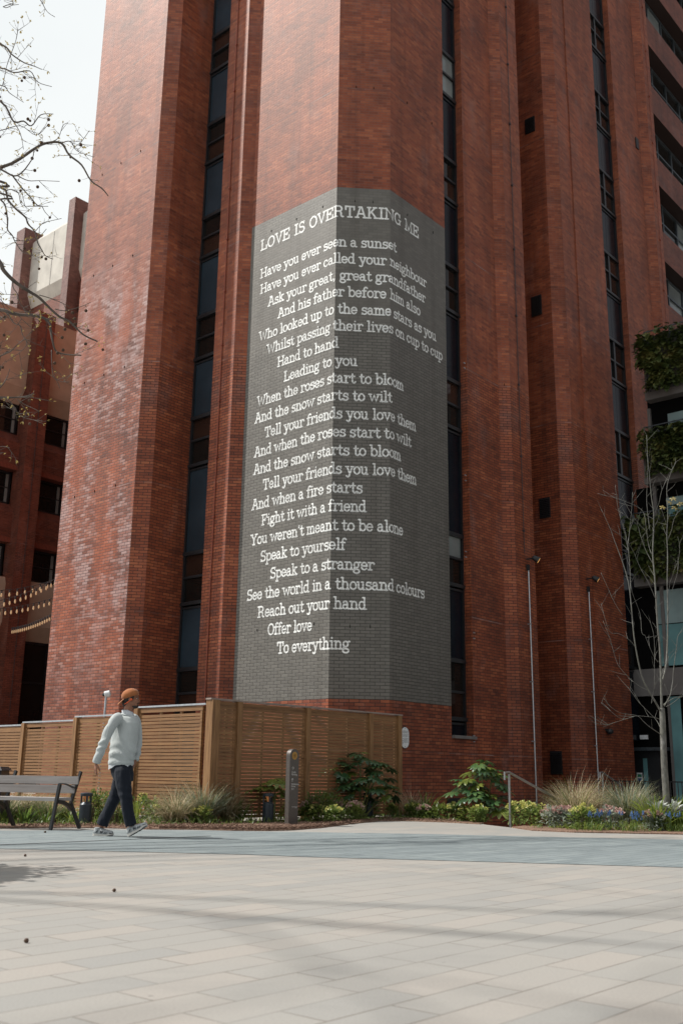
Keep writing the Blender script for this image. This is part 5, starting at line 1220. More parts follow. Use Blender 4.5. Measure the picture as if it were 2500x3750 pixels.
# --- jeans
b = MB(); a1, a2 = axr(0.158, 0.116)
b.rings([(Zp(564, 1190), a1, a2), (Zp(572, 1290), a1 * 1.0, a2 * 1.0), (Zp(585, 1370), a1 * 0.98, a2 * 1.02), (Zp(598, 1470), a1 * 0.80, a2 * 0.98)], 24)
limb(b, [Zp(578, 1235, -0.02), Zp(588, 1350, -0.06), Zp(600, 1510, -0.09), RK, Zp(660, 1900, -0.10), Zp(712, 2110, -0.09)], [0.085, 0.108, 0.098, 0.082, 0.074, 0.074], 20)
limb(b, [Zp(575, 1235, 0.02), Zp(578, 1350, 0.06), Zp(540, 1530, 0.09), LK, Zp(365, 1930, 0.09), Zp(282, 2105, 0.09)], [0.085, 0.108, 0.098, 0.080, 0.074, 0.078], 20)
def wj(co, no):
    x, y, z = co
    k = max(0.0, 1 - abs(z - 0.53) / 0.16) + 0.8 * max(0.0, 1 - abs(z - 0.10) / 0.14)
    return Vector(no) * (0.005 * k * sin(z * 62 + x * 34 + 2 * sin(x * 15)) + 0.0025 * sin(x * 70 + z * 8))
fuse(b, "jeans", M['jean'], man, 0.0078, 2, 0.5, wj)
# --- trainers
def shoe(heel, toe, up_, side, name="trainer"):
    d = (toe - heel); L = d.length; d.normalize(); u = Vector(up_); u = (u - d * u.dot(d)).normalized(); s = d.cross(u)
    T = lambda f, h, w: heel + d * (L * f) + u * h + s * w
    b = MB()
    prof = [(0.02, 0.055, 0.030, 0.045), (0.12, 0.068, 0.036, 0.055), (0.30, 0.078, 0.038, 0.058), (0.45, 0.068, 0.041, 0.052), (0.62, 0.052, 0.046, 0.040), (0.80, 0.042, 0.046, 0.030), (0.94, 0.034, 0.034, 0.022), (0.995, 0.028, 0.014, 0.012)]
    b.rings([(T(f, h * 0.5 + 0.014, 0), s * w, u * (hh * 0.5 + 0.022)) for f, h, w, hh in prof], 16)
    limb(b, [T(0.20, 0.06, 0), T(0.19, 0.105, 0)], [0.043, 0.041], 14)
    root = fuse(b, name, M['shoe'], man, 0.006, 2)
    m = MB(); so = [(0.0, 0.026), (0.06, 0.034), (0.30, 0.038), (0.50, 0.041), (0.70, 0.049), (0.86, 0.046), (0.97, 0.030), (1.01, 0.010)]
    for (f0, w0), (f1, w1) in zip(so, so[1:]):
        k0, k1 = (0.028 if f0 < 0.45 else 0.022), (0.028 if f1 < 0.45 else 0.022); e0 = 0.012 if f0 > 0.85 else 0; e1 = 0.012 if f1 > 0.85 else 0
        m.hexa([T(f0, e0, -w0), T(f1, e1, -w1), T(f1, e1, w1), T(f0, e0, w0), T(f0, k0 + e0, -w0), T(f1, k1 + e1, -w1), T(f1, k1 + e1, w1), T(f0, k0 + e0, w0)])
    m.build("sole", M['sole'], root)
    m = MB(); m.rings([(T(0.86, 0.034, 0), s * 0.0475, u * 0.020), (T(0.97, 0.028, 0), s * 0.031, u * 0.016), (T(1.012, 0.024, 0), s * 0.008, u * 0.008)], 14)
    m.hexa([T(0.10, -0.004, -0.03), T(0.42, -0.004, -0.036), T(0.42, -0.004, 0.036), T(0.10, -0.004, 0.03), T(0.10, 0.008, -0.03), T(0.42, 0.008, -0.036), T(0.42, 0.008, 0.036), T(0.10, 0.008, 0.03)])
    m.hexa([T(0.52, -0.004, -0.04), T(0.95, 0.006, -0.034), T(0.95, 0.006, 0.034), T(0.52, -0.004, 0.04), T(0.52, 0.008, -0.04), T(0.95, 0.018, -0.034), T(0.95, 0.018, 0.034), T(0.52, 0.008, 0.04)])
    m.build("rubber_trim", M['shoe_dark'], root)
    m = MB(); o = -side * 0.050     # side letter and stripes
    def st(f0, h0, f1, h1, t=0.006): m.beam(T(f0, h0, o * 0.93), T(f1, h1, o * 0.93), 0.012, t, u)
    st(0.40, 0.036, 0.42, 0.066); st(0.42, 0.066, 0.49, 0.036); st(0.49, 0.036, 0.51, 0.062)
    st(0.58, 0.030, 0.66, 0.052); st(0.66, 0.028, 0.74, 0.046); st(0.16, 0.04, 0.27, 0.07)
    m.build("side_mark", M['shoe_dark'], root)
hl = Zp(165, 2262, 0.09); tl_ = Zp(448, 2272, 0.06); hl.z = 0.004; tl_.z = 0.004
shoe(hl, tl_, (0, 0, 1), 1 if False else -1)
hl = Zp(672, 2262, -0.09); hl.z = 0.010; tl_ = Zp(872, 2158, -0.13)
shoe(hl, hl + (tl_ - hl).normalized() * 0.285, (0, 0, 1), -1)
# ================================================================== PLANTING
def leafmat(name, lo, mid, hi, scale=7.0, rough=0.42, trans=0.5, spec=0.55):
    n = N(name); g = n.geo(); oi = n.n('ObjectInfo').outputs['Random']
    f = n.noise(g, scale, 3.0); f2 = n.noise(g, scale * 6, 2.0)
    v = n.math('ADD', n.math('ADD', n.math('MULTIPLY', f, 0.55), n.math('MULTIPLY', f2, 0.35)), n.math('MULTIPLY', n.math('SUBTRACT', oi, 0.5), 0.10))
    c = n.ramp(v, [(0.30, lo), (0.46, mid), (0.62, hi)])
    n.l(c, n.p.inputs['Base Color']); setp(n, rough=rough, spec=spec)
    tr = n.n('BsdfTranslucent'); n.l(c, tr.inputs['Color']); mx = n.n('MixShader'); mx.inputs[0].default_value = trans
    n.l(n.p.outputs[0], mx.inputs[1]); n.l(tr.outputs[0], mx.inputs[2]); n.l(mx.outputs[0], n.out.inputs[0]); return n.m
M['blade'] = leafmat("green_blade", (0.05, 0.10, 0.022), (0.12, 0.20, 0.045), (0.23, 0.31, 0.08))
M['blade_y'] = leafmat("yellow_green_blade", (0.10, 0.16, 0.025), (0.21, 0.27, 0.045), (0.36, 0.39, 0.09))
M['blade_d'] = leafmat("dark_grass_blade", (0.07, 0.10, 0.038), (0.19, 0.22, 0.105), (0.46, 0.48, 0.33), 30)
M['blade_t'] = leafmat("tan_grass_blade", (0.26, 0.19, 0.11), (0.55, 0.45, 0.29), (0.82, 0.76, 0.60), 30)
M['fatsia'] = leafmat("glossy_fatsia_leaf", (0.018, 0.05, 0.022), (0.052, 0.115, 0.042), (0.14, 0.21, 0.06), 4, 0.28, 0.2, 0.6)
M['fatsia_y'] = leafmat("young_fatsia_leaf", (0.07, 0.11, 0.02), (0.17, 0.21, 0.04), (0.30, 0.32, 0.07), 4, 0.3, 0.35, 0.6)
M['shrubleaf'] = leafmat("small_green_leaf", (0.045, 0.085, 0.02), (0.12, 0.17, 0.036), (0.25, 0.28, 0.06), 5)
M['hell'] = leafmat("hellebore_leaf", (0.06, 0.11, 0.035), (0.17, 0.24, 0.06), (0.36, 0.41, 0.12), 6)
M['greyleaf'] = leafmat("grey_green_leaf", (0.14, 0.18, 0.14), (0.30, 0.35, 0.28), (0.58, 0.62, 0.55), 6)
M['f_pink'] = leafmat("dusty_pink_petal", (0.34, 0.18, 0.17), (0.56, 0.37, 0.33), (0.74, 0.56, 0.48), 14, 0.6, 0.3)
M['f_yel'] = leafmat("pale_yellow_petal", (0.40, 0.42, 0.09), (0.66, 0.64, 0.20), (0.82, 0.78, 0.42), 14, 0.6, 0.3)
M['f_blue'] = leafmat("blue_petal", (0.03, 0.075, 0.22), (0.06, 0.15, 0.36), (0.14, 0.27, 0.48), 14, 0.6, 0.2)
M['f_white'] = leafmat("silver_white_leaf", (0.40, 0.43, 0.40), (0.56, 0.59, 0.56), (0.70, 0.72, 0.68), 8, 0.5, 0.25)
M['f_mag'] = leafmat("magenta_petal", (0.25, 0.01, 0.10), (0.38, 0.02, 0.16), (0.5, 0.05, 0.22), 8, 0.5, 0.2)
M['stem'] = plain("woody_stem", (0.10, 0.075, 0.045), 0.8, 0, 0.3, 20)
M['stem_g'] = plain("green_stem", (0.16, 0.17, 0.06), 0.6, 0, 0.2, 20)
def blade(mb, p, ang, L, w, lean, droop, mi=0, n=5, tw=0.0):
    d = Vector((cos(ang), sin(ang), 0)); s = Vector((-sin(ang + tw), cos(ang + tw), 0)); pv = None; q = Vector(p); el = pi / 2 - lean
    for i in range(n + 1):
        t = i / n; wd = w * (1 - t ** 1.7) * (0.55 + 0.45 * min(1, t * 4)) * 0.5
        a, b = q - s * wd, q + s * wd
        if pv:
            if i == n: mb.face([pv[0], pv[1], q], None, mi)
            else: mb.face([pv[0], pv[1], b, a], None, mi)
        pv = (a, b); e = el - droop * (t ** 1.3)
        q = q + (d * cos(e) + Vector((0, 0, 1)) * sin(e)) * (L / n)
def tuft(name, loc, label, cat, mats, n, L, w, spread, lean, droop, seed, group=None, mi_p=None, part="foliage"):
    rr = random.Random(seed); t = thing(name, loc, label, cat, group); B = Vector(loc); m = MB()
    for k in range(n):
        a = rr.uniform(0, 2 * pi); r = spread * sqrt(rr.random()); p = B + Vector((cos(a) * r, sin(a) * r, 0))
        aa = a + rr.uniform(-0.9, 0.9); l = L * rr.uniform(0.55, 1.1)
        mi = 0
        if mi_p: mi = rr.choices(range(len(mi_p)), mi_p)[0]
        blade(m, p, aa, l, w * rr.uniform(0.7, 1.2), abs(rr.gauss(lean, lean * 0.5)), droop * rr.uniform(0.5, 1.4), mi, 5, rr.uniform(-0.6, 0.6))
    m.build(part, mats, t); return t
def leafball(m, c, rx, ry, rz, n, l, w, rr, mi_p=(1,), shell=0.55):
    for k in range(n):
        v = Vector((rr.gauss(0, 1), rr.gauss(0, 1), rr.gauss(0, 1))).normalized() * (shell + (1 - shell) * rr.random())
        if v.z < -0.55: v.z *= -0.5
        p = Vector(c) + Vector((v.x * rx, v.y * ry, v.z * rz)) * (1 + 0.18 * sin(v.x * 5 + v.y * 4 + v.z * 6))
        d = (v * 0.8 + Vector((rr.uniform(-.8, .8), rr.uniform(-.8, .8), rr.uniform(-0.3, 0.7))))
        leafquad(m, p, d, Vector((rr.uniform(-.4, .4), rr.uniform(-.4, .4), 1)), w * rr.uniform(0.6, 1.2), l * rr.uniform(0.6, 1.25), rr.choices(range(len(mi_p)), mi_p)[0])
def floret(m, c, r, rr, mi=0, n=9):
    for k in range(n):
        v = Vector((rr.gauss(0, 1), rr.gauss(0, 1), rr.gauss(0.4, 1))).normalized()
        leafquad(m, Vector(c) + v * r * 0.3, v + Vector((0, 0, 0.3)), Vector((rr.uniform(-1, 1), rr.uniform(-1, 1), 1)), r * 0.75, r * 0.9, mi)
def flowerclump(loc, wx, h, label, leaf, fl, nf, seed, group=None, name="flowering_clump", cat="flowers", fr=0.035, wy=None):
    rr = random.Random(seed); t = thing(name, loc, label, cat, group); B = Vector(loc); m = MB()
    wy = wy or wx * 0.8
    leafball(m, B + Vector((0, 0, h * 0.40)), wx, wy, h * 0.52, int(260 * max(wx, 0.2) / 0.3), 0.10, 0.042, rr)
    for k in range(14):
        a = rr.uniform(0, 2 * pi); m.tube([B + Vector((cos(a) * 0.04, sin(a) * 0.04, 0)), B + Vector((cos(a) * wx * 0.6, sin(a) * wy * 0.6, h * 0.7))], 0.004, 5)
    m.build("foliage", leaf, t)
    f = MB()
    for k in range(nf):
        a = rr.uniform(0, 2 * pi); r = sqrt(rr.random()) * 0.95; floret(f, B + Vector((cos(a) * r * wx, sin(a) * r * wy, h * (0.72 + 0.32 * (1 - r * r) + rr.uniform(-0.10, 0.06)))), fr * rr.uniform(0.7, 1.3), rr, 0)
    if nf: f.build("flowers", fl, t)
    return t
def shrub(loc, wx, wy, h, label, leaf, n, l, w, seed, group=None, name="shrub", cat="shrub"):
    rr = random.Random(seed); t = thing(name, loc, label, cat, group); B = Vector(loc); m = MB()
    for k in range(5):
        c = B + Vector((rr.uniform(-.5, .5) * wx, rr.uniform(-.5, .5) * wy, h * rr.uniform(0.40, 0.62)))
        leafball(m, c, wx * 0.62, wy * 0.62, h * 0.42, n // 5, l, w, rr)
    m.build("foliage", leaf, t)
    s = MB()
    for k in range(9):
        a = rr.uniform(0, 2 * pi); s.tube([B + Vector((cos(a) * 0.05, sin(a) * 0.05, 0)), B + Vector((cos(a) * wx * 0.3, sin(a) * wy * 0.3, h * 0.4)), B + Vector((cos(a) * wx * 0.6, sin(a) * wy * 0.6, h * 0.75))], [0.012, 0.008, 0.004], 6)
    s.build("stem", M['stem'], t); return t
def palmleaf(m, c, nrm_, fwd, r, rr, mi=0, lobes=8):
    """fatsia leaf: a hand of deep pointed lobes"""
    nn = Vector(nrm_).normalized(); f = Vector(fwd); f = (f - nn * f.dot(nn)).normalized(); s = nn.cross(f); c = Vector(c)
    for k in range(lobes):
        a = radians(-128 + 256 * k / (lobes - 1)); L = r * (1.0 - 0.28 * abs(a) / 2.2) * rr.uniform(0.92, 1.06)
        d = f * cos(a) + s * sin(a); e = nn.cross(d)
        w = r * 0.155; dr = nn * (-0.10 * r)
        i0 = c + d * L * 0.12; m1 = c + d * L * 0.50 + nn * 0.03 * r; m2 = c + d * L * 0.78 + dr * 0.4; tp = c + d * L + dr * 1.5
        m.face([c, m1 - e * w, m1], None, mi); m.face([c, m1, m1 + e * w], None, mi)
        m.face([m1, m1 - e * w, m2 - e * w * 0.85 - nn * 0.02 * r, m2], None, mi); m.face([m1, m2, m2 + e * w * 0.85 - nn * 0.02 * r, m1 + e * w], None, mi)
        m.face([m2, m2 - e * w * 0.85 - nn * 0.02 * r, tp], None, mi); m.face([m2, tp, m2 + e * w * 0.85 - nn * 0.02 * r], None, mi)
def fatsia(loc, label, heads, mats, seed, r=0.22, per=9, ymix=0.2):
    rr = random.Random(seed); t = thing("fatsia_shrub", loc, label, "shrub"); B = Vector(loc); m = MB(); s = MB()
    for hx, hy, hz in heads:
        H = B + Vector((hx, hy, hz)); s.tube([B + Vector((hx * 0.15, hy * 0.15, 0)), B + Vector((hx * 0.5, hy * 0.5, hz * 0.5)), H], [0.020, 0.016, 0.012], 8)
        for k in range(per):
            a = 2.4 * k + rr.random(); lvl = k / per; el = radians(70 - 85 * lvl + rr.uniform(-12, 12)); pl = r * rr.uniform(0.8, 1.5) * (0.7 + 0.5 * lvl)
            d = Vector((cos(a) * cos(el), sin(a) * cos(el), sin(el))); e = H - Vector((0, 0, 0.12 * lvl)) + d * pl
            s.tube([H - Vector((0, 0, 0.12 * lvl)), H + d * pl * 0.6 - Vector((0, 0, 0.05 * lvl)), e], 0.0045, 5)
            nn = (Vector((0, 0, 1.0)) + d * 0.55 + Vector((rr.uniform(-.3, .3), rr.uniform(-.3, .3), 0))).normalized()
            palmleaf(m, e, nn, d + Vector((0, 0, -0.25)), r * rr.uniform(0.75, 1.15), rr, 1 if rr.random() < (ymix if lvl > 0.35 else ymix * 2) else 0)
    m.build("foliage", mats, t); s.build("stem", M['stem_g'], t); return t
def gp(px, py, z=0.018): v = G(px, py, 0.0); v.z = z; return v
BG, GY, HY = [M['blade'], M['blade_y']], [M['blade_d'], M['blade_t']], [M['hell'], M['f_yel']]
# --- left bed, from left to right
for i, (px, py, L) in enumerate(((8, 3018, .40), (48, 3012, .36), (92, 3020, .38), (130, 3008, .42), (168, 3018, .40), (205, 3014, .44), (240, 3010, .42), (272, 3020, .36), (345, 3010, .36), (385, 3014, .34), (415, 3016, .36), (445, 3006, .40), (462, 3016, .30), (368, 2998, .36))):
    tuft("strappy_plant", gp(px, py), "green strap-leaved plant in the row under and beside the bench", "plant", BG, 42, L, 0.022, 0.12, 0.42, 1.3, 100 + i, "strap-leaved plants under the bench", (0.75, 0.25))
for i, (px, y, L) in enumerate(((15, 17.6, 0.60), (75, 17.8, 0.58), (135, 17.7, 0.55), (190, 17.4, 0.52))):
    p = ATD(px, 2950, y); tuft("ornamental_grass", (p.x, p.y, 0.05), "soft olive grass mound seen through the bench back", "grass", GY, 360, L, 0.012, 0.16, 0.5, 1.5, 140 + i, "olive grasses behind the bench", (0.7, 0.3))
for i, (px, dd_) in enumerate(((330, 16.9), (380, 17.2), (425, 16.6))):
    p = ATD(px, 2950, dd_); shrub((p.x, p.y, 0.03), 0.26, 0.22, 0.50, "low yellow-green leafy shrub between the bench bollard and the man", M['shrubleaf'] if i != 1 else M['hell'], 420, 0.055, 0.026, 150 + i, "low shrubs behind the man")
flowerclump(gp(530, 3004), 0.30, 0.42, "yellow-green leafy plant just right of the man's front leg", M['hell'], M['f_yel'], 8, 160)
tuft("strappy_plant", gp(498, 3010), "bright lime strap leaves against the man's trouser leg", "plant", [M['blade_y']], 16, 0.46, 0.028, 0.06, 0.18, 0.4, 161)
flowerclump(gp(575, 3010), 0.22, 0.24, "small lime-flowered clump left of the tan feathery grass", M['hell'], M['f_yel'], 10, 162)
p = gp(640, 3018); tuft("feather_grass", p, "tan feathery grass clump beside the man, left of the silvery one", "grass", GY, 800, 0.74, 0.011, 0.13, 0.55, 1.5, 163, None, (0.35, 0.65))
p = gp(742, 3014); tuft("feather_grass", p, "tall silvery green feathery grass in front of the fence corner post", "grass", [M['blade_d'], M['blade_t'], M['greyleaf']], 1100, 0.88, 0.011, 0.20, 0.46, 1.3, 164, None, (0.35, 0.25, 0.4))
p = gp(822, 3012); tuft("feather_grass", p, "brownish feathery grass leaning right toward the strappy leaves", "grass", GY, 620, 0.76, 0.010, 0.13, 0.55, 1.3, 165, None, (0.4, 0.6))
flowerclump(gp(735, 3020), 0.19, 0.24, "lime hellebore at the bed edge below the silvery grass", M['hell'], M['f_yel'], 16, 166)
flowerclump(gp(808, 3012), 0.14, 0.26, "pink flowered clump left of the strap leaves and the bollard", M['hell'], M['f_pink'], 24, 167)
for i, (px, py, L, lb_) in enumerate(((872, 3012, .46, "dark green strap leaves two plants left of the middle bollard"), (922, 3012, .34, "few upright lime strap leaves next to the middle bollard"), (1012, 3008, .40, "upright lime strap leaves touching the middle bollard's right side"), (1045, 3004, .46, "strappy leaves between the bollard and the signpost"))):
    tuft("strappy_plant", gp(px, py), lb_, "plant", BG if i in (0, 3) else [M['blade_y']], 40 if i in (0, 3) else 14, L, 0.026, 0.09, 0.35 if i in (0, 3) else 0.2, 1.0, 170 + i, None, (0.8, 0.2) if i in (0, 3) else None)
p = gp(1004, 3011); fatsia((p.x, p.y, 0.03), "small lime green fatsia with broad leaves between bollard and signpost", [(0.0, 0.0, 0.50), (-0.13, 0.05, 0.44)], [M['fatsia'], M['fatsia_y']], 180, 0.235, 7, 0.9)
flowerclump(gp(1122, 3010), 0.13, 0.30, "dusky pink clump right beside the signpost", M['hell'], M['f_pink'], 22, 181)
tuft("tulip", gp(1140, 3006), "single magenta tulip with pale leaves right of the signpost", "flower", [M['blade_y']], 6, 0.30, 0.04, 0.03, 0.12, 0.3, 182)
tp = gp(1137, 3006); m = MB(); rr = random.Random(4)
m.tube([tp, tp + Vector((0, 0, 0.34))], 0.005, 6)
for k in range(6): leafquad(m, tp + Vector((0, 0, 0.32)), Vector((cos(k * 1.05) * 0.35, sin(k * 1.05) * 0.35, 1)), Vector((cos(k * 1.05), sin(k * 1.05), 0)), 0.035, 0.075)
m.build("bloom", M['f_mag'], bpy.data.objects["tulip"], org=ORG["tulip"])
for i, (px, dd_) in enumerate(((1165, 18.3), (1205, 18.8))):
    p = ATD(px, 2950, dd_); shrub((p.x, p.y, 0.03), 0.30, 0.26, 0.50, ("olive green rounded shrub behind the tulip", "olive green rounded shrub left of the big fatsia")[i], M['shrubleaf'], 700, 0.05, 0.024, 190 + i)
fl = [(1165, 3012, 'hy', "lime yellow clump behind the bark edge, first right of the tulip"), (1200, 3004, 'p', "pink flower clump, first one left of the big fatsia"), (1238, 3004, 'p', "pink flower clump in front of the big fatsia's left side"), (1280, 2998, 'hy', "yellow flower clump in front of the big fatsia's stem"), (1318, 2996, 'hy', "lime yellow clump before the far bollard"), (1352, 2994, 'p', "peach pink clump at the foot of the far bollard"), (1384, 2988, 'p', "taller dusky pink clump right of the far bollard"), (1225, 3018, 'hy', "low yellow-green clump at the paving edge below the pink flowers"), (1300, 3010, 'p', "low pink clump on the paving edge below the fatsia")]
for i, (px, py, k, lb_) in enumerate(fl): flowerclump(gp(px, py), 0.17, 0.30 if k == 'p' else 0.26, lb_, M['hell'], M['f_pink'] if k == 'p' else M['f_yel'], 26 if k == 'p' else 18, 200 + i, fr=0.036)
p = ATD(1318, 2960, 19.9); fatsia((p.x, p.y, 0.02), "big dark glossy fatsia in front of the right-hand timber fence", [(0, 0, 1.02), (-0.28, 0.05, 0.62), (0.34, 0.1, 0.85), (0.15, -0.2, 0.60), (-0.15, -0.15, 0.45), (0.50, -0.1, 0.42), (-0.45, 0.0, 0.88)], [M['fatsia'], M['fatsia_y']], 210, 0.22, 10, 0.16)
flowerclump(gp(1425, 2992), 0.16, 0.24, "cream flowered dark-leaved clump right of the far bollard", M['hell'], M['f_yel'], 7, 215)
tuft("strappy_plant", gp(1462, 2998), "fine dark green strap leaves at the fence end", "plant", BG, 70, 0.30, 0.012, 0.22, 0.4, 1.2, 216, None, (0.85, 0.15))
p = gp(1510, 2994); tuft("feather_grass", p, "sparse brown feathery grass against the brick below the plaque", "grass", GY, 260, 0.70, 0.009, 0.12, 0.45, 1.1, 217, None, (0.15, 0.85))
tuft("strappy_plant", gp(1556, 2999), "fresh green strap-leaved mound below the plaque", "plant", BG, 150, 0.60, 0.026, 0.20, 0.45, 1.4, 218, None, (0.85, 0.15))
for i, (px, py, k, wx, h, lb_) in enumerate(((1508, 3000, 'hy', .16, .26, "yellow flowered clump below the brown grass"), (1552, 3004, 'p', .16, .24, "dusky pink clump in front of the green strap-leaved mound"), (1620, 3006, 'g', .24, .28, "dark green leafy clump right of the strap-leaved mound"), (1668, 3008, 'hy', .18, .30, "cream and yellow clump before the vent grille"), (1712, 3012, 'g', .18, .26, "low dark clump left of the pale flowers by the steps"), (1752, 3016, 'hy', .18, .28, "pale yellow flowered clump at the end of the bed by the steps"))):
    flowerclump(gp(px, py), wx, h, lb_, M['shrubleaf'] if k == 'g' else M['hell'], M['f_pink'] if k == 'p' else M['f_yel'], {'p': 26, 'hy': 12, 'g': 3}[k], 220 + i)
p = ATD(1768, 2990, 19.6); fatsia((p.x, p.y, 0.0), "green fatsia against the brick wall left of the steel handrail", [(0, 0, 0.86), (-0.32, 0.05, 0.55), (0.18, 0.05, 0.72), (-0.12, -0.15, 0.42), (0.26, -0.1, 0.25)], [M['fatsia'], M['fatsia_y']], 230, 0.25, 11, 0.22)
# --- right bed
for i, (px, py, k, wx, h, lb_) in enumerate(((1900, 3024, 'hy', .26, .36, "pale yellow hellebore clump at the left end of the right-hand bed"), (1962, 3028, 'hy', .24, .36, "yellow-green hellebore clump beside the handrail end of the bed"), (2030, 3034, 'p', .22, .32, "pink and grey clump in front of the tan grass"), (2085, 3036, 'p', .22, .32, "pink clump right under the middle of the tan grass"), (2140, 3040, 'hy', .26, .34, "yellow-green clump left of the first blue flowers"), (2238, 3042, 'p', .22, .34, "pink clump between two patches of blue flowers"), (2395, 3046, 'p', .18, .28, "pink clump below the lime strap leaves"), (2455, 3040, 'hy', .20, .26, "lime clump at the right edge of the frame"))):
    flowerclump(gp(px, py), wx, h, lb_, M['hell'] if k == 'hy' else M['greyleaf'], M['f_pink'] if k == 'p' else M['f_yel'], {'p': 30, 'hy': 22}[k], 240 + i, fr=0.034)
def muscari(px, py, n, wx, label, seed):
    rr = random.Random(seed); loc = gp(px, py); t = thing("grape_hyacinths", loc, label, "flowers"); m = MB(); f = MB(); B = Vector(loc)
    for k in range(n * 3): a = rr.uniform(0, 6.28); blade(m, B + Vector((rr.uniform(-wx, wx), rr.uniform(-.1, .1), 0)), a, 0.20, 0.008, 0.4, 1.2)
    for k in range(n):
        b = B + Vector((rr.uniform(-wx, wx), rr.uniform(-.12, .12), 0)); h = rr.uniform(0.17, 0.27); m.tube([b, b + Vector((0, 0, h))], 0.003, 5)
        for j in range(13): v = Vector((rr.gauss(0, 1), rr.gauss(0, 1), 0)).normalized(); f.ball(b + Vector((0, 0, h - 0.01 + j * 0.0045)) + v * 0.014 * (1 - j / 22), 0.007, n=6)
    m.build("foliage", M['blade'], t); f.build("flowers", M['f_blue'], t)
muscari(2195, 3044, 16, 0.22, "blue grape hyacinths below the gap of the two tall grasses", 250)
muscari(2318, 3050, 16, 0.20, "blue grape hyacinths left of the lime strap leaves", 251)
muscari(2478, 3050, 10, 0.16, "blue grape hyacinths at the right edge of the frame", 252)
p = gp(2110, 3020); tuft("feather_grass", p, "big tan feathery grass fountain, left one of the pair in the right bed", "grass", [M['blade_t'], M['blade_d'], M['blade_y']], 1400, 0.94, 0.012, 0.20, 0.50, 1.2, 260, None, (0.68, 0.2, 0.12))
p = gp(2300, 3016); tuft("feather_grass", p, "big green and silver feathery grass, right one of the pair in the right bed", "grass", [M['blade_d'], M['blade_t'], M['greyleaf']], 1400, 0.94, 0.012, 0.20, 0.48, 1.1, 261, None, (0.55, 0.2, 0.25))
for px, py, lb_ in ((2120, 3020, "x"),):
    t = bpy.data.objects["feather_grass.004"]; m = MB(); rr = random.Random(9); B = Vector(ORG[t.name])
    for k in range(14): blade(m, B + Vector((rr.uniform(-.15, .45), rr.uniform(-.1, .1), 0)), rr.uniform(-0.6, 1.2), rr.uniform(0.95, 1.15), 0.011, abs(rr.gauss(0.15, 0.14)), 0.5, 0)
    m.build("seed_stalks", M['blade_t'], t, org=ORG[t.name])
tuft("strappy_plant", gp(2405, 3044), "lime green fountain of strap leaves under the young tree", "plant", [M['blade_y'], M['blade']], 150, 0.80, 0.032, 0.16, 0.45, 1.3, 262, None, (0.75, 0.25))
tuft("strappy_plant", gp(2488, 3040), "lime strap leaves cut by the right edge of the frame", "plant", [M['blade_y'], M['blade']], 110, 0.75, 0.032, 0.15, 0.45, 1.3, 263, None, (0.7, 0.3))
tuft("strappy_plant", gp(2150, 3046), "low fine green leaves at the bed edge among the clumps", "plant", BG, 80, 0.20, 0.012, 0.35, 0.4, 1.2, 264, None, (0.6, 0.4))
for i, px in enumerate((2408, 2470)):
    p = ATD(px, 2960, 17.6); rr = random.Random(270 + i); t = thing("silver_leaf_plant", (p.x, p.y, 0.04), ("silvery white broad leaves at the foot of the young tree", "silvery white broad leaves at the right frame edge")[i], "plant"); m = MB()
    for k in range(12): leafquad(m, p * 1.0 + Vector((0, 0, 0.04 - p.z + 0.22)), Vector((rr.uniform(-1, 1), rr.uniform(-1, .4), rr.uniform(0.5, 1.3))), (0, -0.3, 1), 0.09, 0.26)
    m.build("foliage", M['f_white'], t)
# bed filler: leaf litter and creeping green that nobody could count
def filler(name, pts, n, seed, label, mats):
    rr = random.Random(seed); m = MB(); k = 0
    xs = [p[0] for p in pts]; ys = [p[1] for p in pts]
    def inside(x, y):
        c = False; j = len(pts) - 1
        for i in range(len(pts)):
            if (pts[i][1] > y) != (pts[j][1] > y) and x < (pts[j][0] - pts[i][0]) * (y - pts[i][1]) / (pts[j][1] - pts[i][1]) + pts[i][0]: c = not c
            j = i
        return c
    while k < n:
        x, y = rr.uniform(min(xs), max(xs)), rr.uniform(min(ys), max(ys))
        if not inside(x, y): continue
        k += 1; p = Vector((x, y, 0.018))
        if rr.random() < 0.5: leafquad(m, p, (rr.uniform(-1, 1), rr.uniform(-1, 1), rr.uniform(0, .8)), (0, 0, 1), 0.03, rr.uniform(0.05, 0.10), rr.choice((0, 0, 1)))
        else: blade(m, p, rr.uniform(0, 6.28), rr.uniform(0.08, 0.2), 0.012, 0.5, 1.2, rr.choice((0, 1)))
    o = m.build(name, mats); return tag(o, label, "ground cover", None, "stuff")
filler("ground_cover", [(-6, 15.2), (-3.2, 15.75), (-1.6, 16.6), (-0.7, 17.6), (0.3, 18.6), (1.4, 19.5), (2.3, 18.8), (1.6, 21), (-2.3, 17.2), (-3.6, 18.4), (-6, 20)], 2600, 300, "low creeping green leaves filling the left bed", [M['shrubleaf'], M['blade']])
filler("ground_cover", [(3.05, 17.0), (3.7, 16.35), (5.3, 16.2), (8, 16.0), (8, 19.5), (4.6, 18.3)], 1800, 301, "low creeping green leaves filling the right bed", [M['hell'], M['blade_y']])
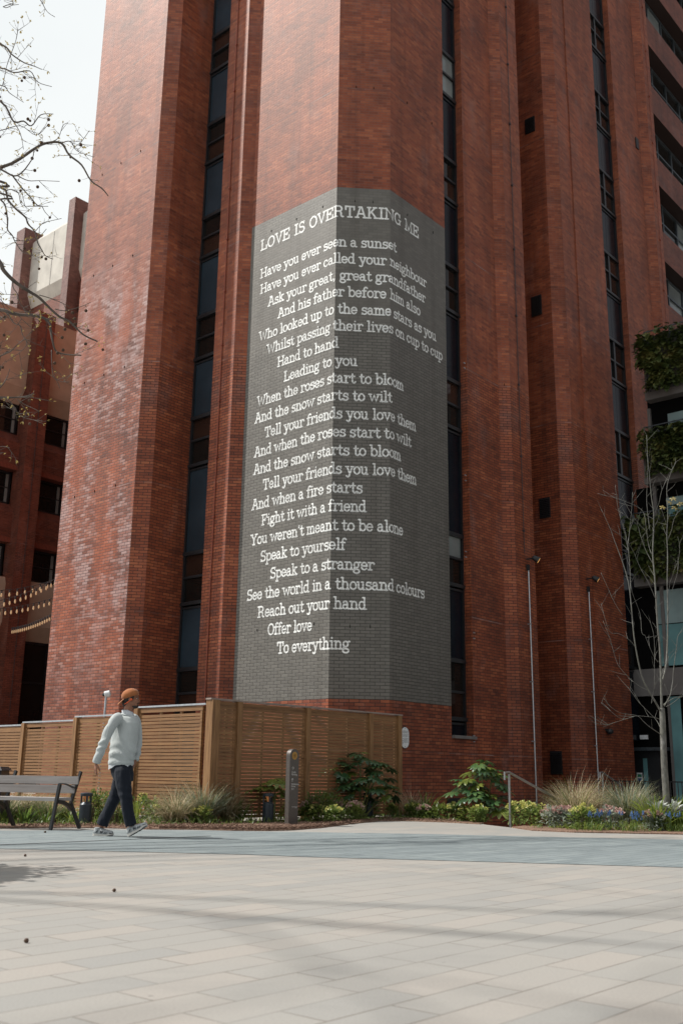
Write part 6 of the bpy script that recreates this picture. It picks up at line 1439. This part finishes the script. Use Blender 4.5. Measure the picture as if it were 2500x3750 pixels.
# loose bark chips on the open mulch
m = MB(); rr = random.Random(77)
chip = [N("chip")]; 
for k in range(7000):
    if k % 3: x, y = rr.uniform(-2.6, 0.1), 0
    else: x, y = rr.uniform(-4.6, 2.2), 0
    import bisect
    fr_ = [(-4.75, 14.97), (-3.9, 15.32), (-3.2, 15.27), (-2.75, 15.14), (-2.1, 15.24), (-1.5, 15.12), (-1.0, 15.18), (-0.67, 15.42), (-0.27, 16.17), (0.19, 17.52), (0.77, 18.97), (1.4, 19.07), (2.3, 18.6)]
    for (x0, y0), (x1, y1) in zip(fr_, fr_[1:]):
        if x0 <= x <= x1: y = y0 + (y1 - y0) * (x - x0) / (x1 - x0)
    if not y: continue
    y += abs(rr.gauss(0, 0.45)) + 0.02
    a = rr.uniform(0, pi); m.box((x, y, 0.018 + rr.random() * 0.035), rr.uniform(0.012, 0.04), rr.uniform(0.008, 0.018), 0.006, Vector((cos(a), sin(a), rr.uniform(-.5, .5))))
o = m.build("bark_chips", M['mulch']); tag(o, "loose reddish bark chips along the front of the left bed", "bark chips", None, "stuff")
# ================================================================== TREES
bk = N("pale_mottled_bark"); g = bk.geo(); f = bk.noise(bk.mapping(g, (1, 1, 0.6)), 15.0, 6.0, 0.7); f2 = bk.noise(g, 3.0, 2.0)
bk.l(bk.mix(bk.ramp(f2, [(0.42, (0,) * 3), (0.6, (0.3,) * 3)]), bk.ramp(f, [(0.3, (0.05, 0.048, 0.042)), (0.58, (0.145, 0.142, 0.130)), (0.8, (0.33, 0.325, 0.31))]), (0.14, 0.14, 0.10)), bk.p.inputs['Base Color']); setp(bk, rough=0.7); bk.bump(f, 0.5, 0.01); M['bark'] = bk.m
M['twig'] = plain("grey_twig_bark", (0.27, 0.24, 0.21), 0.7, 0, 0.3, 8)
M['plane_bark'] = plain("grey_brown_plane_bark", (0.12, 0.10, 0.085), 0.8, 0, 0.35, 6)
M['bud'] = leafmat("yellow_green_bud", (0.26, 0.20, 0.06), (0.42, 0.33, 0.11), (0.55, 0.46, 0.20), 9, 0.6, 0.3)
M['seedball'] = plain("brown_seed_ball", (0.085, 0.05, 0.032), 0.9, 0, 0.3, 60)
def twigs(m, pts, rad, rr, gap, L, up=0.55, depth=1, tips=None, r0=0.0045):
    acc = 0.0
    for (p, q), r in zip(zip(pts, pts[1:]), rad):
        d = q - p; l = d.length; 
        if l < 1e-4: continue
        d = d / l; s = gap * rr.random()
        while s < l:
            b = p + d * s
            v = (d * rr.uniform(0.2, 0.9) + Vector((rr.gauss(0, 0.6), rr.gauss(0, 0.6), up + rr.gauss(0, 0.35)))).normalized()
            ll = L * rr.uniform(0.4, 1.2); c1 = b + v * ll * 0.5 + Vector((0, 0, 0.03 * ll)); c2 = b + v * ll + Vector((rr.gauss(0, 0.06) * ll, rr.gauss(0, 0.06) * ll, 0.10 * ll))
            m.tube([b, c1, c2], [r0, r0 * 0.75, r0 * 0.4], 5, 0, False)
            if tips is not None: tips.append((c2, v)); 
            if depth > 1: twigs(m, [b, c1, c2], [r0, r0], rr, gap * 0.55, L * 0.5, up, depth - 1, tips, r0 * 0.7)
            s += gap * rr.uniform(0.6, 1.4)
def spl(P):
    out = []
    for i in range(len(P) - 1):
        p0 = P[max(i - 1, 0)]; p1 = P[i]; p2 = P[i + 1]; p3 = P[min(i + 2, len(P) - 1)]
        for k in range(4):
            t = k / 4; out.append(0.5 * ((2 * p1) + (p2 - p0) * t + (2 * p0 - 5 * p1 + 4 * p2 - p3) * t * t + (3 * p1 - p0 - 3 * p2 + p3) * t ** 3))
    out.append(P[-1]); return out
# --- young multi-limbed tree in the right bed
YT = 17.0
T7 = lambda x, y, dy=0.0: AT(2200 + x / 3.36, 2300 + y / 3.36, YT + dy)
T6 = lambda x, y, dy=0.0: AT(2200 + x / 3.92, 1700 + y / 3.92, YT + dy)
T5 = lambda x, y, dy=0.0: AT(2200 + x / 3.92, 1100 + y / 3.92, YT + dy)
tb_ = T7(806, 2380); tr = thing("young_tree", (tb_.x, tb_.y, 0.0), "young bare tree with a pale mottled trunk in the right-hand bed", "tree")
m = MB(); base = Vector((tb_.x, tb_.y, -0.05))
trunk = spl([base, T7(803, 2090), T7(778, 1700), T7(763, 1300), T7(756, 1100), T7(748, 985)])
m.tube(trunk, [0.060 - 0.017 * i / (len(trunk) - 1) for i in range(len(trunk))], 12); m.build("trunk", M['bark'], tr, smooth=True)
limbs = [([T7(748, 1000), T7(742, 800), T7(738, 600), T7(730, 400), T7(720, 200), T6(815, 2352), T6(800, 2100), T6(772, 1650), T6(742, 1300), T6(752, 1000), T6(755, 700), T6(720, 440), T6(690, 100), T5(670, 2300), T5(655, 1930)], 0.040),
 ([T7(742, 680), T7(790, 520, .1), T7(812, 300, .2), T7(820, 0, .25), T6(958, 2000, .3), T6(950, 1700, .3), T6(955, 1300, .3), T6(945, 1000, .3), T6(958, 700, .3), T6(944, 350, .3), T6(1000, 130, .35), T6(1080, -40, .4)], 0.030),
 ([T7(735, 1030), T7(650, 880, -.1), T7(600, 800, -.15), T7(520, 640, -.2), T7(460, 420, -.25), T7(405, 100, -.3), T6(440, 2100, -.3), T6(402, 1750, -.3), T6(340, 1500, -.3), T6(240, 1220, -.3), T6(180, 1060, -.3), T6(130, 920, -.3), T6(0, 640, -.3)], 0.030),
 ([T6(425, 1850, -.3), T6(415, 1500, -.25), T6(385, 1180, -.2), T6(330, 950, -.2), T6(245, 640, -.2), T6(205, 300, -.2)], 0.012),
 ([T6(385, 1180, -.2), T6(415, 900, -.1), T6(440, 640, -.1), T6(452, 400, -.1)], 0.009),
 ([T7(728, 1305), T7(600, 1220, -.2), T7(520, 1150, -.25), T7(440, 1080, -.3), T7(250, 1050, -.35), T7(130, 980, -.4), T7(35, 870, -.4)], 0.013),
 ([T7(440, 1080, -.3), T7(300, 1122, -.35), T7(180, 1160, -.4), T7(60, 1192, -.45), T7(-90, 1170, -.5)], 0.008),
 ([T7(735, 1130, .1), T7(640, 1100, .1), T7(430, 1085, .1), T7(260, 1120, .1), T7(100, 1010, .1), T7(0, 920, .1)], 0.007),
 ([T7(740, 1255, .15), T7(690, 1150, .3), T7(600, 1050, .35), T7(470, 920, .4), T7(390, 810, .45), T7(330, 730, .5)], 0.011),
 ([T7(620, 930, -.15), T7(640, 800, -.2), T7(655, 700, -.25), T7(657, 400, -.25), T7(650, 100, -.25), T6(700, 2250, -.25)], 0.010),
 ([T7(655, 710, -.25), T7(720, 620, -.3), T7(800, 460, -.3), T7(835, 350, -.3)], 0.006),
 ([T7(775, 965, -.1), T7(850, 830, -.15), T7(880, 680, -.2), T7(893, 500, -.2), T7(930, 230, -.2), T7(945, 100, -.2), T7(1000, 40, -.2)], 0.020),
 ([T7(765, 945, .1), T7(850, 890, .1), T7(920, 855, .1), T7(1008, 845, .1), T7(1150, 760, .1)], 0.014),
 ([T7(800, 970, .2), T7(880, 925, .2), T7(1008, 820, .2), T7(1100, 700, .2)], 0.011),
 ([T7(780, 690, .1), T7(830, 820, .1)], 0.006), ([T7(560, 765, -.3), T7(420, 680, -.35), T7(240, 500, -.4), T7(170, 350, -.4), T7(110, 130, -.4), T6(30, 2250, -.4)], 0.010),
 ([T7(410, 220, -.35), T7(350, 150, -.4), T7(220, 70, -.4), T7(100, 35, -.4), T6(0, 2000, -.4)], 0.009),
 ([T6(310, 2170, -.4), T6(200, 2000, -.45), T6(100, 1780, -.45), T6(0, 1560, -.45)], 0.007),
 ([T6(775, 1920, 0), T6(680, 1700, -.1), T6(560, 1480, -.15), T6(430, 1190, -.2), T6(260, 1010, -.2), T6(130, 920, -.25)], 0.010),
 ([T6(745, 1430), T6(640, 1230, .1), T6(560, 1000, .15), T6(520, 870, .2), T6(370, 760, .2), T6(250, 640, .2)], 0.010),
 ([T6(725, 1290), T6(680, 1150, .1), T6(640, 850, .1), T6(610, 690, .1), T6(480, 590, .15), T6(220, 490, .2), T6(-50, 420, .25)], 0.011),
 ([T6(700, 950), T6(670, 700), T6(655, 500), T6(665, 200), T6(675, -60)], 0.012),
 ([T6(765, 710), T6(830, 560, -.1), T6(870, 380, -.1), T6(945, 220, -.1)], 0.008),
 ([T6(960, 1080, .3), T6(1010, 950, .35), T6(1050, 780, .4), T6(1140, 650, .4)], 0.008),
 ([T6(940, 880, .3), T6(900, 740, .3), T6(860, 630, .3)], 0.005),
 ([T6(990, 1700, .3), T6(1060, 1500, .3), T6(1120, 1330, .35), T6(1125, 1150, .4), T6(1100, 1040, .4)], 0.008),
 ([T6(1010, 1840, .3), T6(1095, 1560, .3), T6(1110, 1400, .3)], 0.007),
 ([T7(540, 90, -.1), T7(500, 50, -.1), T6(560, 2150, -.1), T6(450, 1850, -.15), T6(420, 1650, -.2)], 0.012),
 ([T7(700, 420), T7(640, 330, -.1), T7(540, 90, -.1)], 0.012)]
m = MB(); rr = random.Random(12); tips = []; tw = m
for P, r in limbs:
    P = spl(P); m.tube(P, [max(0.0030, 0.54 * r * (1 - 0.80 * i / (len(P) - 1))) for i in range(len(P))], 8)
    twigs(tw, P[3:], [r] * len(P), rr, 0.20, 0.30, 0.45, 1, tips, 0.0032)
m.build("branches", M['bark'], tr, smooth=True)
# a few fresh leaves high in the twigs
m = MB()
for px, py in ((1030, 490), (1130, 565), (890, 615), (1060, 625), (985, 545)):
    palmleaf(m, T6(px, py, .35), Vector((rr.uniform(-.4, .4), -0.8, 0.6)), Vector((rr.uniform(-1, 1), 0, -0.6)), 0.085, rr, 0, 5)
m.build("young_leaves", M['bud'], tr)

# --- big plane tree whose trunk stands outside the left edge; boughs with buds and seed balls hang into view
pt0 = Vector((-15.5, 9.0, 0)); pt = thing("plane_tree", pt0, "big budding plane tree, its bare boughs with seed balls hanging in at upper left", "tree")
m = MB(); m.tube(spl([pt0 - Vector((0, 0, 0.1)), pt0 + Vector((0.1, 0.1, 2.5)), pt0 + Vector((-0.1, 0.2, 6)), pt0 + Vector((0.2, 0.1, 10)), pt0 + Vector((0, 0, 15))]), [0.42, 0.40, 0.38, 0.36, 0.35, 0.34, 0.33, 0.32, 0.30, 0.28, 0.26, 0.24, 0.22, 0.19, 0.16, 0.13, 0.10], 14); m.build("trunk", M['plane_bark'], pt, smooth=True)
U1 = lambda x, y, d: AT(x / 1.742, y / 1.742, d)
UB = lambda x, y, d: AT(x / 4.703, 680 + y / 4.703, d)
UC = lambda x, y, d: AT(x / 3.921, 1080 + y / 3.921, d)
br = [([U1(-420, 1230, 15.5), U1(-150, 1120, 15.6), U1(0, 1068, 15.6), U1(105, 1025, 15.7), U1(230, 940, 15.8), U1(300, 910, 15.9), U1(390, 910, 16), U1(440, 985, 16), U1(520, 1050, 16), U1(580, 1150, 16), U1(650, 1200, 16), U1(690, 1248, 16)], .034, 11),
 ([U1(390, 910, 16), U1(450, 900, 16.2), U1(490, 960, 16.3), U1(600, 1000, 16.4)], .010, 11),
 ([U1(300, 910, 15.9), U1(370, 880, 15.8), U1(400, 800, 15.7), U1(435, 780, 15.7)], .008, 11), ([U1(470, 940, 16.1), U1(520, 900, 16), U1(570, 830, 16)], .006, 11),
 ([U1(-300, 900, 15), U1(0, 1075, 15), U1(110, 1118, 15), U1(200, 1020, 15), U1(215, 960, 15)], .020, 11),
 ([U1(110, 1118, 15), U1(180, 1150, 15), U1(260, 1150, 15), U1(380, 1155, 15)], .010, 11),
 ([U1(-400, 100, 14.5), U1(0, 275, 14.5), U1(70, 340, 14.6), U1(150, 395, 14.7), U1(220, 420, 14.7), U1(265, 440, 14.7)], .018, 13),
 ([U1(-300, 400, 15), U1(0, 430, 15), U1(90, 460, 15), U1(190, 450, 15), U1(240, 520, 15), U1(330, 550, 15)], .015, 13),
 ([U1(70, 340, 14.6), U1(100, 260, 14.6), U1(115, 185, 14.6)], .007, 13),
 ([U1(70, 340, 14.6), U1(40, 430, 14.7), U1(20, 540, 14.8)], .008, 13),
 ([U1(-300, 520, 15.5), U1(0, 540, 15.5), U1(60, 590, 15.5), U1(150, 650, 15.5)], .013, 12),
 ([U1(-300, 480, 16), U1(0, 640, 16), U1(85, 770, 16), U1(150, 770, 16), U1(200, 800, 16), U1(260, 730, 16), U1(340, 725, 16)], .022, 12),
 ([U1(85, 770, 16), U1(130, 850, 16), U1(150, 950, 16)], .010, 12), ([U1(-200, 850, 15), U1(0, 830, 15), U1(130, 800, 15.2), U1(230, 860, 15.4), U1(300, 800, 15.4)], .010, 12),
 ([U1(180, -120, 15.5), U1(260, 0, 15.5), U1(300, 70, 15.5), U1(350, 105, 15.5)], .010, 15), ([U1(-60, -80, 15), U1(20, 40, 15), U1(80, 30, 15), U1(120, 25, 15)], .009, 15),
 ([UB(-900, 600, 14), UB(-250, 1050, 14), UB(0, 1320, 14), UB(60, 1450, 14), UB(220, 1620, 14.1), UB(350, 1720, 14.2), UB(520, 1830, 14.3), UB(680, 1930, 14.4), UB(850, 2100, 14.5), UB(1020, 2250, 14.6), UB(1200, 2340, 14.7), UB(1430, 2560, 14.8), UB(1680, 2680, 14.9)], .040, 9),
 ([UB(-900, 2000, 14.5), UB(0, 2130, 14.5), UB(150, 2180, 14.5), UB(350, 2220, 14.6), UB(560, 2230, 14.7), UB(760, 2280, 14.8), UB(860, 2380, 14.8), UB(870, 2480, 14.8), UB(910, 2690, 14.8), UB(960, 2840, 14.9), UB(1110, 2900, 15), UB(1400, 2920, 15)], .032, 9),
 ([UC(740, 790, 14.8), UC(745, 1000, 14.8), UC(770, 1170, 14.8), UC(870, 1240, 14.8), UC(990, 1250, 14.8)], .008, 9), ([UC(770, 1170, 14.8), UC(830, 1260, 14.8), UC(860, 1340, 14.8)], .005, 9),
 ([UB(-200, 60, 15), UB(0, 230, 15), UB(90, 340, 15), UB(130, 600, 15), UB(130, 750, 15), UB(210, 850, 15), UB(260, 960, 15), UB(380, 1130, 15), UB(480, 1170, 15), UB(565, 1198, 15)], .016, 10),
 ([UB(260, 940, 15), UB(400, 945, 15), UB(560, 920, 15), UB(690, 860, 15), UB(800, 740, 15)], .007, 10),
 ([UB(-300, -180, 15.3), UB(0, 20, 15.3), UB(100, 80, 15.3), UB(140, 240, 15.4), UB(280, 400, 15.4), UB(440, 540, 15.5), UB(480, 650, 15.5), UB(600, 790, 15.6), UB(650, 980, 15.6), UB(720, 1100, 15.6), UB(780, 1200, 15.6), UB(910, 1260, 15.6)], .022, 10),
 ([UB(600, 790, 15.6), UB(740, 640, 15.7), UB(880, 600, 15.8), UB(1060, 560, 15.8)], .007, 10), ([UB(100, 80, 15.3), UB(200, 60, 15.3), UB(320, 130, 15.3), UB(380, 330, 15.3), UB(640, 350, 15.3), UB(830, 350, 15.3)], .009, 10),
 ([UB(200, -200, 15.8), UB(350, 0, 15.8), UB(500, 170, 15.8), UB(640, 330, 15.8), UB(720, 350, 15.8), UB(770, 440, 15.8), UB(840, 520, 15.8)], .014, 10),
 ([UB(220, 1640, 14.1), UB(230, 1760, 14), UB(300, 1860, 14), UB(330, 2000, 14), UB(400, 2100, 14), UB(470, 2240, 14)], .010, 9),
 ([UB(680, 1880, 14.4), UB(850, 1930, 14.4), UB(1010, 1990, 14.5), UB(1200, 2080, 14.6)], .009, 9), ([UB(950, 2120, 14.6), UB(1100, 2150, 14.6), UB(1300, 2110, 14.7), UB(1440, 2060, 14.7), UB(1560, 2010, 14.7)], .008, 9),
 ([UC(-500, 200, 14), UC(0, 350, 14), UC(110, 270, 14)], .010, 8), ([UC(110, 260, 14), UC(200, 400, 14), UC(290, 440, 14), UC(320, 560, 14), UC(385, 690, 14), UC(340, 770, 14), UC(240, 860, 14)], .010, 8),
 ([UC(-600, 1200, 13.5), UC(0, 880, 13.5), UC(150, 810, 13.5), UC(250, 710, 13.5), UC(350, 640, 13.5)], .013, 8), ([UC(-600, 1450, 13.6), UC(0, 1470, 13.6), UC(200, 1472, 13.6), UC(400, 1450, 13.6), UC(490, 1405, 13.6)], .018, 8),
 ([UC(-300, 1600, 13.5), UC(0, 1330, 13.5), UC(100, 1180, 13.5), UC(140, 1060, 13.5)], .012, 8), ([UC(100, 1480, 13.6), UC(200, 1600, 13.6), UC(300, 1740, 13.6), UC(520, 1800, 13.6), UC(610, 1800, 13.6)], .007, 8), ([UC(250, 1500, 13.6), UC(350, 1570, 13.6), UC(460, 1620, 13.6), UC(560, 1670, 13.6)], .006, 8),
 ([UC(-300, 2300, 13.3), UC(0, 2180, 13.3), UC(140, 2195, 13.3)], .008, 7), ([UC(0, 20, 14), UC(-100, -60, 14), UC(100, 160, 14), UC(300, 330, 14), UC(440, 460, 14)], .008, 8)]
m = MB(); tw = m; rr = random.Random(21); tips = []
for P, r, hz in br:
    if P[0].x < AT(-60, 1000, P[0].y).x:       # tie the outer end back to the trunk
        j = pt0 + Vector((0.1, 0.1, max(3.0, min(14.0, P[0].z - 1.5)))); P = [j, j.lerp(P[0], 0.55) + Vector((0, 0, 0.35))] + P
        nb = 2
    else: nb = 0
    Q = spl(P); n = len(Q); rad = []
    for i in range(n):
        t = max(0.0, (i - nb * 4) / max(1, n - 1 - nb * 4)); rad.append(max(0.005, r * (1 - 0.72 * t)) if i >= nb * 4 else r * (0.9 + 0.35 * (1 - i / (nb * 4))))
    m.tube(Q, rad, 8)
    twigs(tw, Q[nb * 4 + 1:], rad, rr, 0.20, 0.34, 0.08, 2, tips, 0.0050)
m.build("branches", M['plane_bark'], pt, smooth=True)
bd_ = MB()
def sball(e, r, c=None):
    s = MB(); s.ball(e, r, n=8)
    if c is not None: s.tube([c, e], 0.002, 4)
    s.build("seed_ball", M['seedball'], pt, smooth=True)
for c, v in tips:
    if rr.random() < 0.75:
        for k in range(rr.randint(1, 3)): leafquad(bd_, c, v + Vector((rr.gauss(0, .6), rr.gauss(0, .6), rr.gauss(0, .6))), (0, 0, 1), 0.022, rr.uniform(0.03, 0.06))
    if rr.random() < 0.055:
        e = c - Vector((rr.gauss(0, .02), rr.gauss(0, .02), rr.uniform(0.05, 0.14))); sball(e, 0.024, c)
for px, py, d in ((1250, 2185, 14.7), (1480, 2150, 14.7), (1290, 2290, 14.7), (790, 1256, 15.6), (205, 2003, 14)): sball(UB(px, py, d), 0.028)
for px, py, d in ((1080, 418, 14.8), (932, 490, 14.8), (892, 610, 14.8), (905, 790, 14.8), (825, 832, 14.8), (784, 978, 14.8), (1228, 700, 14.8)): sball(UC(px, py, d), 0.028)
for px, py in ((178, 757), (310, 760), (310, 797), (262, 907), (205, 1008), (222, 1085), (240, 1190), (156, 492), (515, 922), (505, 1150)): sball(U1(px, py, 15.5), 0.03)
bd_.build("buds", M['bud'], pt)
# crown beyond the frame: it throws the broken shade on the plaza
m = MB(); rr = random.Random(33)
def grow(p, d, L, r, lv):
    q = p + d * L * 0.5 + Vector((rr.gauss(0, .06), rr.gauss(0, .06), rr.gauss(0, .04))) * L; e = p + d * L + Vector((rr.gauss(0, .10), rr.gauss(0, .10), rr.gauss(0, .06))) * L
    m.tube([p, q, e], [r, r * 0.85, r * 0.65], 5 if lv else 6, 0, False)
    if lv:
        for k in range(3):
            grow(p.lerp(e, rr.uniform(0.55, 1.0)), (d + Vector((rr.gauss(0, .55), rr.gauss(0, .55), rr.gauss(0.1, .35)))).normalized(), L * rr.uniform(0.55, 0.8), r * 0.55, lv - 1)
for a, z in ((-0.95, 13), (-0.55, 14.5), (-0.15, 15), (2.3, 12), (3.4, 11), (4.3, 12)):
    grow(pt0 + Vector((0, 0, z)), Vector((cos(a), sin(a), 0.35)).normalized(), 4.4, 0.05, 4)
m.build("crown", M['plane_bark'], pt)
# --- evergreen bush just outside the left edge: its shadow lies on the paving
sh_ = Vector((-4.0, 8.5, 0)); shrub(sh_, 0.55, 1.15, 1.9, "rounded evergreen bush just outside the left edge, casting the dark patch on the paving", M['shrubleaf'], 2400, 0.12, 0.06, 400, None, "evergreen_bush", "bush")
# --- fallen plane seed balls on the paving
for i, (px, py, r) in enumerate(((165, 3052, .016), (418, 3268, .013), (96, 3455, .012), (92, 3138, .013))):
    p = G(px, py); m = MB(); m.ball((p.x, p.y, r * 0.9), r, n=10); m.tube([(p.x, p.y, r), (p.x - r * 1.6, p.y + r, r * 0.6)], 0.0016, 4); o = m.build("seed_ball", M['seedball'], smooth=True)
    tag(o, ("fallen brown seed ball on the blue paving below the bench", "fallen brown seed ball alone on the open sandstone", "fallen seed ball nearest the camera at lower left", "fallen seed ball in the bush's shadow at the left edge", "tiny fallen seed on the blue paving left of the man", "tiny fallen seed between the two lone seed balls")[i], "seed ball")
